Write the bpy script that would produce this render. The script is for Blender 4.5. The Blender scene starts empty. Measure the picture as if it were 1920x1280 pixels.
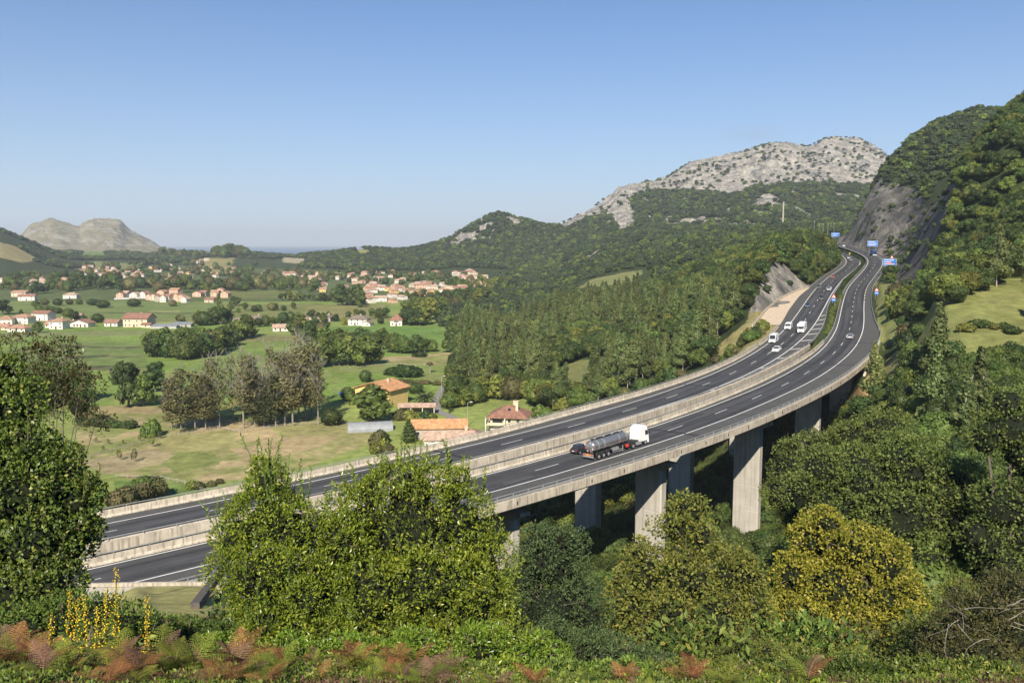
import bpy, bmesh, math, random
import numpy as np
from mathutils import Vector, Matrix

# ------------------------------------------------------------------ camera, sky, sun, exposure
SC = bpy.context.scene
COL = SC.collection
F = 1628.0; HZ = 457.0
PITCH = math.atan((640 - HZ) / F)
cd = bpy.data.cameras.new('camera'); cam = bpy.data.objects.new('camera', cd); COL.objects.link(cam)
cd.sensor_width = 36.0; cd.lens = 36.0 * F / 1920.0
cd.clip_start = 0.2; cd.clip_end = 120000
cam.location = (0, 0, 0); cam.rotation_euler = (math.radians(90) - PITCH, 0, 0)
SC.camera = cam

SUN_EL = math.radians(37)
SUN_AZ = math.radians(188)          # compass style: 0 = +Y (the way the camera looks), clockwise; the sun stands behind the camera
w = bpy.data.worlds.new('World'); SC.world = w; w.use_nodes = True
nt = w.node_tree; nt.nodes.clear()
sky = nt.nodes.new('ShaderNodeTexSky'); sky.sky_type = 'NISHITA'; sky.sun_disc = False
sky.sun_elevation = SUN_EL; sky.sun_rotation = SUN_AZ
sky.altitude = 150; sky.air_density = 1.0; sky.dust_density = 0.6; sky.ozone_density = 2.2
bg = nt.nodes.new('ShaderNodeBackground'); bg.inputs['Strength'].default_value = 0.06
wo = nt.nodes.new('ShaderNodeOutputWorld')
# pale lilac haze low over the horizon and one faint wisp of cloud
wtc = nt.nodes.new('ShaderNodeTexCoord'); sx = nt.nodes.new('ShaderNodeSeparateXYZ'); nt.links.new(wtc.outputs['Generated'], sx.inputs[0])
def wmath(op, a, b=None):
    q = nt.nodes.new('ShaderNodeMath'); q.operation = op
    for i, v in enumerate((a, b)):
        if v is None: continue
        if isinstance(v, (int, float)): q.inputs[i].default_value = v
        else: nt.links.new(v, q.inputs[i])
    return q.outputs[0]
lowf = wmath('MULTIPLY', wmath('POWER', 2.718, wmath('MULTIPLY', wmath('ABSOLUTE', sx.outputs[2]), -6.8)), 0.88)
tint = nt.nodes.new('ShaderNodeMix'); tint.data_type = 'RGBA'; tint.blend_type = 'MULTIPLY'; tint.inputs['Factor'].default_value = 1.0
tint.inputs['B'].default_value = (0.31, 0.76, 1.22, 1); nt.links.new(sky.outputs[0], tint.inputs['A'])
mxs = nt.nodes.new('ShaderNodeMix'); mxs.data_type = 'RGBA'; nt.links.new(lowf, mxs.inputs['Factor'])
nt.links.new(tint.outputs['Result'], mxs.inputs['A']); mxs.inputs['B'].default_value = (8.8, 9.8, 11.2, 1)
cdir = nt.nodes.new('ShaderNodeVectorMath'); cdir.operation = 'DISTANCE'; cmap = nt.nodes.new('ShaderNodeMapping'); cmap.inputs['Scale'].default_value = (1, 1, 3.2)
nt.links.new(wtc.outputs['Generated'], cmap.inputs[0]); nt.links.new(cmap.outputs[0], cdir.inputs[0]); cv = Vector((0.258, 0.955, 0.118)).normalized(); cdir.inputs[1].default_value = (cv.x, cv.y, cv.z * 3.2)
cnz = nt.nodes.new('ShaderNodeTexNoise'); cnz.inputs['Scale'].default_value = 26; cnz.inputs['Detail'].default_value = 5; nt.links.new(cmap.outputs[0], cnz.inputs['Vector'])
cfac = wmath('MULTIPLY', wmath('MAXIMUM', wmath('SUBTRACT', 1.0, wmath('MULTIPLY', cdir.outputs['Value'], 24.0)), 0.0), wmath('MULTIPLY', cnz.outputs['Fac'], 0.5))
mxc = nt.nodes.new('ShaderNodeMix'); mxc.data_type = 'RGBA'; nt.links.new(cfac, mxc.inputs['Factor']); nt.links.new(mxs.outputs['Result'], mxc.inputs['A']); mxc.inputs['B'].default_value = (4.6, 4.6, 6.0, 1)
nt.links.new(mxc.outputs['Result'], bg.inputs[0]); nt.links.new(bg.outputs[0], wo.inputs[0])
sl = bpy.data.lights.new('sun', 'SUN'); sl.energy = 5.0; sl.angle = math.radians(0.55); sl.color = (1.0, 0.91, 0.76)
so = bpy.data.objects.new('sun', sl); COL.objects.link(so)
sdir = Vector((math.sin(SUN_AZ) * math.cos(SUN_EL), math.cos(SUN_AZ) * math.cos(SUN_EL), math.sin(SUN_EL)))
so.rotation_euler = sdir.to_track_quat('Z', 'Y').to_euler()
SC.view_settings.view_transform = 'Standard'; SC.view_settings.look = 'None'
SC.view_settings.exposure = 0.56; SC.view_settings.gamma = 1.0; SC.view_settings.use_curve_mapping = False
SC.cycles.max_bounces = 5; SC.cycles.diffuse_bounces = 2; SC.cycles.glossy_bounces = 2
SC.cycles.transmission_bounces = 3; SC.cycles.transparent_max_bounces = 6; SC.cycles.volume_bounces = 0
SC.cycles.caustics_reflective = False; SC.cycles.caustics_refractive = False
SC.cycles.use_adaptive_sampling = True; SC.cycles.adaptive_threshold = 0.02
SC.cycles.use_denoising = True

R = random.Random(7)
NR = np.random.default_rng(11)

# ------------------------------------------------------------------ helpers
def tag(o, label=None, cat=None, group=None, kind=None):
    if label: o['label'] = label
    if cat: o['category'] = cat
    if group: o['group'] = group
    if kind: o['kind'] = kind
    return o

def empty(name, loc=(0, 0, 0), rz=0.0):
    o = bpy.data.objects.new(name, None); COL.objects.link(o)
    o.location = loc; o.rotation_euler = (0, 0, rz); o.empty_display_size = 0.5
    return o

def link(name, me, parent=None):
    o = bpy.data.objects.new(name, me); COL.objects.link(o)
    if parent is not None: o.parent = parent
    return o

def np_mesh(name, V, Fq, mats=(), smooth=False, uv=None, midx=None):
    """V (n,3); Fq (m,3) or (m,4) int arrays"""
    me = bpy.data.meshes.new(name)
    V = np.asarray(V, np.float32); Fq = np.asarray(Fq, np.int32)
    k = Fq.shape[1]
    me.vertices.add(len(V)); me.vertices.foreach_set('co', V.ravel())
    me.loops.add(Fq.size); me.loops.foreach_set('vertex_index', Fq.ravel())
    me.polygons.add(len(Fq)); me.polygons.foreach_set('loop_start', np.arange(0, Fq.size, k, dtype=np.int32))
    if uv is not None:
        l = me.uv_layers.new(name='UVMap'); l.data.foreach_set('uv', np.asarray(uv, np.float32)[Fq.ravel()].ravel())
    for m in mats: me.materials.append(m)
    if midx is not None: me.polygons.foreach_set('material_index', np.asarray(midx, np.int32))
    me.polygons.foreach_set('use_smooth', np.full(len(Fq), smooth, dtype=bool))
    me.update(calc_edges=True)
    return me

class MB:
    """collects boxes, prisms, tubes and builds them as one mesh object"""
    def __init__(s): s.v = []; s.f = []; s.m = []; s.cur = 0
    def add(s, V, Fs):
        n = len(s.v); s.v += [tuple(p) for p in V]
        for f in Fs: s.f.append(tuple(i + n for i in f)); s.m.append(s.cur)
    def box(s, c, d, rz=0.0, rx=0.0, ry=0.0):
        x, y, z = d[0] / 2, d[1] / 2, d[2] / 2
        M = Matrix.Translation(c) @ Matrix.Rotation(rz, 4, 'Z') @ Matrix.Rotation(ry, 4, 'Y') @ Matrix.Rotation(rx, 4, 'X')
        V = [M @ Vector(p) for p in ((-x, -y, -z), (x, -y, -z), (x, y, -z), (-x, y, -z), (-x, -y, z), (x, -y, z), (x, y, z), (-x, y, z))]
        s.add(V, [(0, 3, 2, 1), (4, 5, 6, 7), (0, 1, 5, 4), (1, 2, 6, 5), (2, 3, 7, 6), (3, 0, 4, 7)]); return s
    def tube(s, p, q, r, r2=None, n=8, cap=True):
        p = Vector(p); q = Vector(q); r2 = r if r2 is None else r2
        d = (q - p).normalized(); a = d.orthogonal().normalized(); b = d.cross(a)
        V = []
        for (c, rr) in ((p, r), (q, r2)):
            for i in range(n):
                t = 2 * math.pi * i / n; V.append(c + (a * math.cos(t) + b * math.sin(t)) * rr)
        Fs = [(i, (i + 1) % n, n + (i + 1) % n, n + i) for i in range(n)]
        if cap: Fs += [tuple(range(n))[::-1], tuple(range(n, 2 * n))]
        s.add(V, Fs); return s
    def poly(s, P, h):
        """prism: polygon P (list of 3D points) extruded by vector h"""
        n = len(P); h = Vector(h); V = [Vector(p) for p in P] + [Vector(p) + h for p in P]
        Fs = [(i, (i + 1) % n, n + (i + 1) % n, n + i) for i in range(n)] + [tuple(range(n))[::-1], tuple(range(n, 2 * n))]
        s.add(V, Fs); return s
    def faces(s, V, Fs): s.add(V, Fs); return s
    def mesh(s, name, mats, smooth=False, bevel=0.0):
        me = bpy.data.meshes.new(name); me.from_pydata([tuple(v) for v in s.v], [], s.f)
        for m in (mats if isinstance(mats, (list, tuple)) else [mats]): me.materials.append(m)
        for p, k in zip(me.polygons, s.m): p.material_index = k; p.use_smooth = smooth
        bm = bmesh.new(); bm.from_mesh(me); bmesh.ops.recalc_face_normals(bm, faces=bm.faces)
        if bevel: bmesh.ops.bevel(bm, geom=bm.edges[:], offset=bevel, segments=1, affect='EDGES')
        bm.to_mesh(me); bm.free(); me.update()
        return me
    def build(s, name, mats, parent=None, **k): return link(name, s.mesh(name, mats, **k), parent)

def copy_tree(o, parent=None):
    c = o.copy(); COL.objects.link(c)
    if parent is not None:
        c.parent = parent; c.matrix_parent_inverse = o.matrix_parent_inverse.copy()
    for ch in list(o.children): copy_tree(ch, c)
    return c

def copy_thing(root):
    kids = {}
    c = root.copy(); COL.objects.link(c)
    for ch in KIDS[root.name]:
        a = ch.copy(); COL.objects.link(a); a.parent = c
        for g in KIDS.get(ch.name, ()):
            b = g.copy(); COL.objects.link(b); b.parent = a
    return c
KIDS = {}
def remember(root):
    """children table so that copying does not search all objects every time"""
    KIDS[root.name] = [o for o in root.children]
    for ch in KIDS[root.name]:
        k = [o for o in ch.children]
        if k: KIDS[ch.name] = k
    return root

# ------------------------------------------------------------------ materials
def mat(name, col, rough=0.8, var=0.15, scale=1.0, metal=0.0, spec=0.3, bump=0.0, bscale=None, col2=None, detail=4, c2=0.5, coord='Object'):
    m = bpy.data.materials.new(name); m.use_nodes = True; n = m.node_tree; p = n.nodes['Principled BSDF']
    p.inputs['Roughness'].default_value = rough; p.inputs['Metallic'].default_value = metal
    p.inputs['Specular IOR Level'].default_value = spec
    tc = n.nodes.new('ShaderNodeTexCoord')
    nz = n.nodes.new('ShaderNodeTexNoise'); nz.inputs['Scale'].default_value = scale; nz.inputs['Detail'].default_value = detail
    nz.inputs['Roughness'].default_value = 0.65
    n.links.new(tc.outputs[coord], nz.inputs['Vector'])
    cr = n.nodes.new('ShaderNodeValToRGB')
    a = [max(0, c * (1 - var)) for c in col]; b = [min(1, c * (1 + var)) for c in (col2 or col)]
    cr.color_ramp.elements[0].position = c2 - 0.18; cr.color_ramp.elements[0].color = (*a, 1)
    cr.color_ramp.elements[1].position = c2 + 0.18; cr.color_ramp.elements[1].color = (*b, 1)
    n.links.new(nz.outputs['Fac'], cr.inputs[0]); n.links.new(cr.outputs[0], p.inputs['Base Color'])
    if bump:
        nb = n.nodes.new('ShaderNodeTexNoise'); nb.inputs['Scale'].default_value = bscale or scale * 4; nb.inputs['Detail'].default_value = 6
        n.links.new(tc.outputs[coord], nb.inputs['Vector'])
        bp = n.nodes.new('ShaderNodeBump'); bp.inputs['Strength'].default_value = bump; bp.inputs['Distance'].default_value = 0.3
        n.links.new(nb.outputs['Fac'], bp.inputs['Height']); n.links.new(bp.outputs[0], p.inputs['Normal'])
    return m

def streak(m, amount=0.5, scale=(1.2, 1.2, 0.08), col=(0.10, 0.09, 0.075)):
    """vertical weather streaks on concrete"""
    n = m.node_tree; p = n.nodes['Principled BSDF']; src = p.inputs['Base Color'].links[0].from_socket
    tc = n.nodes.new('ShaderNodeTexCoord'); mp = n.nodes.new('ShaderNodeMapping'); mp.inputs['Scale'].default_value = scale
    nz = n.nodes.new('ShaderNodeTexNoise'); nz.inputs['Scale'].default_value = 2.2; nz.inputs['Detail'].default_value = 5
    n.links.new(tc.outputs['Object'], mp.inputs[0]); n.links.new(mp.outputs[0], nz.inputs['Vector'])
    cr = n.nodes.new('ShaderNodeValToRGB'); cr.color_ramp.elements[0].position = 0.48; cr.color_ramp.elements[1].position = 0.68
    cr.color_ramp.elements[1].color = (amount, amount, amount, 1)
    mx = n.nodes.new('ShaderNodeMix'); mx.data_type = 'RGBA'; mx.inputs['B'].default_value = (*col, 1)
    n.links.new(nz.outputs['Fac'], cr.inputs[0]); n.links.new(cr.outputs[0], mx.inputs['Factor'])
    n.links.new(src, mx.inputs['A']); n.links.new(mx.outputs['Result'], p.inputs['Base Color'])
    return m

def leaf_mat(name, dark, light, warm=None, wf=0.12, rough=0.55, trans=0.25, objvar=0.35, spec=0.25):
    """foliage: colour varies leaf clump by leaf clump and tree by tree"""
    m = bpy.data.materials.new(name); m.use_nodes = True; n = m.node_tree; p = n.nodes['Principled BSDF']
    p.inputs['Roughness'].default_value = rough; p.inputs['Specular IOR Level'].default_value = spec
    ge = n.nodes.new('ShaderNodeNewGeometry'); cr = n.nodes.new('ShaderNodeValToRGB')
    e = cr.color_ramp.elements; e[0].color = (*dark, 1); e[1].color = (*light, 1); e[0].position = 0.0; e[1].position = 0.85
    if warm:
        x = e.new(1 - wf); x.color = (*light, 1); y = e.new(1.0); y.color = (*warm, 1)
        e[-1].color = (*warm, 1)
    n.links.new(ge.outputs['Random Per Island'], cr.inputs[0])
    oi = n.nodes.new('ShaderNodeObjectInfo')
    hs = n.nodes.new('ShaderNodeHueSaturation')
    mr = n.nodes.new('ShaderNodeMapRange'); mr.inputs['To Min'].default_value = 1 - objvar; mr.inputs['To Max'].default_value = 1 + objvar
    mh = n.nodes.new('ShaderNodeMapRange'); mh.inputs['To Min'].default_value = 0.475; mh.inputs['To Max'].default_value = 0.515
    ml = n.nodes.new('ShaderNodeMath'); ml.operation = 'MULTIPLY'; ml.inputs[1].default_value = 7.31
    fr = n.nodes.new('ShaderNodeMath'); fr.operation = 'FRACT'
    n.links.new(oi.outputs['Random'], mr.inputs[0]); n.links.new(oi.outputs['Random'], ml.inputs[0]); n.links.new(ml.outputs[0], fr.inputs[0])
    n.links.new(fr.outputs[0], mh.inputs[0])
    n.links.new(cr.outputs[0], hs.inputs['Color']); n.links.new(mr.outputs[0], hs.inputs['Value']); n.links.new(mh.outputs[0], hs.inputs['Hue'])
    n.links.new(hs.outputs[0], p.inputs['Base Color'])
    if trans:
        tr = n.nodes.new('ShaderNodeBsdfTranslucent'); mx = n.nodes.new('ShaderNodeMixShader'); mx.inputs[0].default_value = trans
        n.links.new(hs.outputs[0], tr.inputs[0]); out = n.nodes['Material Output']
        n.links.new(p.outputs[0], mx.inputs[1]); n.links.new(tr.outputs[0], mx.inputs[2]); n.links.new(mx.outputs[0], out.inputs[0])
    return m

M_concrete = streak(mat('concrete', (0.40, 0.37, 0.32), 0.85, 0.15, 0.6, bump=0.15, bscale=8), 0.35)
M_parapet = streak(mat('parapet_concrete', (0.50, 0.44, 0.35), 0.85, 0.2, 0.5), 0.75, (1.5, 1.5, 0.12), (0.19, 0.16, 0.115))
M_pier = streak(mat('pier_concrete', (0.44, 0.41, 0.36), 0.85, 0.12, 0.35, bump=0.1, bscale=6), 0.30, (0.9, 0.9, 0.04))
M_white = mat('white_paint', (0.80, 0.78, 0.74), 0.6, 0.10, 3)
M_line = mat('road_paint', (0.72, 0.70, 0.66), 0.7, 0.12, 2.5)
M_galv = mat('galvanised_steel', (0.46, 0.46, 0.45), 0.45, 0.12, 2, metal=0.5)
M_dark = mat('dark_rubber', (0.018, 0.018, 0.02), 0.8, 0.2, 4)
M_gravel = mat('beige_gravel', (0.58, 0.46, 0.33), 0.95, 0.16, 0.8, bump=0.4, bscale=3)
M_wood = mat('weathered_timber', (0.13, 0.11, 0.095), 0.9, 0.3, 3, bump=0.3)
M_bark = mat('bark', (0.16, 0.13, 0.10), 0.95, 0.3, 3, bump=0.5, bscale=9)
M_palebark = mat('pale_bark', (0.36, 0.32, 0.26), 0.95, 0.3, 3, bump=0.4, bscale=9)

def asphalt():
    m = mat('asphalt', (0.060, 0.060, 0.062), 0.88, 0.16, 0.25, spec=0.25, bump=0.12, bscale=18)
    n = m.node_tree; p = n.nodes['Principled BSDF']; src = p.inputs['Base Color'].links[0].from_socket
    uv = n.nodes.new('ShaderNodeUVMap'); mp = n.nodes.new('ShaderNodeMapping'); mp.inputs['Scale'].default_value = (1.3, 0.02, 1)
    nz = n.nodes.new('ShaderNodeTexNoise'); nz.inputs['Scale'].default_value = 0.55; nz.inputs['Detail'].default_value = 3
    n.links.new(uv.outputs[0], mp.inputs[0]); n.links.new(mp.outputs[0], nz.inputs['Vector'])
    mr = n.nodes.new('ShaderNodeMapRange'); mr.inputs['From Min'].default_value = 0.35; mr.inputs['From Max'].default_value = 0.65
    mr.inputs['To Min'].default_value = 0.62; mr.inputs['To Max'].default_value = 1.48
    hs = n.nodes.new('ShaderNodeHueSaturation'); n.links.new(src, hs.inputs['Color']); n.links.new(nz.outputs['Fac'], mr.inputs[0])
    n.links.new(mr.outputs[0], hs.inputs['Value']); n.links.new(hs.outputs[0], p.inputs['Base Color'])
    return m
M_asphalt = asphalt()
M_joint = mat('bridge_joint', (0.02, 0.02, 0.024), 0.8, 0.2, 3)
M_asphalt2 = mat('newer_asphalt', (0.088, 0.086, 0.080), 0.9, 0.14, 0.5)

# ------------------------------------------------------------------ geometry of the view, used to read places off the photograph
CT = math.cos(PITCH); ST = math.sin(PITCH)
def at(px, py, Y):
    x = (px - 960) / F; y = -(py - 640) / F
    d = np.array([x, CT + y * ST, -ST + y * CT]); return d * (Y / d[1])
def project(P):
    P = np.atleast_2d(P); d = P[:, 1] * CT - P[:, 2] * ST; u = P[:, 1] * ST + P[:, 2] * CT
    return np.stack([960 + F * P[:, 0] / d, 640 - F * u / d, d], 1)

# ------------------------------------------------------------------ the two carriageways: dash line centres, one knot each 17 m
RL = [(-86.0,92.2,-39.36),(-70.9,100.1,-38.52),(-56.2,108.5,-37.71),(-41.9,117.7,-36.94),(-28.0,127.5,-36.20),(-14.5,137.8,-35.50),(-1.6,148.9,-34.85),(10.7,160.5,-34.25),(22.6,172.8,-33.71),(33.7,185.6,-33.19),(44.1,199.0,-32.66),(54.0,212.8,-32.09),(63.2,227.1,-31.45),(71.8,241.7,-30.72),(80.0,256.6,-29.87),(87.8,271.6,-28.89),(95.2,286.9,-27.80),(102.3,302.3,-26.63),(109.1,317.8,-25.39),(115.9,333.3,-24.12),(122.7,348.9,-22.82),(129.5,364.4,-21.51),(136.4,379.9,-20.18)]
RR = [(-78.2,71.6,-38.36),(-64.1,81.1,-37.88),(-50.2,90.8,-37.37),(-36.4,100.8,-36.85),(-22.8,111.0,-36.29),(-9.4,121.4,-35.72),(3.7,132.3,-35.11),(16.3,143.6,-34.46),(28.5,155.5,-33.81),(40.0,168.0,-33.18),(50.8,181.0,-32.58),(61.2,194.5,-32.03),(70.9,208.4,-31.47),(79.9,222.8,-30.87),(88.5,237.5,-30.21),(96.4,252.5,-29.50),(103.7,267.8,-28.76),(110.7,283.4,-28.00),(117.2,299.0,-27.25),(123.6,314.8,-26.52),(129.9,330.6,-25.82),(136.2,346.4,-25.16),(142.5,362.1,-24.52)]
def extend(K, far):
    K = [np.array(p) for p in K]; d = K[0] - K[1]
    K = [K[0] + d * i * 1.0 for i in (4, 3, 2, 1)] + K
    K += [at(*q) for q in far]
    K = np.array(K); s = np.r_[0, np.cumsum(np.linalg.norm(np.diff(K, axis=0), axis=1))]
    t = np.arange(0, s[-1], 4.25); P = np.stack([np.interp(t, s, K[:, i]) for i in range(3)], 1)
    # smooth the hand placed far half; the near half is kept as measured
    far0 = 26 * 4
    for _ in range(60):
        Q = P.copy(); Q[1:-1] = (P[:-2] + 2 * P[1:-1] + P[2:]) / 4
        wgt = np.clip((np.arange(len(P)) - far0 + 12) / 16.0, 0.04, 1)[:, None]; P = P * (1 - wgt) + Q * wgt
    return P
PL = extend(RL, [(1568, 519, 478), (1598, 500, 525), (1604, 490, 555), (1596, 481, 587), (1580, 473, 625), (1556, 466, 667), (1534, 459, 712), (1514, 451, 775), (1500, 445.5, 850), (1488, 442, 930)])
PR = extend(RR, [(1605.5, 539, 420), (1625, 517.5, 470), (1642, 497, 515), (1644.5, 487, 545), (1636, 479, 572), (1619, 473, 597), (1600, 466.5, 628), (1584, 461.5, 665), (1562, 454.5, 715), (1549, 448.5, 780), (1554, 444, 860), (1566, 441, 940)])
K0 = 10 * 4        # sample index of knot k = 0 (4 added + 6)
def station(P, k):
    """position, direction, right normal at dash number k (17 m apart)"""
    i = np.clip(K0 + k * 4.0, 0, len(P) - 2.001); a = int(i); q = i - a
    p = P[a] * (1 - q) + P[a + 1] * q; d = P[a + 1] - P[a]; d2 = np.array([d[0], d[1], 0]); d2 /= np.linalg.norm(d2)
    return p, d2, np.array([d2[1], -d2[0], 0.0])
XF = 0.038
def spot(P, k, wl, dz=0.0):
    p, d, n = station(P, k); fade = XF if k < 16 else XF * max(0, 1 - (k - 16) / 6)
    return p + n * wl + np.array([0, 0, fade * wl + dz])
def lateral(P, k0, k1, step=0.25): return np.arange(k0, k1 + 1e-6, step)
def ribbon(name, P, ks, wa, wb, dz, m, parent=None, kind=None):
    wa_ = wa if callable(wa) else (lambda k: wa); wb_ = wb if callable(wb) else (lambda k: wb)
    V = []; uv = []
    for k in ks:
        a, b = wa_(k), wb_(k)
        V += [spot(P, k, a, dz), spot(P, k, (a + b) / 2, dz), spot(P, k, b, dz)]; uv += [(a, k * 17), ((a + b) / 2, k * 17), (b, k * 17)]
    n = len(ks); Fs = [(3 * i + j, 3 * i + j + 1, 3 * i + j + 4, 3 * i + j + 3) for i in range(n - 1) for j in (0, 1)]
    o = link(name, np_mesh(name, V, Fs, [m], uv=uv), parent)
    if kind: o['kind'] = kind
    return o
def loft(P, ks, prof, mb=None):
    """sweep a closed section [(lateral, dz), ...] (numbers or functions of k) along the road"""
    mb = mb or MB(); n = len(prof); V = []
    for k in ks:
        for (a, z) in prof: V.append(spot(P, k, a(k) if callable(a) else a, z(k) if callable(z) else z))
    m = len(ks); Fs = [(i * n + j, i * n + (j + 1) % n, (i + 1) * n + (j + 1) % n, (i + 1) * n + j) for i in range(m - 1) for j in range(n)]
    Fs += [tuple(range(n))[::-1], tuple(range((m - 1) * n, m * n))]
    mb.add(V, Fs); return mb
KL1 = (len(PL) - 1 - K0) / 4.0 - 0.3; KR1 = (len(PR) - 1 - K0) / 4.0 - 0.3
def lb(k):   # left edge of the left carriageway
    return float(np.interp(k, [-10, -3.5, -2, 0, 1.8, 3, 4.5, 6.5, 8.4, 10.5, 12.6, 15, 17, 22, 40], [-7.6, -7.6, -6.8, -7.0, -7.9, -7.2, -6.4, -5.8, -6.0, -7.3, -8.5, -8.6, -7.5, -7.0, -7.0]))
def lm(k):   # its median edge
    return float(np.interp(k, [-10, 2, 6, 8.5, 10, 13, 18, 40], [5.4, 5.4, 6.6, 8.2, 7.6, 5.4, 5.2, 5.2]))
def rm(k): return float(np.interp(k, [-10, 1, 4, 6, 8, 10, 40], [-5.1, -5.1, -5.9, -6.3, -5.6, -5.4, -5.4]))
def rb(k): return float(np.interp(k, [-10, 10.3, 12.4, 15, 40], [9.6, 9.7, 7.7, 7.0, 7.2]))

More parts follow.
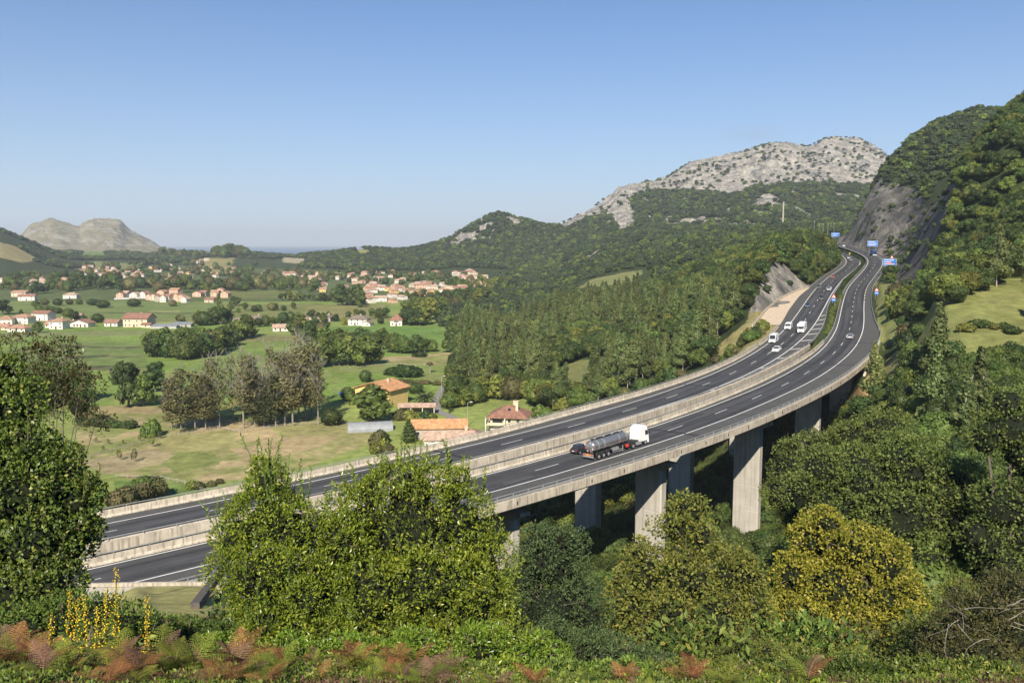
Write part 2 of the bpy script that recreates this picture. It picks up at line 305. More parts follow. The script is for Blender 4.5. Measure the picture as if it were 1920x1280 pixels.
# ------------------------------------------------------------------ the ground: one height field
# columns: image x -> [(distance, image y of the ground there)]; the heights follow from them
COLS = {
 -520: [(3,1651),(8,1300),(20,1180),(45,1150),(75,1130),(95,1120),(130,1045),(200,929),(275,800),(400,693),(650,607),(880,568),(1200,535),(1450,480),(1700,420),(1900,400),(2300,430),(3000,470),(3600,489)],
 0: [(3,1651),(8,1300),(20,1190),(45,1150),(75,1130),(95,1120),(130,1045),(200,929),(275,800),(400,693),(650,607),(880,568),(1200,535),(1450,500),(1700,462),(1880,437),(2050,430),(2300,445),(3000,475),(3400,470),(3700,475)],
 60: [(3,1651),(8,1311),(20,1215),(45,1165),(75,1125),(95,1120),(130,1045),(200,929),(275,800),(400,693),(650,607),(880,568),(1200,535),(1500,505),(1750,484),(2000,455),(2300,474),(2900,474),(3350,432),(3600,418),(3900,428),(4300,480)],
 100: [(3,1651),(8,1311),(20,1215),(45,1165),(75,1125),(95,1120),(130,1045),(200,929),(275,800),(400,693),(650,607),(880,568),(1200,535),(1500,508),(1800,495),(2050,473),(2300,480),(2900,470),(3300,430),(3600,402),(3800,425),(4300,480)],
 135: [(8,1311),(20,1215),(45,1165),(75,1125),(95,1120),(130,1045),(200,929),(275,800),(400,693),(650,607),(880,568),(1500,512),(1800,499),(2100,484),(2900,473),(3300,438),(3600,417),(3800,430),(4300,485)],
 152: [(8,1311),(20,1215),(45,1165),(75,1125),(95,1118),(130,1045),(200,929),(275,800),(400,693),(650,607),(880,568),(1500,512),(1800,500),(2200,484),(2900,474),(3350,442),(3600,419),(3800,432),(4300,485)],
 160: [(8,1311),(20,1215),(45,1165),(75,1125),(95,1118),(130,1045),(200,929),(275,800),(400,693),(650,607),(880,568),(1500,512),(1800,500),(2200,484),(2900,474),(3350,432),(3600,406),(3800,430),(4300,485)],
 165: [(8,1311),(20,1215),(45,1165),(75,1125),(95,1118),(130,1045),(200,929),(275,800),(400,693),(650,607),(880,568),(1500,512),(1800,500),(2200,484),(2900,474),(3350,432),(3600,406),(3800,430),(4300,485)],
 215: [(8,1311),(20,1215),(45,1165),(72,1110),(85,1092),(90,1120),(130,1045),(200,929),(275,800),(400,693),(650,607),(880,568),(1500,514),(1800,501),(2200,485),(2900,474),(3350,432),(3600,406),(3800,430),(4300,485)],
 229: [(8,1311),(20,1215),(45,1165),(72,1110),(85,1092),(90,1120),(130,1045),(200,929),(275,800),(400,693),(650,607),(880,568),(1500,514),(1800,501),(2200,485),(2900,474),(3350,440),(3600,409),(3800,430),(4300,485)],
 238: [(8,1311),(20,1215),(45,1165),(72,1110),(85,1092),(90,1120),(130,1045),(200,929),(275,800),(400,693),(650,607),(880,568),(1500,514),(1800,501),(2200,485),(2900,474),(3350,446),(3600,423),(3800,436),(4300,485)],
 250: [(8,1311),(20,1215),(45,1170),(60,1145),(82.5,1095),(88,1120),(130,1045),(200,929),(275,800),(400,693),(650,607),(880,568),(1500,516),(2200,486),(2900,475),(3350,450),(3600,431),(3800,445),(4300,485)],
 305: [(8,1311),(20,1215),(45,1175),(60,1148),(82.5,1095),(88,1120),(130,1045),(200,929),(275,800),(400,693),(650,607),(880,568),(1500,518),(1900,505),(2200,487),(2600,476),(3000,474),(3600,463),(3900,475),(4300,489)],
 390: [(8,1311),(20,1215),(45,1180),(60,1150),(82.5,1095),(88,1140),(100,1140),(130,1080),(200,932),(275,800),(400,693),(650,607),(880,568),(1500,518),(1900,505),(2200,485),(2500,472),(2900,480),(3600,491)],
 420: [(8,1311),(14,1280),(20,1262),(45,1190),(60,1190),(83,1180),(100,1150),(130,1080),(200,932),(275,800),(400,693),(650,607),(880,568),(1500,518),(1900,500),(2200,480),(2400,468),(2800,480),(3600,491)],
 520: [(8,1311),(14,1280),(20,1262),(45,1215),(60,1205),(100,1175),(130,1090),(200,937),(275,800),(400,693),(650,607),(880,568),(1200,538),(1550,516),(2000,493),(2300,479),(2600,485),(3600,491)],
 570: [(8,1311),(14,1280),(20,1262),(45,1225),(60,1210),(100,1190),(140,1080),(200,937),(275,800),(400,693),(650,607),(880,568),(1300,530),(1600,515),(1900,492),(2100,478),(2500,490),(3600,491)],
 690: [(8,1311),(14,1280),(20,1262),(45,1225),(60,1215),(100,1200),(140,1090),(200,940),(275,800),(400,693),(650,607),(880,568),(1200,535),(1500,512),(1750,487),(2000,464),(2200,474),(2600,490),(3600,491)],
 740: [(8,1311),(14,1280),(20,1262),(45,1225),(60,1215),(100,1200),(140,1090),(200,940),(275,800),(400,693),(650,607),(880,568),(1200,535),(1500,512),(1750,490),(2000,470),(2200,480),(2600,490),(3600,491)],
 800: [(8,1311),(14,1280),(20,1262),(45,1225),(60,1215),(100,1200),(140,1095),(200,945),(275,800),(400,693),(650,607),(880,566),(1200,533),(1500,508),(1750,482),(1950,461),(2200,478),(2600,490),(3600,491)],
 850: [(8,1311),(14,1280),(20,1262),(60,1215),(100,1200),(140,1098),(200,948),(275,800),(400,693),(650,605),(880,564),(1200,532),(1500,503),(1750,473),(1950,443),(2200,478),(2600,490),(3600,491)],
 900: [(8,1311),(14,1280),(20,1262),(60,1220),(100,1205),(140,1100),(200,948),(275,800),(400,693),(650,603),(880,562),(1200,530),(1500,498),(1750,458),(1950,410),(2150,440),(2600,490),(3600,491)],
 935: [(8,1335),(20,1318),(38,1285),(60,1220),(100,1205),(140,1105),(200,950),(275,800),(400,693),(650,602),(880,560),(1200,528),(1500,495),(1750,450),(1950,396),(2100,420),(2600,480),(3600,491)],
 980: [(8,1335),(20,1318),(38,1285),(60,1220),(100,1206),(140,1108),(200,950),(275,800),(400,690),(650,600),(880,556),(1200,524),(1500,490),(1750,452),(1950,410),(2100,430),(2600,480),(3600,491)],
 1035: [(8,1335),(20,1318),(38,1285),(60,1220),(100,1206),(140,1108),(200,950),(275,795),(400,680),(600,595),(880,548),(1200,518),(1500,484),(1750,455),(1980,424),(2200,440),(2600,470),(3600,491)],
 1100: [(8,1335),(20,1318),(38,1285),(60,1220),(100,1206),(140,1108),(200,945),(275,790),(350,705),(450,635),(600,575),(720,548),(860,518),(960,500),(1100,494),(1500,455),(1800,420),(2000,396),(2200,400),(2600,430),(3600,480)],
 1165: [(8,1335),(20,1318),(38,1285),(60,1222),(100,1206),(140,1105),(190,960),(240,830),(300,735),(400,655),(500,605),(620,565),(760,532),(880,511),(980,490),(1100,484),(1500,440),(1800,395),(2000,352),(2200,350),(2600,380),(3600,470)],
 1240: [(8,1335),(20,1318),(38,1285),(60,1222),(100,1200),(140,1105),(180,985),(225,860),(280,745),(350,678),(450,610),(560,562),(700,520),(820,494),(950,472),(1100,466),(1500,425),(1900,372),(2200,337),(2400,336),(2800,370),(3600,470)],
 1300: [(8,1335),(20,1318),(38,1285),(60,1222),(100,1196),(140,1105),(175,1010),(215,880),(250,760),(300,680),(400,604),(500,550),(600,512),(720,482),(860,462),(1000,448),(1150,444),(1500,420),(1900,360),(2250,304),(2400,300),(2800,340),(3600,460)],
 1380: [(8,1335),(20,1318),(38,1285),(60,1222),(100,1190),(140,1105),(173,1021),(215,890),(238,740),(270,672),(320,616),(400,568),(500,520),(620,482),(780,458),(900,446),(1050,436),(1300,432),(1900,345),(2150,300),(2350,284),(2700,320),(3600,450)],
 1415: [(8,1335),(20,1318),(38,1285),(60,1217),(100,1185),(140,1100),(173,1018),(215,900),(235,720),(262,663),(300,625),(330,592),(352,556),(375,520),(405,500),(500,492),(650,465),(850,446),(1000,435),(1300,430),(1900,342),(2150,293),(2300,276),(2450,278),(2800,320),(3600,450)],
 1440: [(8,1335),(20,1318),(38,1285),(60,1217),(100,1175),(140,1095),(173,1018),(215,900),(235,720),(255,663),(288,625),(308,590),(332,542),(354,506),(372,493),(405,484),(500,474),(650,455),(850,442),(1000,432),(1300,428),(1900,340),(2150,290),(2300,268),(2450,270),(2800,320),(3600,450)],
 1472: [(8,1335),(20,1318),(38,1285),(60,1215),(100,1165),(140,1090),(173,1012),(215,890),(245,720),(270,640),(300,596),(322,566),(340,535),(358,502),(376,492),(420,484),(500,468),(650,452),(850,442),(1000,433),(1300,427),(1900,340),(2150,290),(2300,268),(2450,270),(2800,320),(3600,450)],
 1505: [(8,1335),(20,1318),(38,1285),(60,1220),(100,1150),(140,1080),(173,1008),(215,890),(250,720),(275,625),(335,570),(372,530),(392,507),(420,495),(450,482),(520,466),(650,452),(850,443),(1000,436),(1400,425),(1900,340),(2150,290),(2350,273),(2700,320),(3600,450)],
 1545: [(8,1335),(20,1318),(38,1285),(60,1220),(100,1130),(140,1050),(180,960),(215,880),(240,790),(262,690),(290,620),(350,565),(400,535),(450,512),(500,476),(560,458),(640,450),(760,446),(900,440),(1300,428),(1900,335),(2200,275),(2380,255),(2700,300),(3600,450)],
 1590: [(8,1335),(20,1318),(38,1285),(60,1215),(100,1120),(140,1010),(180,910),(215,840),(238,775),(258,690),(280,622),(350,560),(450,528),(530,500),(600,476),(660,463),(720,452),(800,446),(900,440),(1300,430),(1900,335),(2200,280),(2400,254),(2700,300),(3600,450)],
 1612: [(8,1335),(20,1318),(38,1285),(60,1215),(100,1110),(140,990),(180,870),(210,790),(235,710),(270,622),(350,560),(450,524),(530,500),(600,478),(640,468),(656,440),(690,400),(720,380),(780,400),(900,430),(1300,430),(1900,335),(2200,285),(2400,262),(2700,300),(3600,450)],
 1640: [(8,1335),(20,1318),(38,1285),(60,1210),(100,1100),(140,960),(170,860),(205,770),(228,690),(260,628),(300,603),(400,540),(500,500),(560,484),(610,472),(622,445),(650,395),(690,345),(740,328),(820,335),(1000,400),(1500,400),(2200,300),(2400,275),(2700,310),(3600,450)],
 1672: [(8,1335),(20,1318),(38,1285),(60,1210),(100,1080),(140,940),(170,830),(200,750),(228,690),(260,625),(300,590),(400,525),(500,500),(550,486),(590,472),(605,440),(640,380),(690,318),(760,292),(850,290),(1000,340),(1500,400),(2300,300),(3600,450)],
 1700: [(8,1335),(20,1318),(38,1285),(60,1205),(100,1050),(140,910),(165,800),(195,735),(225,675),(260,620),(300,582),(350,545),(400,520),(480,495),(540,478),(580,462),(600,420),(640,360),(690,305),(760,268),(860,262),(1000,300),(1500,400),(3600,450)],
 1735: [(8,1335),(20,1318),(38,1285),(60,1200),(100,1030),(135,890),(160,790),(185,725),(215,655),(250,575),(290,540),(340,515),(380,480),(400,425),(425,390),(470,400),(520,420),(580,380),(640,330),(720,275),(820,240),(950,240),(1200,330),(3600,450)],
 1775: [(8,1335),(20,1318),(38,1285),(60,1195),(100,1010),(130,890),(155,790),(175,710),(200,620),(228,535),(250,520),(290,495),(320,455),(345,405),(370,360),(400,345),(470,360),(540,370),(620,310),(720,255),(820,222),(950,222),(1200,330),(3600,450)],
 1825: [(8,1335),(20,1318),(38,1285),(60,1190),(100,1000),(125,890),(150,790),(172,700),(200,600),(228,532),(250,500),(280,440),(320,375),(360,315),(395,285),(430,290),(500,310),(620,290),(750,225),(880,206),(1000,215),(1300,330),(3600,450)],
 1870: [(8,1335),(20,1318),(38,1285),(60,1185),(100,990),(125,880),(150,790),(172,695),(200,600),(228,532),(250,490),(285,410),(320,340),(360,262),(400,225),(430,222),(500,240),(700,240),(880,208),(1000,215),(1300,330),(3600,450)],
 1925: [(8,1335),(20,1318),(38,1285),(60,1180),(100,985),(125,880),(150,790),(172,690),(200,600),(228,528),(250,480),(290,390),(330,300),(370,232),(410,186),(450,184),(600,220),(900,240),(1300,330),(3600,450)],
 2100: [(8,1335),(20,1318),(38,1285),(60,1170),(100,980),(130,850),(172,680),(200,600),(228,528),(260,440),(300,340),(360,200),(420,120),(500,100),(700,160),(1300,330),(3600,450)],
 2500: [(8,1300),(20,1200),(60,1120),(130,820),(200,560),(300,300),(420,60),(600,60),(1300,300),(3600,450)],
}
LY = np.log(np.array([2.5, 60000.0])); NG = 1600
gl = np.linspace(LY[0], LY[1], NG)
CU = np.array(sorted(COLS)); CZ = []
for u in CU:
    c = [q for q in COLS[u] if not (q[0] == 3)]
    Y = np.array([q[0] for q in c], float); pyv = np.array([q[1] for q in c], float); za = -(pyv - HZ) / F * Y
    ze = np.tan(-np.arctan((pyv - 640) / F) - PITCH) * Y; bl = np.clip((Y - 25) / 25, 0, 1); z = za * (1 - bl) + ze * bl
    Y = np.r_[2.5, 4, Y, Y[-1] * 1.15, 70000]; z = np.r_[-1.75, -2.35, z, -88, -88]
    CZ.append(np.interp(gl, np.log(Y), z))
CZ = np.array(CZ)
ker = np.exp(-0.5 * (np.arange(-12, 13) / 2.2) ** 2); ker /= ker.sum()
CZ = np.array([np.convolve(np.pad(c, 12, 'edge'), ker, 'valid') for c in CZ])
UF = np.arange(-520, 2501, 4.0)
CF = np.array([np.interp(UF, CU, CZ[:, j]) for j in range(NG)]).T      # (nu, NG)
def ksm(sg): q = np.exp(-0.5 * (np.arange(-9, 10) / sg) ** 2); return q / q.sum()
CF = np.array([np.convolve(np.pad(CF[:, j], 9, 'edge'), ksm(3.0 if gl[j] < math.log(1200) else 0.9), 'valid') for j in range(NG)]).T

def vnoise(x, y, seed=0):
    """smooth value noise, vectorised"""
    xi = np.floor(x).astype(np.int64); yi = np.floor(y).astype(np.int64); fx = x - xi; fy = y - yi
    fx = fx * fx * (3 - 2 * fx); fy = fy * fy * (3 - 2 * fy)
    def h(a, b):
        n = (a * 374761393 + b * 668265263 + seed * 1442695041) & 0x7fffffff
        n = ((n ^ (n >> 13)) * 1274126177) & 0x7fffffff
        return ((n ^ (n >> 16)) & 0xffff) / 65535.0
    return (h(xi, yi) * (1 - fx) + h(xi + 1, yi) * fx) * (1 - fy) + (h(xi, yi + 1) * (1 - fx) + h(xi + 1, yi + 1) * fx) * fy
def fbm(x, y, o=4, seed=0):
    s = 0; a = 1; t = 0
    for i in range(o): s = s + a * vnoise(x * 2 ** i, y * 2 ** i, seed + i); t += a; a *= 0.5
    return s / t

def base_h(x, y):
    y = np.maximum(y, 2.6); u = 960 + F * x / (y * CT)
    fi = (np.log(y) - LY[0]) / (LY[1] - LY[0]) * (NG - 1); fi = np.clip(fi, 0, NG - 1.001)
    ui = np.clip((u - UF[0]) / 4.0, 0, len(UF) - 1.001)
    a = fi.astype(int); b = ui.astype(int); p = fi - a; q = ui - b
    return (CF[b, a] * (1 - p) + CF[b, a + 1] * p) * (1 - q) + (CF[b + 1, a] * (1 - p) + CF[b + 1, a + 1] * p) * q

def road_near(x, y, P, kmin, kmax):
    i0 = int(K0 + kmin * 4); i1 = min(int(K0 + kmax * 4), len(P) - 1); Q = P[i0:i1 + 1]
    best = np.full(x.shape, 1e9); lat = np.zeros(x.shape); zz = np.zeros(x.shape); kk = np.zeros(x.shape)
    for j in range(len(Q) - 1):
        a = Q[j]; d = Q[j + 1] - a; L2 = d[0] ** 2 + d[1] ** 2
        t = np.clip(((x - a[0]) * d[0] + (y - a[1]) * d[1]) / L2, 0, 1)
        dx = x - a[0] - t * d[0]; dy = y - a[1] - t * d[1]; r = np.hypot(dx, dy); m = r < best
        L = math.sqrt(L2); s = (dx * d[1] - dy * d[0]) / L
        best = np.where(m, r, best); lat = np.where(m, np.where(np.abs(s) > r * 0.5, np.sign(s) * r, r), lat)
        zz = np.where(m, a[2] + t * d[2], zz); kk = np.where(m, kmin + (j + t) / 4.0, kk)
    return best, lat, zz, kk

def smooth01(t): t = np.clip(t, 0, 1); return t * t * (3 - 2 * t)
KABL, KABR = 7.9, 9.4       # where the two decks end and the road stands on the ground again
ESC = (9.6, 17.2)           # gravel lane, dash numbers of the left carriageway
def esc_w(k): return float(np.interp(k, [10.4, 12.6, 14.5, 16.2, 17.4], [8.5, 8.0, 6.2, 3.2, 0.3]))
def height(x, y):
    x = np.asarray(x, float); y = np.asarray(y, float)
    h = base_h(x, y)
    D = np.hypot(x, y)
    h = h + (fbm(x / 9.0, y / 9.0, 3, 5) - 0.5) * np.clip(D / 120, 0.25, 1.2) * np.where(h < -52, 0.35, 1.0) * np.where((y > 48) & (y < 100) & (x / y < -0.30), 0.08, 1.0)
    h = h + np.where((y > 2950) & (y < 4300) & (x < 0), (fbm(x / 130, y / 130, 5, 15) - 0.5) * 34 - np.abs(fbm(x / 75, y / 75, 3, 16) - 0.5) * 26, 0.0)
    near = (D > 60) & (D < 1000) & (x > -150) & (x < 420)
    idx = np.nonzero(near)
    if len(idx[0]):
        xs, ys, hs = x[idx], y[idx], h[idx]; acc = np.zeros(xs.shape); ws = np.zeros(xs.shape); wm = np.zeros(xs.shape)
        lims = []; caps = []
        for P, wl_, wr_, kab in ((PL, lb, lm, KABL), (PR, rm, rb, KABR)):
            r, lat, z, k = road_near(xs, ys, P, -9, 60)
            ka = np.linspace(-10, 60, 141)
            wl = np.interp(k, ka, [wl_(q) for q in ka]); wr = np.interp(k, ka, [wr_(q) for q in ka])
            if P is PL: wl = wl - np.where((k > ESC[0]) & (k < 17.6), np.interp(k, ka, [esc_w(q) if 10 < q < 17.6 else 0 for q in ka]), 0)
            z = z + np.where(k < 16, XF, XF * np.clip(1 - (k - 16) / 6, 0, 1)) * np.clip(lat, -9, 10)
            out = np.maximum(wl - 1.2 - lat, lat - wr - 1.2)         # metres beyond the verge
            ground = (k > kab) | (k < -4.6)
            tgt = z - 0.28
            t = np.where(ground, np.where(hs > tgt, np.where(out < 0.4, 1.0, 0.0), 1 - smooth01(np.where(out < 0, 0, out / 11.0))), 0.0)
            sl = np.where(lat < 0, 0.95, 2.6) if P is PL else np.where(lat > 0, np.interp(k, [15, 20, 60], [0.8, 2.6, 2.6]), 2.6)
            caps.append((ground, tgt + np.maximum(out, 0) * sl))
            q = t / (np.maximum(out, 0) + 0.05) ** 2
            acc += q * tgt; ws += q; wm = np.maximum(wm, t)
            lims.append((out, ground, z, k, kab))
        hs = np.where(ws > 0, hs * (1 - wm) + wm * acc / np.maximum(ws, 1e-9), hs)
        for ground, cap in caps: hs = np.where(ground, np.minimum(hs, cap + 0.0), hs)
        for out, ground, z, k, kab in lims:
            under = (~ground) & (out < 6)
            lim = z - np.interp(k, [-4.6, -3.5, kab - 2.2, kab - 0.6, kab], [2.4, 7.0, 7.0, 3.6, 2.2])
            tt = smooth01(np.clip(out, 0, 6) / 6)
            hs = np.where(under & (hs > lim), lim * (1 - tt) + hs * tt, hs)
        h[idx] = hs
    return h
def H1(x, y): return float(height(np.array([float(x)]), np.array([float(y)]))[0])

# a coarse table of heights for quick look-ups and for ray hits
def ground_at(px, py, dmin=20.0, dmax=5200.0):
    """the place on the ground seen at a pixel of the photograph"""
    D = np.exp(np.linspace(math.log(dmin), math.log(dmax), 1500))
    d = at(px, py, 1.0); X = d[0] * D; Z = d[2] * D
    h = height(X, D); m = np.nonzero(Z <= h)[0]
    if len(m) == 0: return None
    i = m[0]
    if i == 0: return np.array([X[0], D[0], h[0]])
    a = (Z[i - 1] - h[i - 1]); b = (h[i] - Z[i]); t = a / (a + b + 1e-9); y = D[i - 1] * (1 - t) + D[i] * t
    x = d[0] * y; return np.array([x, y, H1(x, y)])
# ------------------------------------------------------------------ land cover
def inpoly(px, py, poly):
    c = np.zeros(px.shape, bool); n = len(poly); j = n - 1
    for i in range(n):
        xi, yi = poly[i]; xj, yj = poly[j]
        m = ((yi > py) != (yj > py)) & (px < (xj - xi) * (py - yi) / ((yj - yi) + 1e-9) + xi); c ^= m; j = i
    return c
GREEN = (0.175, 0.25, 0.055); GREEN2 = (0.225, 0.265, 0.075); DRY = (0.37, 0.29, 0.155); PALE = (0.29, 0.27, 0.11)
WOODF = (0.045, 0.060, 0.022); ROCK = (0.36, 0.335, 0.30); OLIVE = (0.155, 0.155, 0.06); EARTH = (0.16, 0.115, 0.08)
# (polygon in the photograph, nearest, farthest, colour)
FIELDS = [
 ([(0,700),(0,612),(290,612),(430,640),(860,648),(848,665),(700,660),(600,700),(330,680),(150,700)], 400, 700, GREEN),
 ([(0,660),(150,640),(270,645),(280,690),(150,695),(60,700)], 380, 640, (0.15,0.20,0.06)),
 ([(150,700),(215,690),(215,765),(150,765)], 280, 480, GREEN),
 ([(140,764),(300,762),(420,785),(640,780),(700,830),(560,880),(420,905),(370,925),(250,900),(150,860)], 190, 330, DRY),
 ([(180,760),(290,762),(300,775),(180,775)], 240, 400, (0.33,0.26,0.13)),
 ([(500,790),(690,790),(700,830),(600,845),(520,815)], 200, 330, PALE),
 ([(300,815),(430,810),(470,850),(360,850),(290,838)], 200, 330, PALE),
 ([(265,850),(400,845),(410,870),(330,885)], 190, 330, (0.20,0.225,0.07)),
 ([(215,900),(370,900),(430,920),(330,945),(215,945)], 180, 260, (0.16,0.23,0.06)),
 ([(618,690),(700,684),(850,690),(850,712),(770,760),(620,735)], 300, 460, GREEN),
 ([(700,672),(850,660),(852,682),(760,684)], 380, 520, DRY),
 ([(610,612),(850,612),(840,640),(700,640)], 500, 720, (0.14,0.235,0.05)),
 ([(0,565),(420,565),(420,600),(0,600)], 600, 1100, (0.16,0.21,0.065)),
 ([(280,582),(335,582),(330,588),(280,588)], 600, 1100, (0.26,0.25,0.10)),
 ([(420,570),(730,570),(730,600),(430,600)], 600, 1100, (0.17,0.19,0.06)),
 ([(575,573),(720,571),(722,598),(570,598)], 600, 1100, (0.23,0.22,0.08)),
 ([(430,545),(560,545),(560,560),(430,560)], 800, 1400, (0.15,0.17,0.055)),
 ([(760,540),(900,540),(900,556),(760,556)], 700, 1400, (0.17,0.17,0.06)),
 ([(150,468),(195,470),(200,484),(155,482)], 1500, 3200, (0.13,0.20,0.05)),
 ([(-10,452),(30,462),(75,488),(40,492),(-10,480)], 1500, 2400, (0.33,0.27,0.12)),
 ([(170,490),(270,494),(250,505),(180,505)], 1400, 2400, (0.19,0.20,0.07)),
 ([(370,485),(440,483),(430,510),(370,508)], 1400, 2600, (0.25,0.22,0.09)),
 ([(340,463),(470,463),(470,476),(340,478)], 1800, 3200, (0.25,0.20,0.10)),
 ([(530,482),(575,486),(575,495),(530,492)], 1400, 2400, (0.34,0.30,0.20)),
 ([(665,466),(700,468),(690,480),(668,478)], 1400, 2400, (0.24,0.24,0.08)),
 ([(1080,540),(1110,524),(1150,514),(1205,506),(1195,528),(1130,536)], 650, 1150, (0.20,0.21,0.075)),
 ([(1690,690),(1700,545),(1740,530),(1925,522),(1960,700),(1860,700),(1760,660)], 140, 236, (0.19,0.20,0.065)),
 ([(1330,690),(1340,650),(1400,605),(1412,562),(1475,568),(1470,600),(1440,640),(1380,675)], 225, 330, (0.27,0.235,0.10)),
 ([(1030,745),(1040,690),(1090,675),(1180,665),(1190,690),(1090,740)], 240, 420, (0.17,0.18,0.065)),
 ([(1598,810),(1590,750),(1630,700),(1658,700),(1640,760),(1620,800)], 190, 260, (0.46,0.31,0.15)),
 ([(1645,690),(1700,640),(1720,700),(1700,790),(1650,760)], 190, 260, (0.25,0.24,0.10)),
 ([(0,622),(430,618),(430,628),(0,632)], 400, 760, (0.20,0.23,0.085)),
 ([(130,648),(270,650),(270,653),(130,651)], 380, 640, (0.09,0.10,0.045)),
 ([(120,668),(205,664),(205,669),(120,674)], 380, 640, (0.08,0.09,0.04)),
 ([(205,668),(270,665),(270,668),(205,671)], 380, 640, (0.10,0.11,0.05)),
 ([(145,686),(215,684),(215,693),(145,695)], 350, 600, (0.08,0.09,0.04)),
 ([(200,694),(300,690),(300,700),(200,702)], 300, 600, (0.21,0.21,0.08)),
 ([(0,598),(420,597),(420,603),(0,604)], 500, 800, (0.20,0.20,0.08)),
 ([(0,586),(420,585),(420,588),(0,589)], 500, 900, (0.10,0.125,0.045)),
 ([(430,602),(620,600),(620,606),(430,608)], 500, 900, (0.23,0.23,0.09)),
 ([(620,684),(700,680),(850,706),(840,716),(700,700),(620,700)], 300, 460, (0.19,0.23,0.07)),
 ([(430,630),(600,628),(600,640),(430,642)], 400, 700, (0.22,0.22,0.09)),
 ([(150,866),(280,842),(330,850),(300,870),(200,890)], 190, 330, (0.33,0.27,0.15)),
 ([(430,842),(560,815),(640,820),(560,850),(470,870)], 190, 330, (0.36,0.28,0.15)),
 ([(225,1095),(415,1092),(390,1160),(225,1170)], 50, 92, (0.42,0.38,0.14)),
 ([(1640,530),(1700,530),(1720,670),(1650,640)], 240, 480, (0.24,0.25,0.08)),
 ([(1420,1040),(1380,960),(1460,940),(1480,1060)], 120, 260, (0.12,0.17,0.05)),
]
CLEAR = [f for f in FIELDS]
# bare rock: (polygon, nearest, farthest, strength)
ROCKS = [
 ([(1040,425),(1100,390),(1160,345),(1215,345),(1290,292),(1450,255),(1540,240),(1620,240),(1700,290),(1700,360),(1600,345),(1500,345),(1420,350),(1370,368),(1300,358),(1215,358),(1180,372),(1190,400),(1160,415),(1135,400),(1060,428)], 1500, 3200, 1.0),
 ([(20,470),(30,415),(100,390),(160,395),(230,395),(320,470)], 2950, 4300, 0.9),
 ([(1404,586),(1425,540),(1440,484),(1475,478),(1510,496),(1545,512),(1510,545),(1478,572),(1440,582)], 275, 420, 1.0),
 ([(1560,480),(1590,400),(1630,310),(1660,340),(1725,355),(1740,400),(1700,470),(1672,500),(1620,474)], 560, 800, 1.0),
 ([(1668,535),(1688,470),(1730,380),(1772,305),(1800,330),(1775,400),(1745,460),(1712,540)], 280, 560, 1.0),
 ([(860,440),(895,432),(905,410),(930,418),(925,445),(845,462),(838,450)], 1500, 2100, 0.62),
 ([(950,405),(975,408),(972,425),(955,418)], 1500, 2100, 0.6),
 ([(1085,495),(1100,478),(1150,455),(1145,468),(1110,490)], 900, 2100, 0.75),
 ([(1240,410),(1320,405),(1360,410),(1350,425),(1250,425)], 900, 2200, 0.75),
 ([(1180,432),(1290,425),(1290,440),(1190,445)], 900, 2200, 0.6),
 ([(1400,370),(1450,362),(1470,380),(1410,392)], 1300, 2200, 0.7),
 ([(1140,400),(1185,380),(1190,420),(1165,430)], 1500, 2200, 1.0),
]
BROKEN = ([(1100,420),(1240,350),(1420,345),(1640,340),(1600,430),(1400,440),(1200,440)], 1000, 2500)

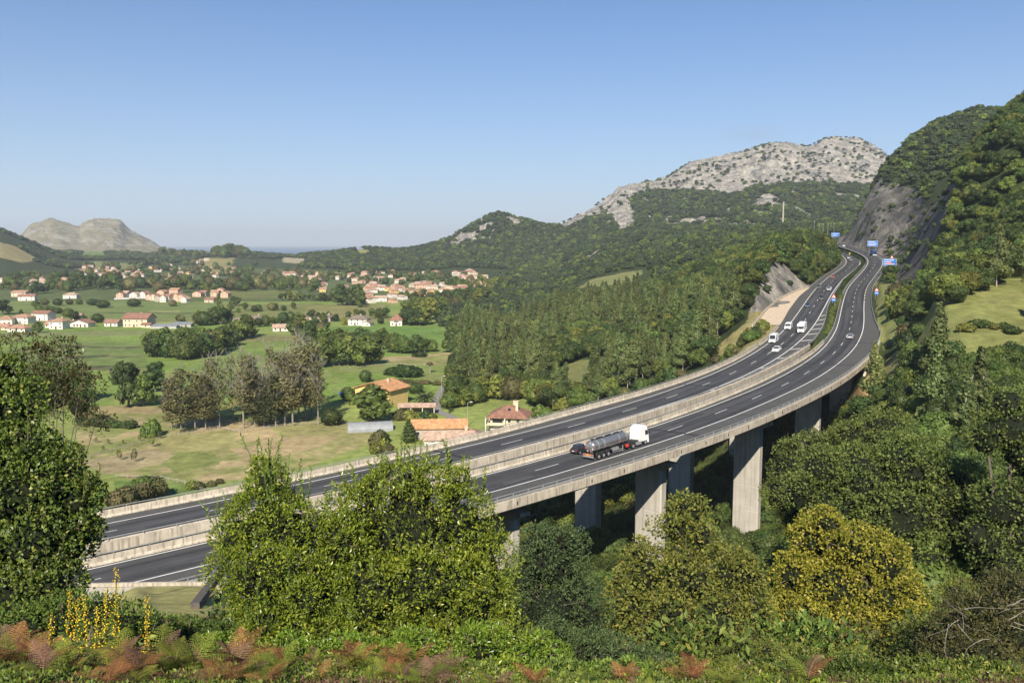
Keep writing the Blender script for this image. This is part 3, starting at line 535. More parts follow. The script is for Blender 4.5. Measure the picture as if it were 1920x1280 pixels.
def cover(x, y, z):
    """colour (n,3), rock (n,), open ground (n,) for points on the ground"""
    P = project(np.stack([x, y, z], 1)); px, py = P[:, 0], P[:, 1]; D = y
    j = 3.2 * (fbm(x / 14, y / 14, 3, 21) - 0.5) * np.clip(D / 200, 0.4, 1.5)
    px = px + j * 2.0; py = py + j
    n1 = fbm(x / 38, y / 38, 4, 3); n2 = fbm(x / 7, y / 7, 3, 9)
    col = np.empty((len(x), 3)); col[:] = GREEN
    WA = [(840,775),(905,742),(1000,745),(1000,770),(1110,768),(1260,712),(1330,690),(1300,600),(1100,530),(960,533),(880,554),(815,598),(848,642),(842,690)]
    WA2 = [(925,552),(930,525),(965,505),(1060,490),(1110,495),(1080,545),(1000,560)]
    wood = (z > -50) | (D < 185) | (inpoly(px, py, WA) & (D > 175) & (D < 900)) | (inpoly(px, py, WA2) & (D > 500) & (D < 1600))
    col[wood] = WOODF
    vil = (D > 900) & (z < -45) & ~wood; col[vil] = (0.10, 0.125, 0.045)
    t = smooth01((n1 - 0.42) * 5)[:, None]; valley = ~wood & ~vil & (D < 900)
    col = np.where(valley[:, None], col * (1 - t) + np.array(GREEN2) * t, col)
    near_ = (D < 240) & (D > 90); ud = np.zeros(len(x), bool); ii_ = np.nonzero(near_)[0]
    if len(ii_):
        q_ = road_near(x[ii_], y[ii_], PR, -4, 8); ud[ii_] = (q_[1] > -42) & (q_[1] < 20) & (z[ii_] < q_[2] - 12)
    wood |= ud; col[ud] = (0.05, 0.06, 0.025)  # scrub floor below the decks, coloured dark to stand for their shade
    openg = np.zeros(len(x), bool); openg[valley | vil] = True
    fg = (D < 70) & (px < 1200); col[fg] = (0.06, 0.065, 0.03)
    for poly, d0, d1, c in FIELDS:
        m = inpoly(px, py, poly) & (D > d0) & (D < d1)
        cc = np.array(c)
        if c == DRY:
            q = smooth01((n1 * 0.5 + n2 * 0.5 - 0.43) * 6)[:, None]; cc = cc * (1 - q) + np.array((0.21, 0.225, 0.075)) * q
            col = np.where(m[:, None], cc, col)
        else:
            q = (0.75 + 0.5 * n2)[:, None]; q2 = smooth01((n2 - 0.5) * 6)[:, None] * 0.35
            col = np.where(m[:, None], (cc * q) * (1 - q2) + np.array((0.20, 0.18, 0.08)) * q2, col)
        openg |= m
    rock = np.zeros(len(x)); nr = fbm(x / 26, y / 26, 4, 33); nf = fbm(x / 9, y / 9, 4, 44)
    for poly, d0, d1, s in ROCKS:
        m = inpoly(px, py, poly) & (D > d0) & (D < d1)
        if s >= 1: v = smooth01((nr * 0.6 + nf * 0.4 - 0.22) * 9)
        elif s == 0.9: v = smooth01((nr * 0.5 + nf * 0.5 - 0.40) * 6) * 0.6
        else: v = smooth01((nr - (1.0 - s) * 0.5 - 0.20) * 14)
        rock = np.where(m, np.maximum(rock, v), rock)
    poly, d0, d1 = BROKEN
    m = inpoly(px, py, poly) & (D > d0) & (D < d1)
    rock = np.where(m, np.maximum(rock, smooth01((nr - 0.59) * 22)), rock)
    pena = (D > 2900) & (D < 4400) & (px < 330)
    col = np.where((pena)[:, None], np.array((0.215, 0.195, 0.125)) * (0.8 + 0.4 * n1)[:, None], col)
    rocky = (inpoly(px, py, ROCKS[0][0]) & (D > 1500))
    col = np.where(rocky[:, None], np.array((0.21, 0.20, 0.13)), col)
    return col, rock, openg

# ------------------------------------------------------------------ terrain sheet
uu = np.r_[np.arange(-520, -60, 20.0), np.arange(-60, 1984, 3.6), np.arange(1984, 2500, 16.0)]
def seg(a, b, n): return np.exp(np.linspace(math.log(a), math.log(b), n, endpoint=False))
yy = np.r_[seg(2.6, 60, 150), seg(60, 180, 110), seg(180, 700, 330), seg(700, 1400, 150), seg(1400, 2700, 230), seg(2700, 3100, 14), seg(3100, 3900, 70), seg(3900, 9000, 10), [9000.0]]
YY, UU = np.meshgrid(yy, uu, indexing='ij')
GX = (UU - 960) / F * YY * CT; GY = YY
GZ = height(GX, GY)
cx, cy, cz = GX.ravel(), GY.ravel(), GZ.ravel()
gcol, grock, gopen = cover(cx, cy, cz)
# limestone relief
rr = fbm(cx / 22, cy / 22, 4, 71); rl = np.abs(fbm(cx / 60, cy / 60, 4, 72) - 0.5) * 2
rel = ((rr - 0.5) * 16 - rl * 10 + (fbm(cx / 7, cy / 7, 3, 73) - 0.5) * 5) * grock * np.clip((cy - 250) / 1600, 0.05, 1.4)
strata = np.sin((cz * 0.9 + cx * 0.10 + fbm(cx / 40, cy / 40, 3, 5) * 12)) * 1.1 * grock * np.clip((cy - 300) / 1900, 0.02, 1.0)
cz = cz + rel + strata
nU, nY = len(uu), len(yy)
ii = (np.arange(nY - 1)[:, None] * nU + np.arange(nU - 1)[None, :]).ravel()
me = np_mesh('ground', np.stack([cx, cy, cz], 1), np.stack([ii, ii + 1, ii + nU + 1, ii + nU], 1), (), smooth=True)
ca = me.color_attributes.new('cover', 'FLOAT_COLOR', 'POINT'); ca.data.foreach_set('color', np.c_[gcol, np.ones(len(gcol))].astype(np.float32).ravel())
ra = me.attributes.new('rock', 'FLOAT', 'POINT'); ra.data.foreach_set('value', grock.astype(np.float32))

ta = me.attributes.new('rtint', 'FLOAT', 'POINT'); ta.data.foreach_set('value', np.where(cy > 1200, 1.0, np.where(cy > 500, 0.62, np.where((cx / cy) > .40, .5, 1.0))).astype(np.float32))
def ground_material():
    m = bpy.data.materials.new('ground_cover'); m.use_nodes = True; n = m.node_tree; p = n.nodes['Principled BSDF']
    p.inputs['Roughness'].default_value = 0.95; p.inputs['Specular IOR Level'].default_value = 0.1
    tc = n.nodes.new('ShaderNodeTexCoord')
    a = n.nodes.new('ShaderNodeAttribute'); a.attribute_name = 'cover'; b = n.nodes.new('ShaderNodeAttribute'); b.attribute_name = 'rock'
    def noise(s, d=5, r=0.6, lac=2.0):
        z = n.nodes.new('ShaderNodeTexNoise'); z.inputs['Scale'].default_value = s; z.inputs['Detail'].default_value = d; z.inputs['Roughness'].default_value = r
        n.links.new(tc.outputs['Object'], z.inputs['Vector']); return z
    def rng(src, a0, a1, b0, b1):
        r = n.nodes.new('ShaderNodeMapRange'); r.inputs[1].default_value = a0; r.inputs[2].default_value = a1; r.inputs[3].default_value = b0; r.inputs[4].default_value = b1
        n.links.new(src, r.inputs[0]); return r
    n1 = noise(0.35, 8, 0.72); n2 = noise(0.03, 4)
    v1 = rng(n1.outputs['Fac'], 0.3, 0.7, 0.62, 1.38); v2 = rng(n2.outputs['Fac'], 0.3, 0.7, 0.85, 1.18)
    mu = n.nodes.new('ShaderNodeMath'); mu.operation = 'MULTIPLY'; n.links.new(v1.outputs[0], mu.inputs[0]); n.links.new(v2.outputs[0], mu.inputs[1])
    hs = n.nodes.new('ShaderNodeHueSaturation'); n.links.new(a.outputs['Color'], hs.inputs['Color']); n.links.new(mu.outputs[0], hs.inputs['Value'])
    # rock
    r1 = noise(0.034, 9, 0.66); r2 = noise(0.5, 6, 0.7)
    cr = n.nodes.new('ShaderNodeValToRGB'); e = cr.color_ramp.elements
    e[0].position = 0.36; e[0].color = (0.15, 0.145, 0.135, 1); e[1].position = 0.56; e[1].color = (0.41, 0.375, 0.32, 1)
    n.links.new(r1.outputs['Fac'], cr.inputs[0])
    cr2 = n.nodes.new('ShaderNodeHueSaturation'); v3 = rng(r2.outputs['Fac'], 0.3, 0.7, 0.7, 1.3)
    # tilted beds in the rock
    mp = n.nodes.new('ShaderNodeMapping'); mp.inputs['Rotation'].default_value = (0.5, 0.65, 0.9); mp.inputs['Scale'].default_value = (0.30, 0.06, 0.06); n.links.new(tc.outputs['Object'], mp.inputs[0])
    bd = n.nodes.new('ShaderNodeTexNoise'); bd.inputs['Scale'].default_value = 1.0; bd.inputs['Detail'].default_value = 5; bd.inputs['Distortion'].default_value = .4; n.links.new(mp.outputs[0], bd.inputs['Vector'])
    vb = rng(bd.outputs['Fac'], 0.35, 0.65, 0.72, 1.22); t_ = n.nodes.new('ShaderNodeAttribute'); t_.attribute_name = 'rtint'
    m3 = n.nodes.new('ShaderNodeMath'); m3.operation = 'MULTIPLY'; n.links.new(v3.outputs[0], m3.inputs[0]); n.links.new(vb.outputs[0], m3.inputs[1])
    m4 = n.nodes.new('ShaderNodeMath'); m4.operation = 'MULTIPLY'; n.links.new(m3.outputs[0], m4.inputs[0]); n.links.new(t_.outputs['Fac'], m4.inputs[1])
    n.links.new(cr.outputs[0], cr2.inputs['Color']); n.links.new(m4.outputs[0], cr2.inputs['Value'])
    mx = n.nodes.new('ShaderNodeMix'); mx.data_type = 'RGBA'
    ad = n.nodes.new('ShaderNodeMath'); ad.operation = 'MULTIPLY_ADD'; ad.inputs[1].default_value = 1.0
    nn = rng(r1.outputs['Fac'], 0.3, 0.7, 0.35, -0.35); n.links.new(b.outputs['Fac'], ad.inputs[0]); n.links.new(nn.outputs[0], ad.inputs[2])
    st = rng(ad.outputs[0], 0.38, 0.62, 0, 1); st.clamp = True
    g0 = rng(b.outputs['Fac'], 0.02, 0.12, 0, 1); m2 = n.nodes.new('ShaderNodeMath'); m2.operation = 'MULTIPLY'
    n.links.new(st.outputs[0], m2.inputs[0]); n.links.new(g0.outputs[0], m2.inputs[1])
    n.links.new(m2.outputs[0], mx.inputs['Factor']); n.links.new(hs.outputs[0], mx.inputs['A']); n.links.new(cr2.outputs[0], mx.inputs['B'])
    n.links.new(mx.outputs['Result'], p.inputs['Base Color'])
    bp = n.nodes.new('ShaderNodeBump'); bp.inputs['Distance'].default_value = 0.5; bp.inputs['Strength'].default_value = 0.5
    n.links.new(n1.outputs['Fac'], bp.inputs['Height'])
    bp2 = n.nodes.new('ShaderNodeBump'); bp2.inputs['Distance'].default_value = 14.0; n.links.new(b.outputs['Fac'], bp2.inputs['Strength'])
    n.links.new(r1.outputs['Fac'], bp2.inputs['Height']); n.links.new(bp.outputs[0], bp2.inputs['Normal']); n.links.new(bp2.outputs[0], p.inputs['Normal'])
    return m
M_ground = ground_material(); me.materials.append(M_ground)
tag(link('ground', me), kind='structure')

# sea, down to the horizon
M_sea = mat('sea_water', (0.035, 0.10, 0.20), 0.45, 0.05, 0.002, spec=0.3)
V = [(-19000, 3200, -84), (19000, 3200, -84), (19000, 30000, -84), (-19000, 30000, -84)]
tag(link('sea', np_mesh('sea', V, [(0, 1, 2, 3)], [M_sea])), kind='structure')

# ------------------------------------------------------------------ carriageways
kl = np.arange(-9, KL1, 0.25); kr = np.arange(-9, KR1, 0.25)
ribbon('road', PL, kl, lb, lm, 0.0, M_asphalt, kind='structure')
ribbon('road', PR, kr, rm, rb, 0.0, M_asphalt, kind='structure')
ribbon('gravel_lane', PL, np.arange(10.4, 17.4, 0.25), lambda k: lb(k) - esc_w(k) + 0.3, lambda k: lb(k) + 0.25, 0.02, M_gravel, kind='structure')
for P, a_, b_, ks_ in ((PR, lambda k: 4.26, lambda k: rb(k) - .13, kr), (PL, lambda k: lb(k) + .25, lambda k: -4.26, kl), (PR, rm, lambda k: -4.26, kr), (PL, lambda k: 4.3, lm, kl)):
    ribbon('road_shoulder', P, ks_[:-2], a_, b_, 0.004, M_asphalt2, kind='structure')
def line_strip(P, k0, k1, wl, width, dz=0.010):
    wl_ = wl if callable(wl) else (lambda k: wl)
    ks = np.arange(k0, k1 + 1e-6, 0.25) if k1 - k0 > 0.4 else np.array([k0, (k0 + k1) / 2, k1])
    V = []
    for k in ks: V += [spot(P, k, wl_(k) - width / 2, dz), spot(P, k, wl_(k) + width / 2, dz)]
    return V, [(2 * i, 2 * i + 1, 2 * i + 3, 2 * i + 2) for i in range(len(ks) - 1)]
mk = MB()
W4 = 4.11
for P, kmax, outer in ((PL, KL1, -1), (PR, KR1, 1)):
    mk.add(*line_strip(P, -9, kmax - .3, -W4, 0.26)); 
    if P is PL: mk.add(*line_strip(P, -9, kmax - .3, W4, 0.32))
    else:
        mk.add(*line_strip(P, -9, 16.6, W4, 0.26))
        for i in range(30): mk.add(*line_strip(P, 16.8 + i * 0.62, 17.2 + i * 0.62, W4, 0.28))
    for i in range(-9, int(kmax) - 1): mk.add(*line_strip(P, i, i + 0.30, 0, 0.17))
for i in range(17):      # hatching beside the median of the left carriageway
    k = -2.0 + i * 0.95 if i < 12 else 8.6 + (i - 11) * 0.6
    if k > 14: break
    w1 = lm(k) - 0.25
    if w1 - W4 < 0.7: continue
    a = spot(PL, k, W4 + 0.35, 0.010); b = spot(PL, k + 0.17, w1, 0.010); d = spot(PL, k + 0.06, W4 + 0.35, 0.010); c = spot(PL, k + 0.23, w1, 0.010)
    mk.add([a, b, c, d], [(0, 1, 2, 3)])
tag(mk.build('road_marking', M_line), kind='structure')
jt = MB()                # expansion joints and patches across the deck
for P, ka, wa, wb in ((PR, 1.95, rm, rb), (PR, 6.95, rm, rb), (PR, 9.3, rm, rb), (PL, -0.6, lb, lm), (PL, 4.0, lb, lm), (PL, 7.9, lb, lm)):
    for dk, w0 in ((0, 0.03),):
        V = [spot(P, ka, wa(ka) + .1, 0.014), spot(P, ka, wb(ka) - .1, 0.014), spot(P, ka + w0, wb(ka) - .1, 0.014), spot(P, ka + w0, wa(ka) + .1, 0.014)]
        jt.add(V, [(0, 1, 2, 3)])
tag(jt.build('road_joint', M_joint), kind='structure')
pt = MB(); rp = random.Random(4)
for P, k0_, k1_ in ((PR, -4, 16), (PL, -4, 15)):
    for i in range(12):
        k = rp.uniform(k0_, k1_); c_ = rp.choice((-2.05, 2.05)) + rp.uniform(-.5, .5); h_ = rp.uniform(.5, 1.5); l_ = rp.uniform(.2, 1.4); ks_ = np.linspace(k, k + l_, 6); V = []
        for q in ks_: V += [spot(P, q, c_ - h_ / 2, .007), spot(P, q, c_ + h_ / 2, .007)]
        pt.add(V, [(2 * i_, 2 * i_ + 1, 2 * i_ + 3, 2 * i_ + 2) for i_ in range(5)])
tag(pt.build('road_patch', mat('road_patch_asphalt', (.050, .050, .052), .9, .25, .8)), kind='structure')

# ------------------------------------------------------------------ viaduct: two decks, piers with heads, parapets, abutments
via = empty('viaduct', tuple(spot(PR, 3.8, 0, -26)))
tag(via, 'long curved twin concrete viaduct carrying the motorway across the wooded hollow', 'viaduct')
vinv = Matrix.Translation(-Vector(via.location))
def vpart(mb, name, m, **k):
    me = mb.mesh(name, m, **k); me.transform(vinv); return link(name, me, via)
kd = lateral(None, -5.0, KABR + 0.3); kdl = lateral(None, -5.0, KABL + 0.3)
def deck(P, ks, a, b):
    g = lambda f, d: (lambda k: f(k) + d)
    mid = lambda k: (a(k) + b(k)) / 2
    prof = [(g(a, -.55), 0.02), (g(a, -.55), -0.95), (g(a, -.15), -1.05), (lambda k: mid(k) - 4.2, -1.35), (lambda k: mid(k) - 3.4, -3.0),
            (lambda k: mid(k) + 3.4, -3.0), (lambda k: mid(k) + 4.2, -1.35), (g(b, .15), -1.05), (g(b, .55), -0.95), (g(b, .55), 0.02), (g(b, .3), 0.02), (g(b, .3), -0.06), (g(a, -.3), -0.06), (g(a, -.3), 0.02)]
    return loft(P, ks, prof)
vpart(deck(PR, kd, rm, rb), 'deck', M_concrete); vpart(deck(PL, kdl, lb, lm), 'deck', M_concrete)
def pier(P, k, a, b, zb):
    c = spot(P, k, (a(k) + b(k)) / 2 + 0.4); p, d, n = station(P, k); rz = math.atan2(n[1], n[0])
    top = c[2] - 3.0; mb = MB(); h = top - 1.5 - zb; W, T = 5.6, 1.7
    # chamfered shaft with shallow vertical panel and pour joints
    def ring(w, t, ch, z): return [(-w/2+ch,-t/2,z),(w/2-ch,-t/2,z),(w/2,-t/2+ch,z),(w/2,t/2-ch,z),(w/2-ch,t/2,z),(-w/2+ch,t/2,z),(-w/2,t/2-ch,z),(-w/2,-t/2+ch,z)]
    zs = [zb]; z = zb + 4.5
    while z < top - 2.5: zs += [z, z + 0.05, z + 0.12, z + 0.17]; z += 5.2
    zs += [top - 1.5]
    V = []
    for i, z in enumerate(zs):
        inset = 0.05 if (i > 0 and i < len(zs) - 1 and (i - 1) % 4 in (1, 2)) else 0
        V += ring(W - 2 * inset, T - 2 * inset, 0.22, z)
    m = len(zs); Fs = [(i * 8 + j, i * 8 + (j + 1) % 8, (i + 1) * 8 + (j + 1) % 8, (i + 1) * 8 + j) for i in range(m - 1) for j in range(8)]
    Fs += [tuple(range(8))[::-1], tuple(range((m - 1) * 8, m * 8))]
    M = Matrix.Translation((c[0], c[1], 0)) @ Matrix.Rotation(rz, 4, 'Z')
    mb.add([M @ Vector(v) for v in V], Fs)
    o = vpart(mb, 'pier', M_pier)
    cp = MB(); w2 = 9.6; P8 = [(-W/2, -T/2-.1, top-1.5), (W/2, -T/2-.1, top-1.5), (w2/2, -T/2-.1, top-.55), (w2/2, -T/2-.1, top+.02), (-w2/2, -T/2-.1, top+.02), (-w2/2, -T/2-.1, top-.55)]
    cp.poly([M @ Vector(q) for q in P8], M.to_3x3() @ Vector((0, T + .2, 0)))
    me = cp.mesh('pier_head', M_concrete); me.transform(vinv); ch = link('pier_head', me, o)
for k in (-2.6, -0.50, 1.50, 3.62, 5.85, 8.05):
    c = spot(PR, k, 2.5); pier(PR, k, rm, rb, H1(c[0], c[1]) - 3)
for k in (-2.7, -0.65, 1.42, 3.47, 5.5, 7.3):
    c = spot(PL, k, -1); pier(PL, k, lb, lm, H1(c[0], c[1]) - 3)
# abutments
def abut(P, k, a, b, zb):
    p, d, n = station(P, k); A = spot(P, k, a(k) - .3, -1.1); B = spot(P, k, b(k) + .3, -1.1)
    mb = MB(); A0 = A.copy(); B0 = B.copy(); A0[2] = zb; B0[2] = zb
    mb.poly([A, B, B0, A0], tuple(d * 1.4)); vpart(mb, 'abutment', M_concrete)
    w = MB(); L = 26
    Q = [spot(P, k, b(k) + .3, -1.06)]; 
    for i in range(1, 6): Q.append(spot(P, k - i * 0.30, b(k - i * .3) + .05, -1.06))
    return A, B
cA = spot(PR, 9.35, 9.9); abut(PR, 9.35, rm, rb, -48); abut(PL, 7.95, lb, lm, -46)
wing = MB()      # pale wing wall under the outer edge at the far end of the viaduct
ks = np.arange(7.9, 10.9, 0.2); V = []
for k in ks:
    t = spot(PR, k, rb(k) - .5, -1.1); b0 = spot(PR, k, rb(k) - 1.2, 0); b0[2] = -41.5 + 3.0 * (k - 7.9)
    if b0[2] > t[2] - .5: b0[2] = t[2] - .5
    V += [t, b0]
n_, Fs = len(ks), []
Vb = [Vector(v) - Vector(station(PR, 9.0)[2]) * 0.6 for v in V]
Fs = [(2 * i, 2 * i + 2, 2 * i + 3, 2 * i + 1) for i in range(n_ - 1)]; off = 2 * n_
Fs += [(a + off, d + off, c + off, b + off) for (a, b, c, d) in Fs]
Fs += [(2 * i, 2 * i + off, 2 * i + 2 + off, 2 * i + 2) for i in range(n_ - 1)] + [(0, 1, 1 + off, off), (2 * n_ - 2, 2 * n_ - 2 + off, 2 * n_ - 1 + off, 2 * n_ - 1)]
wing.add(V + Vb, Fs); vpart(wing, 'wing_wall', mat('pale_concrete', (0.58, 0.52, 0.44), 0.85, 0.1, 0.4))

# concrete parapets (parts of the viaduct where it stands on the deck)
def parapet(P, k0, k1, w, side, h=0.92, t0=0.42, t1=0.20, name='parapet', inset=0.0):
    """New Jersey section, sloped face towards the traffic (side = +1: traffic on the left)"""
    g = lambda d: (lambda k: w(k) + d * side)
    prof = [(g(-t0 + .0), 0.0), (g(-t0 + .02), 0.12), (g(-t1), 0.38), (g(-t1 + .05), h), (g(.08), h), (g(.08), 0.0)]
    return loft(P, np.arange(k0, k1 + 1e-6, 0.25), prof)
vpart(parapet(PL, -5, KABL, lb, -1, 1.05), 'parapet', M_parapet)
vpart(parapet(PL, -5, KABL, lm, 1, 0.30), 'parapet', M_parapet)
vpart(parapet(PR, -5, KABR, rm, -1, 1.0), 'parapet', M_parapet)
vpart(loft(PR, kd, [(lambda k: rb(k) - .12, 0.02), (lambda k: rb(k) - .12, 0.28), (lambda k: rb(k) + .58, 0.28), (lambda k: rb(k) + .58, -0.98), (lambda k: rb(k) + .552, -0.98), (lambda k: rb(k) + .552, 0.02)]), 'edge_beam', M_parapet)
vpart(loft(PL, kdl, [(lambda k: lm(k) + .10, 0.31), (lambda k: lm(k) + .62, 0.31), (lambda k: lm(k) + .62, -1.02), (lambda k: lm(k) + .555, -1.02), (lambda k: lm(k) + .555, 0.03), (lambda k: lm(k) + .10, 0.03)]), 'edge_beam', M_parapet)
# dark drain stains modelled as scuppers along the edge beam
for k in np.arange(-4.5, 9.3, 0.42):
    if (int(k * 10) % 3) == 0 and k < 4: continue
    p, d, n = station(PR, k); c = spot(PR, k, rb(k) + .60, -.35); vpart(MB().box(tuple(c), (0.08, 0.14, 0.55), math.atan2(n[1], n[0])), 'scupper', M_dark)
# side walls continuing on the ground
def tagw(o, l, c, g=None): return tag(o, l, c, g)
tagw(parapet(PL, KABL + .02, 10.2, lb, -1, 1.0).build('barrier_wall', M_parapet), 'low concrete barrier along the left edge of the road below the gravel lane', 'barrier')
tagw(loft(PL, np.arange(10.25, 17.4, 0.25), [(lambda k: lb(k) - esc_w(k) - .25, -.3), (lambda k: lb(k) - esc_w(k) - .25, 0.75), (lambda k: lb(k) - esc_w(k) + .1, 0.75), (lambda k: lb(k) - esc_w(k) + .25, -.3)]).build('barrier_wall', M_parapet), 'pale concrete kerb wall along the outer edge of the gravel lane', 'barrier')

# steel rails: beam, top tube and separate posts
def rail(P, k0, k1, wf, z0, label, posts=0.16, h=0.55, beam=True, side=1):
    root = empty('guard_rail', tuple(spot(P, (k0 + k1) / 2, wf((k0 + k1) / 2), z0))); tag(root, label, 'guard rail', None)
    inv = Matrix.Translation(-Vector(root.location)); ks = np.arange(k0, k1 + 1e-6, 0.25)
    g = lambda d: (lambda k: wf(k) + d)
    mb = loft(P, ks, [(g(-.03), z0 + h - .05), (g(-.03), z0 + h + .05), (g(.05), z0 + h + .05), (g(.05), z0 + h - .05)])
    me = mb.mesh('top_rail', M_galv); me.transform(inv); link('top_rail', me, root)
    if beam:
        mb = loft(P, ks, [(g(-.05), z0 + h * .35 - .12), (g(-.09), z0 + h * .35), (g(-.05), z0 + h * .35 + .12), (g(.02), z0 + h * .35 + .12), (g(.02), z0 + h * .35 - .12)])
        me = mb.mesh('beam', M_galv); me.transform(inv); link('beam', me, root)
    pm = MB().box((0, 0, h / 2), (0.10, 0.12, h)).mesh('post', M_galv)
    kk = list(np.arange(k0, k1, posts)); kk = kk[:100]
    for k in kk:
        p, d, n = station(P, k); c = Vector(spot(P, k, wf(k), z0)) - Vector(root.location)
        o = link('post', pm, root); o.location = c; o.rotation_euler = (0, 0, math.atan2(d[1], d[0]))
    return root
rail(PR, -4.9, 10.9, lambda k: rb(k) + .1, 0.28, 'grey steel guard rail on the outer deck edge nearest the viewer', 0.16, 0.75)
rail(PL, -5.0, KABL, lambda k: lb(k) - .05, 1.05, 'thin steel rail on top of the parapet on the valley side', 0.24, 0.28, False)
rail(PL, -5.0, KABL, lambda k: lm(k), 0.30, 'thin steel rail on the farther of the two median parapets', 0.24, 0.40, False)
rail(PR, -5.0, KABL, lambda k: rm(k), 1.0, 'thin steel rail on the nearer of the two median parapets', 0.24, 0.22, False)
rail(PR, 11.0, 27.0, lambda k: rb(k) - .1, 0.0, 'steel guard rail on the right verge below the rock cliff', 0.24, 0.75)
rail(PL, 8.1, 30.0, lambda k: lm(k) - .2, 0.0, 'steel guard rail along the far median edge of the left carriageway', 0.30, 0.75)
rail(PR, 8.3, 26.0, lambda k: rm(k) + .2, 0.0, 'steel guard rail along the near median edge of the right carriageway', 0.30, 0.75)
rail(PL, 17.5, 33.0, lambda k: lb(k) + .2, 0.0, 'steel guard rail on the left verge beyond the gravel lane', 0.30, 0.75)

# ------------------------------------------------------------------ haze
def haze_mat():
    m = bpy.data.materials.new('haze_air'); m.use_nodes = True; n = m.node_tree; n.nodes.clear()
    v = n.nodes.new('ShaderNodeVolumePrincipled'); v.inputs['Color'].default_value = (0.84, 0.92, 1.0, 1)
    v.inputs['Density'].default_value = 0.00008; v.inputs['Anisotropy'].default_value = 0.0
    o = n.nodes.new('ShaderNodeOutputMaterial'); n.links.new(v.outputs[0], o.inputs['Volume']); return m
HAZE = True
if HAZE:
    ho = MB().box((0, 15000, 159), (38600, 30200, 522)).build('haze', haze_mat()); tag(ho, kind='stuff')
# ------------------------------------------------------------------ vegetation
M_oak = leaf_mat('holm_oak_foliage', (0.029, 0.052, 0.015), (0.088, 0.130, 0.034), None, rough=0.5)
M_mid = leaf_mat('broadleaf_foliage', (0.054, 0.090, 0.019), (0.150, 0.200, 0.044), (0.17, 0.19, 0.05), 0.1)
M_lime = leaf_mat('light_green_foliage', (0.09, 0.12, 0.024), (0.22, 0.24, 0.05), (0.30, 0.26, 0.06), 0.12)
M_euc = leaf_mat('eucalyptus_foliage', (0.070, 0.106, 0.034), (0.185, 0.225, 0.072), (0.22, 0.22, 0.09), 0.1)
M_brownleaf = leaf_mat('browning_foliage', (0.075, 0.075, 0.028), (0.18, 0.17, 0.065), (0.25, 0.20, 0.08), 0.15)
M_far = leaf_mat('far_wood_foliage', (0.028, 0.047, 0.022), (0.070, 0.098, 0.042), None)

def fib_ico(n, seed=0):
    g = np.random.default_rng(seed); v = g.normal(size=(n, 3)); return v / np.linalg.norm(v, axis=1)[:, None]
def crown_mesh(name, lobes, n, size, m, seed=0, up=0.15, core=0.78, jitter=0.75, elong=1.4, mats=None):
    """a crown: n leaf clumps set on the skins of the lobes (centre, radii), and dark inner masses that close it"""
    g = np.random.default_rng(seed)
    C = np.array([l[0] for l in lobes], float); Rr = np.array([l[1] if hasattr(l[1], '__len__') else (l[1],) * 3 for l in lobes], float)
    pr = (Rr[:, 0] * Rr[:, 2]); pr = pr / pr.sum()
    li = g.choice(len(lobes), n, p=pr); d = g.normal(size=(n, 3)); d[:, 2] += up; d /= np.linalg.norm(d, axis=1)[:, None]
    rad = 0.80 + 0.30 * g.random(n) ** 0.8
    P = C[li] + d * Rr[li] * rad[:, None]
    # drop clumps buried deep in another lobe
    keep = np.ones(n, bool)
    for j in range(len(lobes)):
        q = (((P - C[j]) / Rr[j]) ** 2).sum(1); keep &= ~((q < 0.42) & (li != j))
    P = P[keep]; d = d[keep]; k = len(P)
    nrm = d + g.normal(size=(k, 3)) * jitter; nrm /= np.linalg.norm(nrm, axis=1)[:, None]
    a = np.cross(nrm, g.normal(size=(k, 3))); a /= np.linalg.norm(a, axis=1)[:, None]; b = np.cross(nrm, a)
    s = size * (0.6 + 0.8 * g.random(k))[:, None]
    # rhombus shaped clump, slightly folded
    v0 = P - a * s * 0.5 * elong; v1 = P + b * s * 0.42 + nrm * s * 0.12; v2 = P + a * s * 0.5 * elong; v3 = P - b * s * 0.42 + nrm * s * 0.12
    V = np.stack([v0, v1, v2, v3], 1).reshape(-1, 3); Fq = np.arange(4 * k).reshape(-1, 4)
    if core:
        bm = bmesh.new(); bmesh.ops.create_icosphere(bm, subdivisions=2, radius=1.0)
        iv = np.array([v.co[:] for v in bm.verts]); it = np.array([[v.index for v in f.verts] for f in bm.faces]); bm.free()
        for j in range(len(lobes)):
            nz = 1 + 0.18 * (g.random(len(iv)) - 0.5)
            cv = C[j] + iv * Rr[j] * core * nz[:, None]; o = len(V)
            V = np.r_[V, cv]; Fq = np.r_[Fq, np.c_[it, it[:, 2]][:, [0, 1, 2, 2]] + o] if False else Fq
            tri_list.append((it + o))
    return V, Fq
def crown(name, lobes, n, size, m, seed=0, **k):
    global tri_list
    tri_list = []
    V, Fq = crown_mesh(name, lobes, n, size, m, seed, **k)
    me = bpy.data.meshes.new(name)
    T = np.concatenate(tri_list) if tri_list else np.zeros((0, 3), int)
    nl = Fq.size + T.size
    me.vertices.add(len(V)); me.vertices.foreach_set('co', V.astype(np.float32).ravel())
    me.loops.add(nl); me.loops.foreach_set('vertex_index', np.r_[Fq.ravel(), T.ravel()].astype(np.int32))
    me.polygons.add(len(Fq) + len(T))
    me.polygons.foreach_set('loop_start', np.r_[np.arange(len(Fq)) * 4, Fq.size + np.arange(len(T)) * 3].astype(np.int32))
    me.materials.append(m); me.update(calc_edges=True); return me

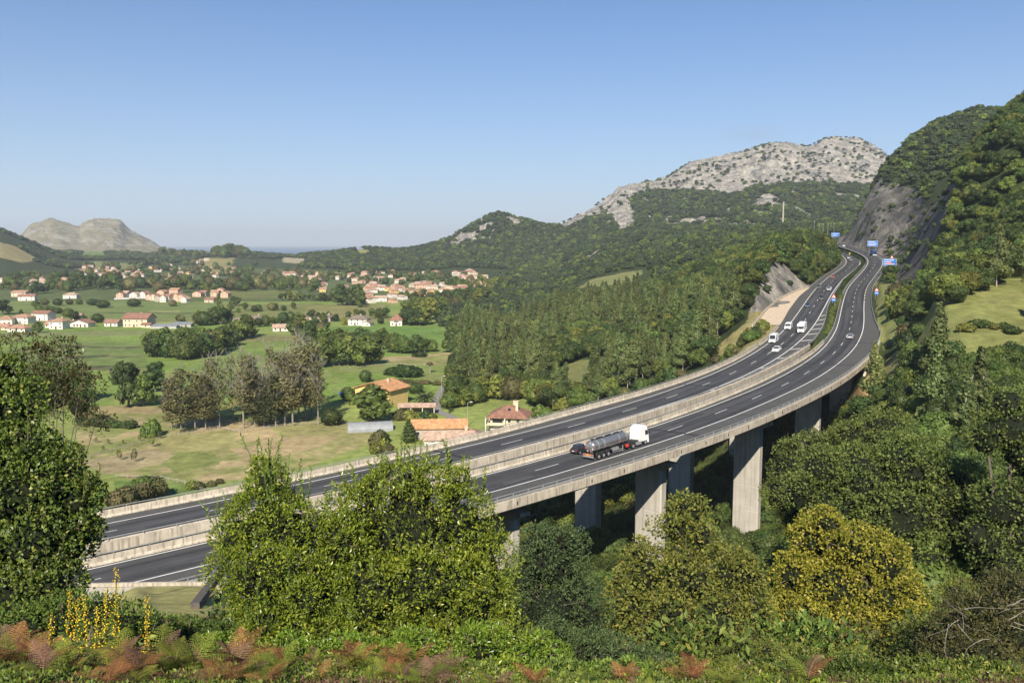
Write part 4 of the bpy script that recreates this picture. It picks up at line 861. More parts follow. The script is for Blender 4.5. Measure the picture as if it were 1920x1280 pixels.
def oak_lobes(seed, w=3.6, h=6.5, n=9, base=0.28):
    g = random.Random(seed); L = [((0, 0, h * 0.62), (w * 0.62, w * 0.62, h * 0.30))]
    for i in range(n):
        t = 2 * math.pi * (i + g.uniform(-.3, .3)) / n; r = w * g.uniform(0.42, 0.66); z = h * g.uniform(base + .10, 0.78)
        rr = w * g.uniform(0.30, 0.48); L.append(((r * math.cos(t), r * math.sin(t), z), (rr, rr, rr * g.uniform(.7, .95))))
    for i in range(3):
        L.append(((w * g.uniform(-.3, .3), w * g.uniform(-.3, .3), h * g.uniform(.78, .9)), (w * .33, w * .33, w * .26)))
    return L
def euc_lobes(seed, h=20, w=3.2, z0=0.38):
    g = random.Random(seed); L = []; n = 11
    for i in range(n):
        t = i / (n - 1); z = h * (z0 + (0.97 - z0) * t); r = w * (1.0 - 0.70 * t ** 1.6) * g.uniform(.8, 1.3); a = g.uniform(0, 6.28); q = w * 0.6 * (1 - t) * g.uniform(.5, 1.2)
        L.append(((q * math.cos(a), q * math.sin(a), z), (r * .62, r * .62, h * .07)))
    return L
def trunk_mesh(name, h, r, m, limbs=4, seed=0, spread=2.0, top=0.75):
    g = random.Random(seed); mb = MB(); a = Vector((0, 0, -0.6)); n = 4; pts = [a]
    for i in range(1, n + 1): pts.append(Vector((g.uniform(-.04, .04) * h, g.uniform(-.04, .04) * h, h * i / n)))
    for i in range(n): mb.tube(pts[i], pts[i + 1], r * (1 - .72 * i / n), r * (1 - .72 * (i + 1) / n), 7, False)
    for i in range(limbs):
        t = g.uniform(.35, .8); p = pts[0].lerp(pts[-1], t); an = 6.28 * i / max(limbs, 1) + g.uniform(-.4, .4)
        q = p + Vector((math.cos(an) * spread, math.sin(an) * spread, g.uniform(.5, 1.0) * spread)); mb.tube(p, q, r * .38, r * .12, 5, False)
    return mb.mesh(name, m)

CR = {}
def kinds():
    CR['oak'] = [crown('crown', oak_lobes(i, R.uniform(3.4, 4.0), R.uniform(6.2, 7.4)), 2300, 0.38, [M_oak, M_oak, M_mid, M_mid, M_oak, M_lime][i], i) for i in range(6)]
    CR['oak_near'] = [crown('crown', oak_lobes(60 + i, R.uniform(3.3, 3.9), R.uniform(6.2, 7.4), 12), 7500, 0.23, [M_oak, M_mid, M_mid, M_oak][i], 60 + i, core=.84) for i in range(4)]
    CR['oak_far'] = [crown('crown', oak_lobes(20 + i, R.uniform(3.6, 4.4), R.uniform(5.8, 7.0), 6), 300, 0.85, [M_far, M_far, M_oak, M_far, M_mid][i], i, core=0.86) for i in range(5)]
    CR['euc'] = [crown('crown', euc_lobes(i, R.uniform(16, 21), R.uniform(3.2, 4.4), (.3, .4, .2)[i % 3]), 1700, 0.55, M_euc, i, core=0.62, jitter=0.9) for i in range(4)]
    CR['valley'] = [crown('crown', oak_lobes(40 + i, R.uniform(3.4, 4.4), R.uniform(8.0, 10), 10, .15), 800, 0.66, [M_oak, M_mid, M_oak, M_mid, M_lime][i], i) for i in range(5)]
kinds()
TR = {'oak_near': [trunk_mesh('trunk', 4.2, 0.22, M_bark, 4, 21)], 'oak': [trunk_mesh('trunk', 4.2, 0.22, M_bark, 4, i) for i in range(2)], 'euc': [trunk_mesh('trunk', 17, 0.22, M_palebark, 5, 5, 1.4)], 'valley': [trunk_mesh('trunk', 6, 0.3, M_bark, 4, 8)]}

def scatter_stuff(name, pts, scl, rot, idx, meshes, kindlabel='stuff', sz=None):
    """very many small ones, placed on points as instances: one object"""
    pts = np.asarray(pts, np.float32)
    me = bpy.data.meshes.new(name); me.vertices.add(len(pts)); me.vertices.foreach_set('co', pts.ravel())
    sc = np.stack([scl, scl, scl if sz is None else sz], 1) if np.ndim(scl) == 1 else scl
    a = me.attributes.new('scl', 'FLOAT_VECTOR', 'POINT'); a.data.foreach_set('vector', np.asarray(sc, np.float32).ravel())
    a = me.attributes.new('rot', 'FLOAT_VECTOR', 'POINT'); r3 = np.zeros((len(pts), 3), np.float32)
    if np.ndim(rot) == 1: r3[:, 2] = rot
    else: r3[:] = rot
    a.data.foreach_set('vector', r3.ravel())
    a = me.attributes.new('idx', 'INT', 'POINT'); a.data.foreach_set('value', np.asarray(idx, np.int32))
    me.update(); o = link(name, me)
    src = bpy.data.collections.new(name + '_kinds')
    for i, m in enumerate(meshes):
        so_ = bpy.data.objects.new('%s_kind_%02d' % (name, i), m); src.objects.link(so_)
    ng = bpy.data.node_groups.new(name, 'GeometryNodeTree')
    ng.interface.new_socket('Geometry', in_out='INPUT', socket_type='NodeSocketGeometry'); ng.interface.new_socket('Geometry', in_out='OUTPUT', socket_type='NodeSocketGeometry')
    gi = ng.nodes.new('NodeGroupInput'); go = ng.nodes.new('NodeGroupOutput'); ip = ng.nodes.new('GeometryNodeInstanceOnPoints')
    ci = ng.nodes.new('GeometryNodeCollectionInfo'); ci.inputs['Collection'].default_value = src; ci.inputs['Separate Children'].default_value = True; ci.inputs['Reset Children'].default_value = True
    def named(nm, t):
        q = ng.nodes.new('GeometryNodeInputNamedAttribute'); q.data_type = t; q.inputs['Name'].default_value = nm; return q.outputs['Attribute']
    ng.links.new(gi.outputs[0], ip.inputs['Points']); ng.links.new(ci.outputs[0], ip.inputs['Instance']); ip.inputs['Pick Instance'].default_value = True
    ng.links.new(named('idx', 'INT'), ip.inputs['Instance Index']); ng.links.new(named('scl', 'FLOAT_VECTOR'), ip.inputs['Scale'])
    ng.links.new(named('rot', 'FLOAT_VECTOR'), ip.inputs['Rotation']); ng.links.new(ip.outputs[0], go.inputs[0])
    md = o.modifiers.new('scatter', 'NODES'); md.node_group = ng
    o['kind'] = 'stuff'; return o

def grid_pts(x0, x1, y0, y1, s):
    gx, gy = np.meshgrid(np.arange(x0, x1, s), np.arange(y0, y1, s)); gx = gx.ravel() + NR.uniform(-.42, .42, gx.size) * s; gy = gy.ravel() + NR.uniform(-.42, .42, gy.size) * s
    return gx, gy
def inview(x, y, m=120, top=-1000):
    u = 960 + F * x / (y * CT); return (u > -m) & (u < 1920 + m)
def off_road(x, y, pad=3.0):
    ok = np.ones(len(x), bool); nr = (y < 1000) & (x > -200) & (x < 420)
    i = np.nonzero(nr)[0]
    if len(i):
        for P, a, b in ((PL, lb, lm), (PR, rm, rb)):
            r, lat, z, k = road_near(x[i], y[i], P, -9, 60); ka = np.linspace(-10, 60, 141)
            wl = np.interp(k, ka, [a(q) for q in ka]); wr = np.interp(k, ka, [b(q) for q in ka])
            if P is PL: wl = wl - np.where((k > ESC[0]) & (k < 17.6), np.interp(k, ka, [esc_w(q) if 10 < q < 17.6 else 0 for q in ka]), 0)
            ok[i] &= ~((lat > wl - pad) & (lat < wr + pad))
    return ok
def lerp(a, b, t): return a + (b - a) * t

# --- woods near and middle: candidates on a loose grid over real ground, kept where the cover says wood
TREES = []       # (x, y, z, scale, rot, kind, variant, size on the picture)
WOOD_A = [(880,790),(850,770),(838,690),(845,640),(820,600),(880,556),(960,535),(1060,545),(1085,542),(1200,528),(1200,505),(1300,455),(1480,430),(1580,440),(1600,466),(1575,500),(1548,522),(1512,530),(1480,490),(1440,482),(1410,570),(1390,600),(1335,655),(1320,690),(1260,712),(1100,768),(1010,790),(1000,760),(990,742),(905,742),(880,765)]
GLADES = [([(1030,745),(1040,700),(1090,680),(1120,690),(1090,730)], 240, 420), ([(1150,690),(1190,665),(1210,690),(1180,710)], 200, 420), ([(1070,560),(1080,530),(1150,510),(1215,500),(1230,520),(1180,560),(1120,575)], 440, 1150)]
x, y = grid_pts(-60, 330, 168, 620, 5.6)
m = inview(x, y, 60) & off_road(x, y, 4.5); x, y = x[m], y[m]; z = height(x, y); pp = project(np.stack([x, y, z], 1))
m = inpoly(pp[:, 0], pp[:, 1], WOOD_A)
for g, a, b in GLADES: m &= ~(inpoly(pp[:, 0], pp[:, 1], g) & (y > a) & (y < b))
kk = road_near(x, y, PR, -9, 60); m &= ~((kk[1] < 14) & (kk[1] > -30) & (kk[3] < 9.5) & (kk[3] > -5)) | (pp[:, 1] < 700) & off_road(x, y, 8)
m &= ~((kk[1] > 0) & (kk[3] < 12))
col_, rock_, open_ = cover(x, y, z); m &= ~open_ & (rock_ < 0.4)
wood_a = np.stack([x[m], y[m], z[m]], 1)
# the slope behind the meadow on the right and the wood beside the viaduct's right end
x, y = grid_pts(70, 520, 236, 620, 4.7)
m = inview(x, y, 80) & off_road(x, y, 6); x, y = x[m], y[m]; z = height(x, y); pp = project(np.stack([x, y, z], 1)); kk = road_near(x, y, PR, -9, 60)
m = (pp[:, 0] > 1665) & ((kk[1] > 9.0) | (y > 600)) & ((kk[3] > 12) | (pp[:, 0] > 1700))
col_, rock_, open_ = cover(x, y, z); m &= ~open_ & (rock_ < 0.4)
m &= ~((y < 330) & (pp[:, 0] < 1674))
m &= ~inpoly(pp[:, 0], pp[:, 1] - 0, [(1660,560),(1688,500),(1730,400),(1765,320),(1800,322),(1790,400),(1765,450),(1735,520),(1712,560)])
wood_b = np.stack([x[m], y[m], z[m]], 1)
x, y = grid_pts(0, 260, 62, 236, 5.2)
m = inview(x, y, 100); x, y = x[m], y[m]; z = height(x, y); pp = project(np.stack([x, y, z], 1)); kk = road_near(x, y, PR, -9, 14)
m = (kk[1] > 14) & (pp[:, 0] > 1440) & ~((pp[:, 0] < 1560) & (y < 120) & (y > 0) & (kk[1] < 22))
m &= ~inpoly(pp[:, 0], pp[:, 1], [(1590,840),(1570,720),(1650,640),(1960,500),(1960,705),(1860,705),(1790,690),(1720,700),(1690,740),(1640,770)])
wood_c = np.stack([x[m], y[m], z[m]], 1)
# beneath and behind the viaduct
x, y = grid_pts(-60, 110, 60, 215, 5.0)
m = inview(x, y, 60); x, y = x[m], y[m]; z = height(x, y); pp = project(np.stack([x, y, z], 1)); kl_ = road_near(x, y, PL, -9, 14); kr_ = road_near(x, y, PR, -9, 14)
m = ((kr_[1] > 12) & (kr_[1] < 60) & (kr_[3] > -3) & (kr_[3] < 5.0) & (pp[:, 0] < 1350)) | ((np.abs(kr_[1]) < 12) & (z < kr_[2] - 15) & (NR.random(len(x)) < .35)) | ((kl_[1] < -11) & (kl_[1] > -40) & (kl_[3] > -3) & (kl_[3] < 7) & (pp[:, 0] > 900) & (NR.random(len(x)) < .8))
pierclear = np.ones(len(x), bool)
for k in (-2.6, -0.5, 1.5, 3.62, 5.85, 8.05):
    c = spot(PR, k, 2.5); pierclear &= np.hypot(x - c[0], y - c[1]) > 7
for k in (-2.7, -0.65, 1.42, 3.47, 5.5, 7.3):
    c = spot(PL, k, -1); pierclear &= np.hypot(x - c[0], y - c[1]) > 7
m &= pierclear
wood_d = np.stack([x[m], y[m], z[m]], 1)
print('woods', len(wood_a), len(wood_b), len(wood_c), len(wood_d))

def grow(P, group, sc=(0.8, 1.35), p_euc=None, extra=None):
    for q in P:
        D = q[1]; u = 960 + F * q[0] / (D * CT); kind = 'oak'
        if p_euc is not None and R.random() < p_euc(q, u): kind = 'euc'
        s = R.uniform(*sc); 
        if kind == 'euc': s = R.uniform(.62, 1.0)
        h = (7.0 if kind == 'oak' else 20) * s
        TREES.append([q[0], q[1], q[2] - 0.5, s, R.uniform(0, 6.28), kind, R.randrange(99), h / D, group])
def euc_a(q, u):
    n = vnoise(np.array([q[0] / 38.0]), np.array([q[1] / 45.0]), 77)[0]
    v = project(q[None])[0][1]
    if 860 < u < 1400 and 560 < v < 760: return 0.66 if n > .52 else 0.04
    return 0.0
grow(wood_a, 'a', (0.85, 1.45), euc_a)
ex = []
for k in np.arange(17.8, 36, .14):
    for d_ in (R.uniform(2.2, 4), R.uniform(4.5, 8), R.uniform(8, 13)):
        c = spot(PL, k, lb(k) - d_); ex.append((c[0], c[1], H1(c[0], c[1])))
ex = np.array(ex); ok_ = off_road(ex[:, 0], ex[:, 1], 1.8); grow(ex[ok_], 'a', (.5, .85))
grow(wood_b, 'b', (0.75, 1.15))
grow(wood_c, 'c', (0.85, 1.35), lambda q, u: .10 if (u > 1560 and q[1] > 120) else 0)
grow(wood_d, 'd', (0.7, 1.0))
LAB = {('oak', 'a'): ('evergreen oak in the wood between the valley and the motorway', 'oaks of the wood on the valley side'),
       ('oak', 'b'): ('evergreen oak on the steep wooded slope right of the motorway', 'oaks of the steep right slope'),
       ('oak', 'c'): ('dense green oak on the bank right of the viaduct piers', 'oaks beside the viaduct'),
       ('oak', 'd'): ('green oak growing in the hollow below the viaduct', 'oaks below the viaduct'),
       ('euc', 'a'): ('tall slender eucalyptus in the wood left of the motorway', 'eucalyptus trees of the wood'),
       ('euc', 'c'): ('tall slender eucalyptus on the bank right of the viaduct', 'eucalyptus trees beside the viaduct')}
def tree_thing(name, label, group, kind, var, loc, s, rz, cat='tree', sz=1.0, cmesh=None, tmesh=None):
    e = empty(name, loc, rz); e.scale = (s, s, s * sz); tag(e, label, cat, group)
    link('trunk', tmesh or TR[kind][var % len(TR[kind])], e); link('crown', cmesh or CR[kind][var % len(CR[kind])], e); return e
for kind, cap, nm in (('oak', 290, 'oak_tree'), ('euc', 190, 'eucalyptus_tree')):
    T = sorted([t for t in TREES if t[5] == kind], key=lambda t: -t[7])
    for t in T[:cap]:
        l, g = LAB[(kind, t[8])]; tree_thing(nm, l, g, kind if (kind != 'oak' or t[1] > 175) else 'oak_near', t[6], (t[0], t[1], t[2]), t[3], t[4])
    rest = T[cap:]
    if rest:
        A = np.array([[t[0], t[1], t[2]] for t in rest]); s = np.array([t[3] for t in rest]); r = np.array([t[4] for t in rest]); ix = np.array([t[6] % len(CR[kind]) for t in rest])
        tag(scatter_stuff('wood' if kind == 'oak' else 'eucalyptus_wood', A, s, r, ix, CR[kind]))
# scrub clinging to the rock cuts
x, y = grid_pts(100, 340, 290, 800, 4.2); m = inview(x, y, 10) & off_road(x, y, 4); x, y = x[m], y[m]; z = height(x, y); c_, r_, o_ = cover(x, y, z); n_ = fbm(x / 22, y / 22, 3, 91)
m = (r_ > .4) & (NR.random(len(x)) < np.where(n_ > .52, .42, .06)); RSC = (x[m], y[m], z[m])
# far woods on the hills
P_ = []; S_ = []
for (x0, x1, y0, y1, s, sc) in ((-400, 560, 600, 1000, 6.0, 1.0), (-700, 900, 1000, 1600, 7.6, 1.2), (-1500, 1500, 1600, 2500, 10, 1.5), (-2200, 100, 2500, 3300, 15, 1.9)):
    x, y = grid_pts(x0, x1, y0, y1, s); m = inview(x, y, 60); x, y = x[m], y[m]; z = height(x, y)
    m = (z > -66) & off_road(x, y, 8); x, y, z = x[m], y[m], z[m]; pp = project(np.stack([x, y, z], 1)); col_, rock_, open_ = cover(x, y, z)
    rocky = inpoly(pp[:, 0], pp[:, 1], ROCKS[0][0]) & (y > 1500)
    keep = ~open_ & (rock_ < 0.35) & ~(inpoly(pp[:, 0], pp[:, 1], GLADES[2][0]) & (y < 1150)) & ~((pp[:, 0] < 330) & (y > 2850))
    WA2 = [(925,552),(930,525),(965,505),(1060,490),(1110,495),(1080,545),(1000,560)]
    WA = [(840,775),(905,742),(1000,745),(1330,690),(1300,600),(1100,520),(960,520),(880,554),(815,598)]
    keep &= (z > -47) | inpoly(pp[:, 0], pp[:, 1], WA2) | (inpoly(pp[:, 0], pp[:, 1], WA) & (y < 1100))
    u = pp[:, 0]
    keep &= ~((u < 560) & (y > 1000) & (fbm(x / 120, y / 120, 3, 8) < 0.50))
    keep &= ~((u > 560) & (y > 1000) & (y < 1500) & (z < -40) & ~inpoly(pp[:, 0], pp[:, 1], WA2))
    rb_ = rocky & (NR.random(len(x)) < 0.17 * (fbm(x / 90, y / 90, 2, 14) > 0.46))
    keep = (keep & ~rocky) | rb_
    sz = np.where(rb_, 0.75, 1.0) * sc * np.where((NR.random(len(x)) < .12) & (y < 1500), 1.45, 1.0) * NR.uniform(.65, 1.25, len(x)) * (1.0 if y0 > 700 else 0.8)
    P_.append(np.stack([x, y, z - .8], 1)[keep]); S_.append(sz[keep])
P_ = np.concatenate(P_); S_ = np.concatenate(S_); print('far wood', len(P_))
tag(scatter_stuff('far_wood', P_, S_, NR.uniform(0, 6.28, len(P_)), NR.integers(0, 5, len(P_)), CR['oak_far'], sz=S_ * 0.85))

tag(scatter_stuff('cliff_scrub', np.stack([RSC[0], RSC[1], RSC[2] - .6], 1), NR.uniform(.25, .6, len(RSC[0])), NR.uniform(0, 6.28, len(RSC[0])), NR.integers(0, 5, len(RSC[0])), CR['oak_far']))
# ------------------------------------------------------------------ valley trees
M_poplar = leaf_mat('poplar_leaf_brown', (0.10, 0.105, 0.038), (0.25, 0.235, 0.09), (0.35, 0.31, 0.14), 0.2)
M_poplarg = leaf_mat('poplar_leaf_green', (0.045, 0.065, 0.025), (0.12, 0.135, 0.05), (0.19, 0.18, 0.07), 0.2)
M_twig = mat('grey_twig', (0.25, 0.225, 0.19), 0.95, 0.25, 2)
M_palm = leaf_mat('palm_leaf', (0.04, 0.055, 0.02), (0.11, 0.125, 0.045), None)
def mdim(me):
    co = np.empty(len(me.vertices) * 3, np.float32); me.vertices.foreach_get('co', co); co = co.reshape(-1, 3)
    return float(co[:, 2].max()), float(np.percentile(np.hypot(co[:, 0], co[:, 1]), 97))
def bare_mesh(name, h, seed, m, levels=4, spread=0.34, first=0.42, n0=9, r0=0.2):
    """upright bare tree: trunk, rising branches, twigs"""
    g = random.Random(seed); mb = MB(); mb.tube((0, 0, -.6), (0, 0, h * .55), r0, r0 * .6, 7, False); mb.tube((0, 0, h * .55), (0.1, 0, h * .97), r0 * .6, r0 * .1, 6, False)
    def br(p, d, L, r, lv):
        q = p + d * L; mb.tube(p, q, r, r * .45, 4 if lv > 1 else 3, False)
        if lv <= 0: return
        for i in range(3 if lv > 1 else 2):
            t = g.uniform(.35, 1.0); v = Vector((g.uniform(-1, 1), g.uniform(-1, 1), g.uniform(.2, 1.1))) * .55 + d
            br(p.lerp(q, t), v.normalized(), L * g.uniform(.45, .65), r * .45, lv - 1)
    for i in range(n0 * 2):
        z = h * (first + (0.93 - first) * i / (n0 * 2)); a = g.uniform(0, 6.28); f = 1 - (z / h - first) / (1.02 - first) * .75
        d = Vector((math.cos(a) * .55, math.sin(a) * .55, .85)).normalized(); br(Vector((0, 0, z)), d, h * spread * .62 * f, r0 * .36, levels - 1)
    return mb.mesh(name, m)
def poplar_lobes(seed, h, w, z0):
    g = random.Random(seed); L = []
    for i in range(16):
        t = i / 15; z = h * (z0 + (.95 - z0) * t); r = w * (0.55 + .45 * math.sin(math.pi * min(1, t * 1.1 + .15))); a = g.uniform(0, 6.28); q = w * .5 * g.uniform(.2, 1) * (1 - t * .6)
        L.append(((q * math.cos(a), q * math.sin(a), z), (r * .45, r * .45, h * .06)))
    return L
POP = {'brown': [crown('crown', poplar_lobes(i, 22, 5.2, .22), 3200, 0.46, M_poplar, i, core=0, jitter=1.2) for i in range(3)],
       'green': [crown('crown', poplar_lobes(5 + i, 19, 3.8, .16), 2600, 0.46, M_poplarg, 5 + i, core=0, jitter=1.2) for i in range(2)],
       'sparse': [crown('crown', poplar_lobes(9 + i, 22, 3.6, .30), 1300, 0.38, M_poplar, 9 + i, core=0, jitter=1.2) for i in range(2)]}
POPT = [bare_mesh('trunk', 25, 3 + i, M_twig, 4, .36, .30) for i in range(3)]
CR['bush'] = [crown('crown', [((0, 0, .9), (1.5, 1.5, 1.0)), ((.9, .2, .7), (.9, .9, .8)), ((-.8, .3, .8), (1, 1, .9)), ((.1, -.8, .6), (1, .9, .7)), ((0, .2, 1.5), (.9, .9, .6))], 620, 0.34, [M_oak, M_mid, M_lime, M_brownleaf][i], 90 + i, core=.86) for i in range(4)]
CR['round'] = [crown('crown', [((0, 0, 3.6), (3.3, 3.3, 3.4)), ((1.6, .6, 3.0), (2, 2, 2.2)), ((-1.5, .8, 3.2), (2.1, 2, 2.3)), ((.2, -1.7, 2.8), (2, 1.9, 2.1)), ((.3, .2, 5.4), (2, 2, 1.6))], 1100, 0.46, [M_oak, M_mid, M_brownleaf][i], 95 + i, core=.86) for i in range(3)]
CR['cone'] = [crown('crown', [((0, 0, z), (r, r, .9)) for z, r in ((1.0, 1.7), (2.2, 1.9), (3.4, 1.75), (4.6, 1.5), (5.8, 1.15), (6.9, .8), (7.8, .45))], 900, 0.42, M_oak, 99, core=.8)]
CR['sapling'] = [crown('crown', [((0, 0, 1.9), (.75, .75, .8)), ((.3, .1, 1.3), (.6, .6, .5)), ((-.2, 0, 2.6), (.45, .45, .6))], 260, 0.20, [M_lime, M_poplarg, M_brownleaf][i], 60 + i, core=0, jitter=1.2) for i in range(3)]
ST_TRUNK = trunk_mesh('trunk', 1.6, 0.05, M_palebark, 2, 3, .5)
DIMS = {k: [mdim(m) for m in v] for k, v in CR.items()}
def vt(px, py, hpx, kind='valley', var=None, wpx=None, label=None, group=None, name='broadleaf_tree', cat='tree', dmin=150, mass=False):
    g = ground_at(px, py, dmin)
    if g is None: return None
    D = g[1]; var = R.randrange(len(CR[kind])) if var is None else var
    hm, rw = DIMS[kind][var % len(CR[kind])]; s = hpx * D / F / hm
    sx = (wpx * D / F / (2 * rw)) if wpx else s * R.uniform(.92, 1.12)
    if mass: MASS.append((g[0], g[1], g[2] - .15, sx, s, kind, var)); return None
    e = empty(name, (g[0], g[1], g[2] - .15), R.uniform(0, 6.28)); e.scale = (sx, sx, s); tag(e, label, cat, group)
    if kind == 'sapling': link('trunk', ST_TRUNK, e)
    elif kind == 'bush': link('stem', ST_TRUNK, e)
    else: link('trunk', TR['valley'][0], e)
    link('crown', CR[kind][var % len(CR[kind])], e); return e
MASS = []
FARB = ('trees among the far houses', 'scattered pasture trees', 'belt toward the far village', 'long belt behind the terrace', 'left belt behind the village', 'trees at the foot of the left hills', 'rows beyond the wood edge', 'trees at the wooded foot')
def belt(label, group, pts, n, h, kinds=('valley',), name='broadleaf_tree', jy=2.0, cat='tree', wf=None, var=None, mass=None):
    mass = group in FARB if mass is None else mass
    pts = np.array(pts, float); s = np.r_[0, np.cumsum(np.hypot(*np.diff(pts, axis=0).T))]
    for i in range(n):
        t = s[-1] * (i + R.uniform(.15, .85)) / n; x = np.interp(t, s, pts[:, 0]); y = np.interp(t, s, pts[:, 1]) + R.uniform(-jy, jy); hh = R.uniform(*h)
        vt(x, y, hh, R.choice(kinds), var, hh * R.uniform(*wf) if wf else None, label, group, name, cat, mass=mass)
VR = ('valley', 'valley', 'round')
belt('dark green tree in the belt standing behind the browning poplars', 'belt behind the poplars', [(280,668),(340,674),(410,664)], 11, (44, 62), VR)
belt('rounded dark tree in the second row of the belt behind the poplars', 'belt behind the poplars, far row', [(290,655),(440,650)], 9, (34, 46), VR)
belt('olive brown tree in the line running up to the scattered white sheds', 'olive trees above the poplars', [(405,668),(425,640),(470,632)], 9, (34, 50), ('valley',), var=1)
belt('dark tree in the wooded strip right of the poplar tops', 'wooded strip right of the poplars', [(600,688),(640,684),(700,684)], 10, (44, 62), VR)
belt('dark tree at the back of the wooded strip behind the poplar tops', 'back of the wooded strip', [(580,650),(640,655),(720,655)], 11, (30, 44), VR)
belt('bushy tree in the short row below the white farmhouse with grey roof', 'row below the grey-roofed farmhouse', [(735,662),(812,660)], 6, (26, 40), VR)
vt(846, 660, 44, 'valley', 0, None, 'single full dark tree at the right end of the meadow below the tower house')
belt('tree in the clump right of the long grey shed roof', 'clump beside the grey sheds', [(365,610),(428,608)], 8, (22, 36), VR)
vt(411, 600, 52, 'euc', 0, None, 'tall thin dark tree rising above the clump beside the grey sheds')
belt('small conifer-like tree on the grass above the grey sheds', 'pair above the grey sheds', [(332,604),(346,604)], 2, (12, 15), ('round',))
for x, y, h, l in ((67,575,13,'first'), (84,572,13,'second'), (109,573,15,'third'), (130,571,12,'fourth'), (149,571,11,'fifth')):
    vt(x, y, h, 'round', None, h * 1.25, 'round dark tree, %s from left in the line across the green field' % l)
vt(175, 572, 13, 'round', 0, 26, 'broad low dark tree behind the pair of field trees by the village')
vt(193, 577, 16, 'round', 0, 27, 'broad round dark tree with a low crown in the middle of the green field')
vt(251, 575, 17, 'round', 0, 26, 'wide round dark tree in front of the orange roofed terrace')
vt(324, 574, 13, 'round', 2, 17, 'small olive bushy tree in front of the right end of the terrace')
vt(441, 573, 19, 'valley', 0, 24, 'dark tree standing right of the pale barn beyond the fields')
belt('low dark tree of the thicket behind the dark-roofed white house', 'thicket behind the dark-roofed house', [(72,584),(112,586)], 5, (10, 14), ('round',), wf=(1.3, 1.7))
vt(128, 594, 18, 'round', 1, 24, 'light green round tree right of the dark-roofed white house')
vt(140, 602, 20, 'valley', 0, 22, 'dark tree between the orange-roofed house and the gabled house')
vt(183, 605, 19, 'round', 0, 24, 'dark round tree between the gabled house and the low bungalow')
vt(71, 624, 23, 'valley', 1, 20, 'bushy green tree in front of the orange-roofed houses')
vt(158, 602, 11, 'round', 0, 15, 'small dark tree behind the gabled white house')
vt(40, 596, 17, 'valley', 2, 10, 'slim dark tree behind the leftmost orange roofs')
vt(5, 590, 30, 'valley', 0, 34, 'tall dark tree at the left edge of the picture beside the village')
belt('tree in the garden hedge left of the white tower house', 'trees left of the white tower house', [(645,598),(660,596),(735,598)], 6, (14, 22), VR)
belt('large tree in the dark grove right of the white tower house', 'grove right of the tower house', [(762,608),(800,609),(805,600)], 9, (26, 44), VR)
belt('tree at the back of the grove right of the white tower house', 'grove right of the tower house, back', [(760,592),(830,590)], 8, (26, 36), VR)
vt(645, 609, 17, 'bush', 2, 11, 'bright yellow-green cone shaped shrub left of the grey-roofed farmhouse')
vt(714, 607, 14, 'round', 0, 14, 'small round tree between the grey-roofed farmhouse and the white tower house')
belt('tree around the two grey-roofed cottages', 'trees around the grey cottages', [(455,612),(500,612),(560,602),(635,602)], 15, (15, 26), VR)
belt('tree in front of the grey cottages beyond the poplar tops', 'trees before the grey cottages', [(545,630),(610,628)], 9, (22, 34), VR)
belt('tree of the hedgerow crossing the fields below the village', 'hedgerow below the village', [(420,585),(560,580)], 9, (10, 17), VR)
belt('tree in the hedgerow beside the pale strip fields', 'hedgerow beside the strip fields', [(525,562),(640,566)], 14, (12, 22), VR)
belt('tall dark tree in the group between strip fields and village', 'tall group at the strip fields', [(635,572),(680,574)], 5, (26, 42), ('valley',))
belt('tree on the near edge of the village by the foot of the wooded hill', 'trees near the village end', [(745,560),(850,556),(930,546)], 24, (11, 18), VR)
belt('tree in the long dark belt behind the orange roofed terrace', 'long belt behind the terrace', [(135,540),(300,544),(470,546)], 42, (18, 30), VR, jy=5)
belt('tree in the belt behind the farmyard at the left edge', 'left belt behind the village', [(0,540),(60,548),(140,546)], 16, (14, 26), VR, jy=5)
belt('tree in the loose belt reaching from the terrace to the far village', 'belt toward the far village', [(440,536),(600,545)], 22, (14, 26), VR, jy=6)
belt('tree among the scattered houses of the far village', 'trees among the far houses', [(190,512),(420,516),(640,522),(900,528)], 190, (7, 15), ('round',), jy=11)
belt('tree at the foot of the left hills above the far village', 'trees at the foot of the left hills', [(0,528),(180,522)], 18, (12, 20), VR, jy=7)
belt('tree at the foot of the wooded hill beside the far village', 'trees at the wooded foot', [(840,540),(960,540)], 14, (14, 24), VR, jy=5)
belt('tree in the rows that divide the fields beyond the wood edge', 'rows beyond the wood edge', [(770,575),(850,572),(930,562)], 18, (14, 26), VR, jy=6)
belt('round tree scattered over the far pastures below the hills', 'scattered pasture trees', [(180,505),(330,500),(520,506),(700,508)], 30, (6, 12), ('round',), jy=9)
vt(1722, 632, 30, 'round', 0, 34, 'round dark bush at the left foot of the right meadow', None, 'shrub', 'shrub')
vt(1748, 660, 34, 'round', 1, 44, 'dark round bush casting a shadow in the lower left of the right meadow', None, 'shrub', 'shrub')
vt(1762, 566, 14, 'round', 0, 22, 'small dark bush in the middle of the right meadow', None, 'shrub', 'shrub')
belt('low bramble mound on the right meadow', 'bramble mounds on the right meadow', [(1800,640),(1860,600),(1900,640)], 6, (12, 18), ('bush',), 'shrub', 14, 'shrub', (1.6, 2.4))
belt('bush along the foot of the right slope beside the road verge', 'bushes along the right verge', [(1672,600),(1684,560),(1700,640),(1712,690)], 12, (22, 42), ('round', 'bush'), 'shrub', 6, 'shrub', (1.0, 1.3))
belt('shrub on the dry bank left of the motorway', 'shrubs of the dry bank', [(1340,690),(1380,660),(1430,620),(1400,650)], 14, (12, 26), ('bush', 'round'), 'shrub', 6, 'shrub', (1.1, 1.6))
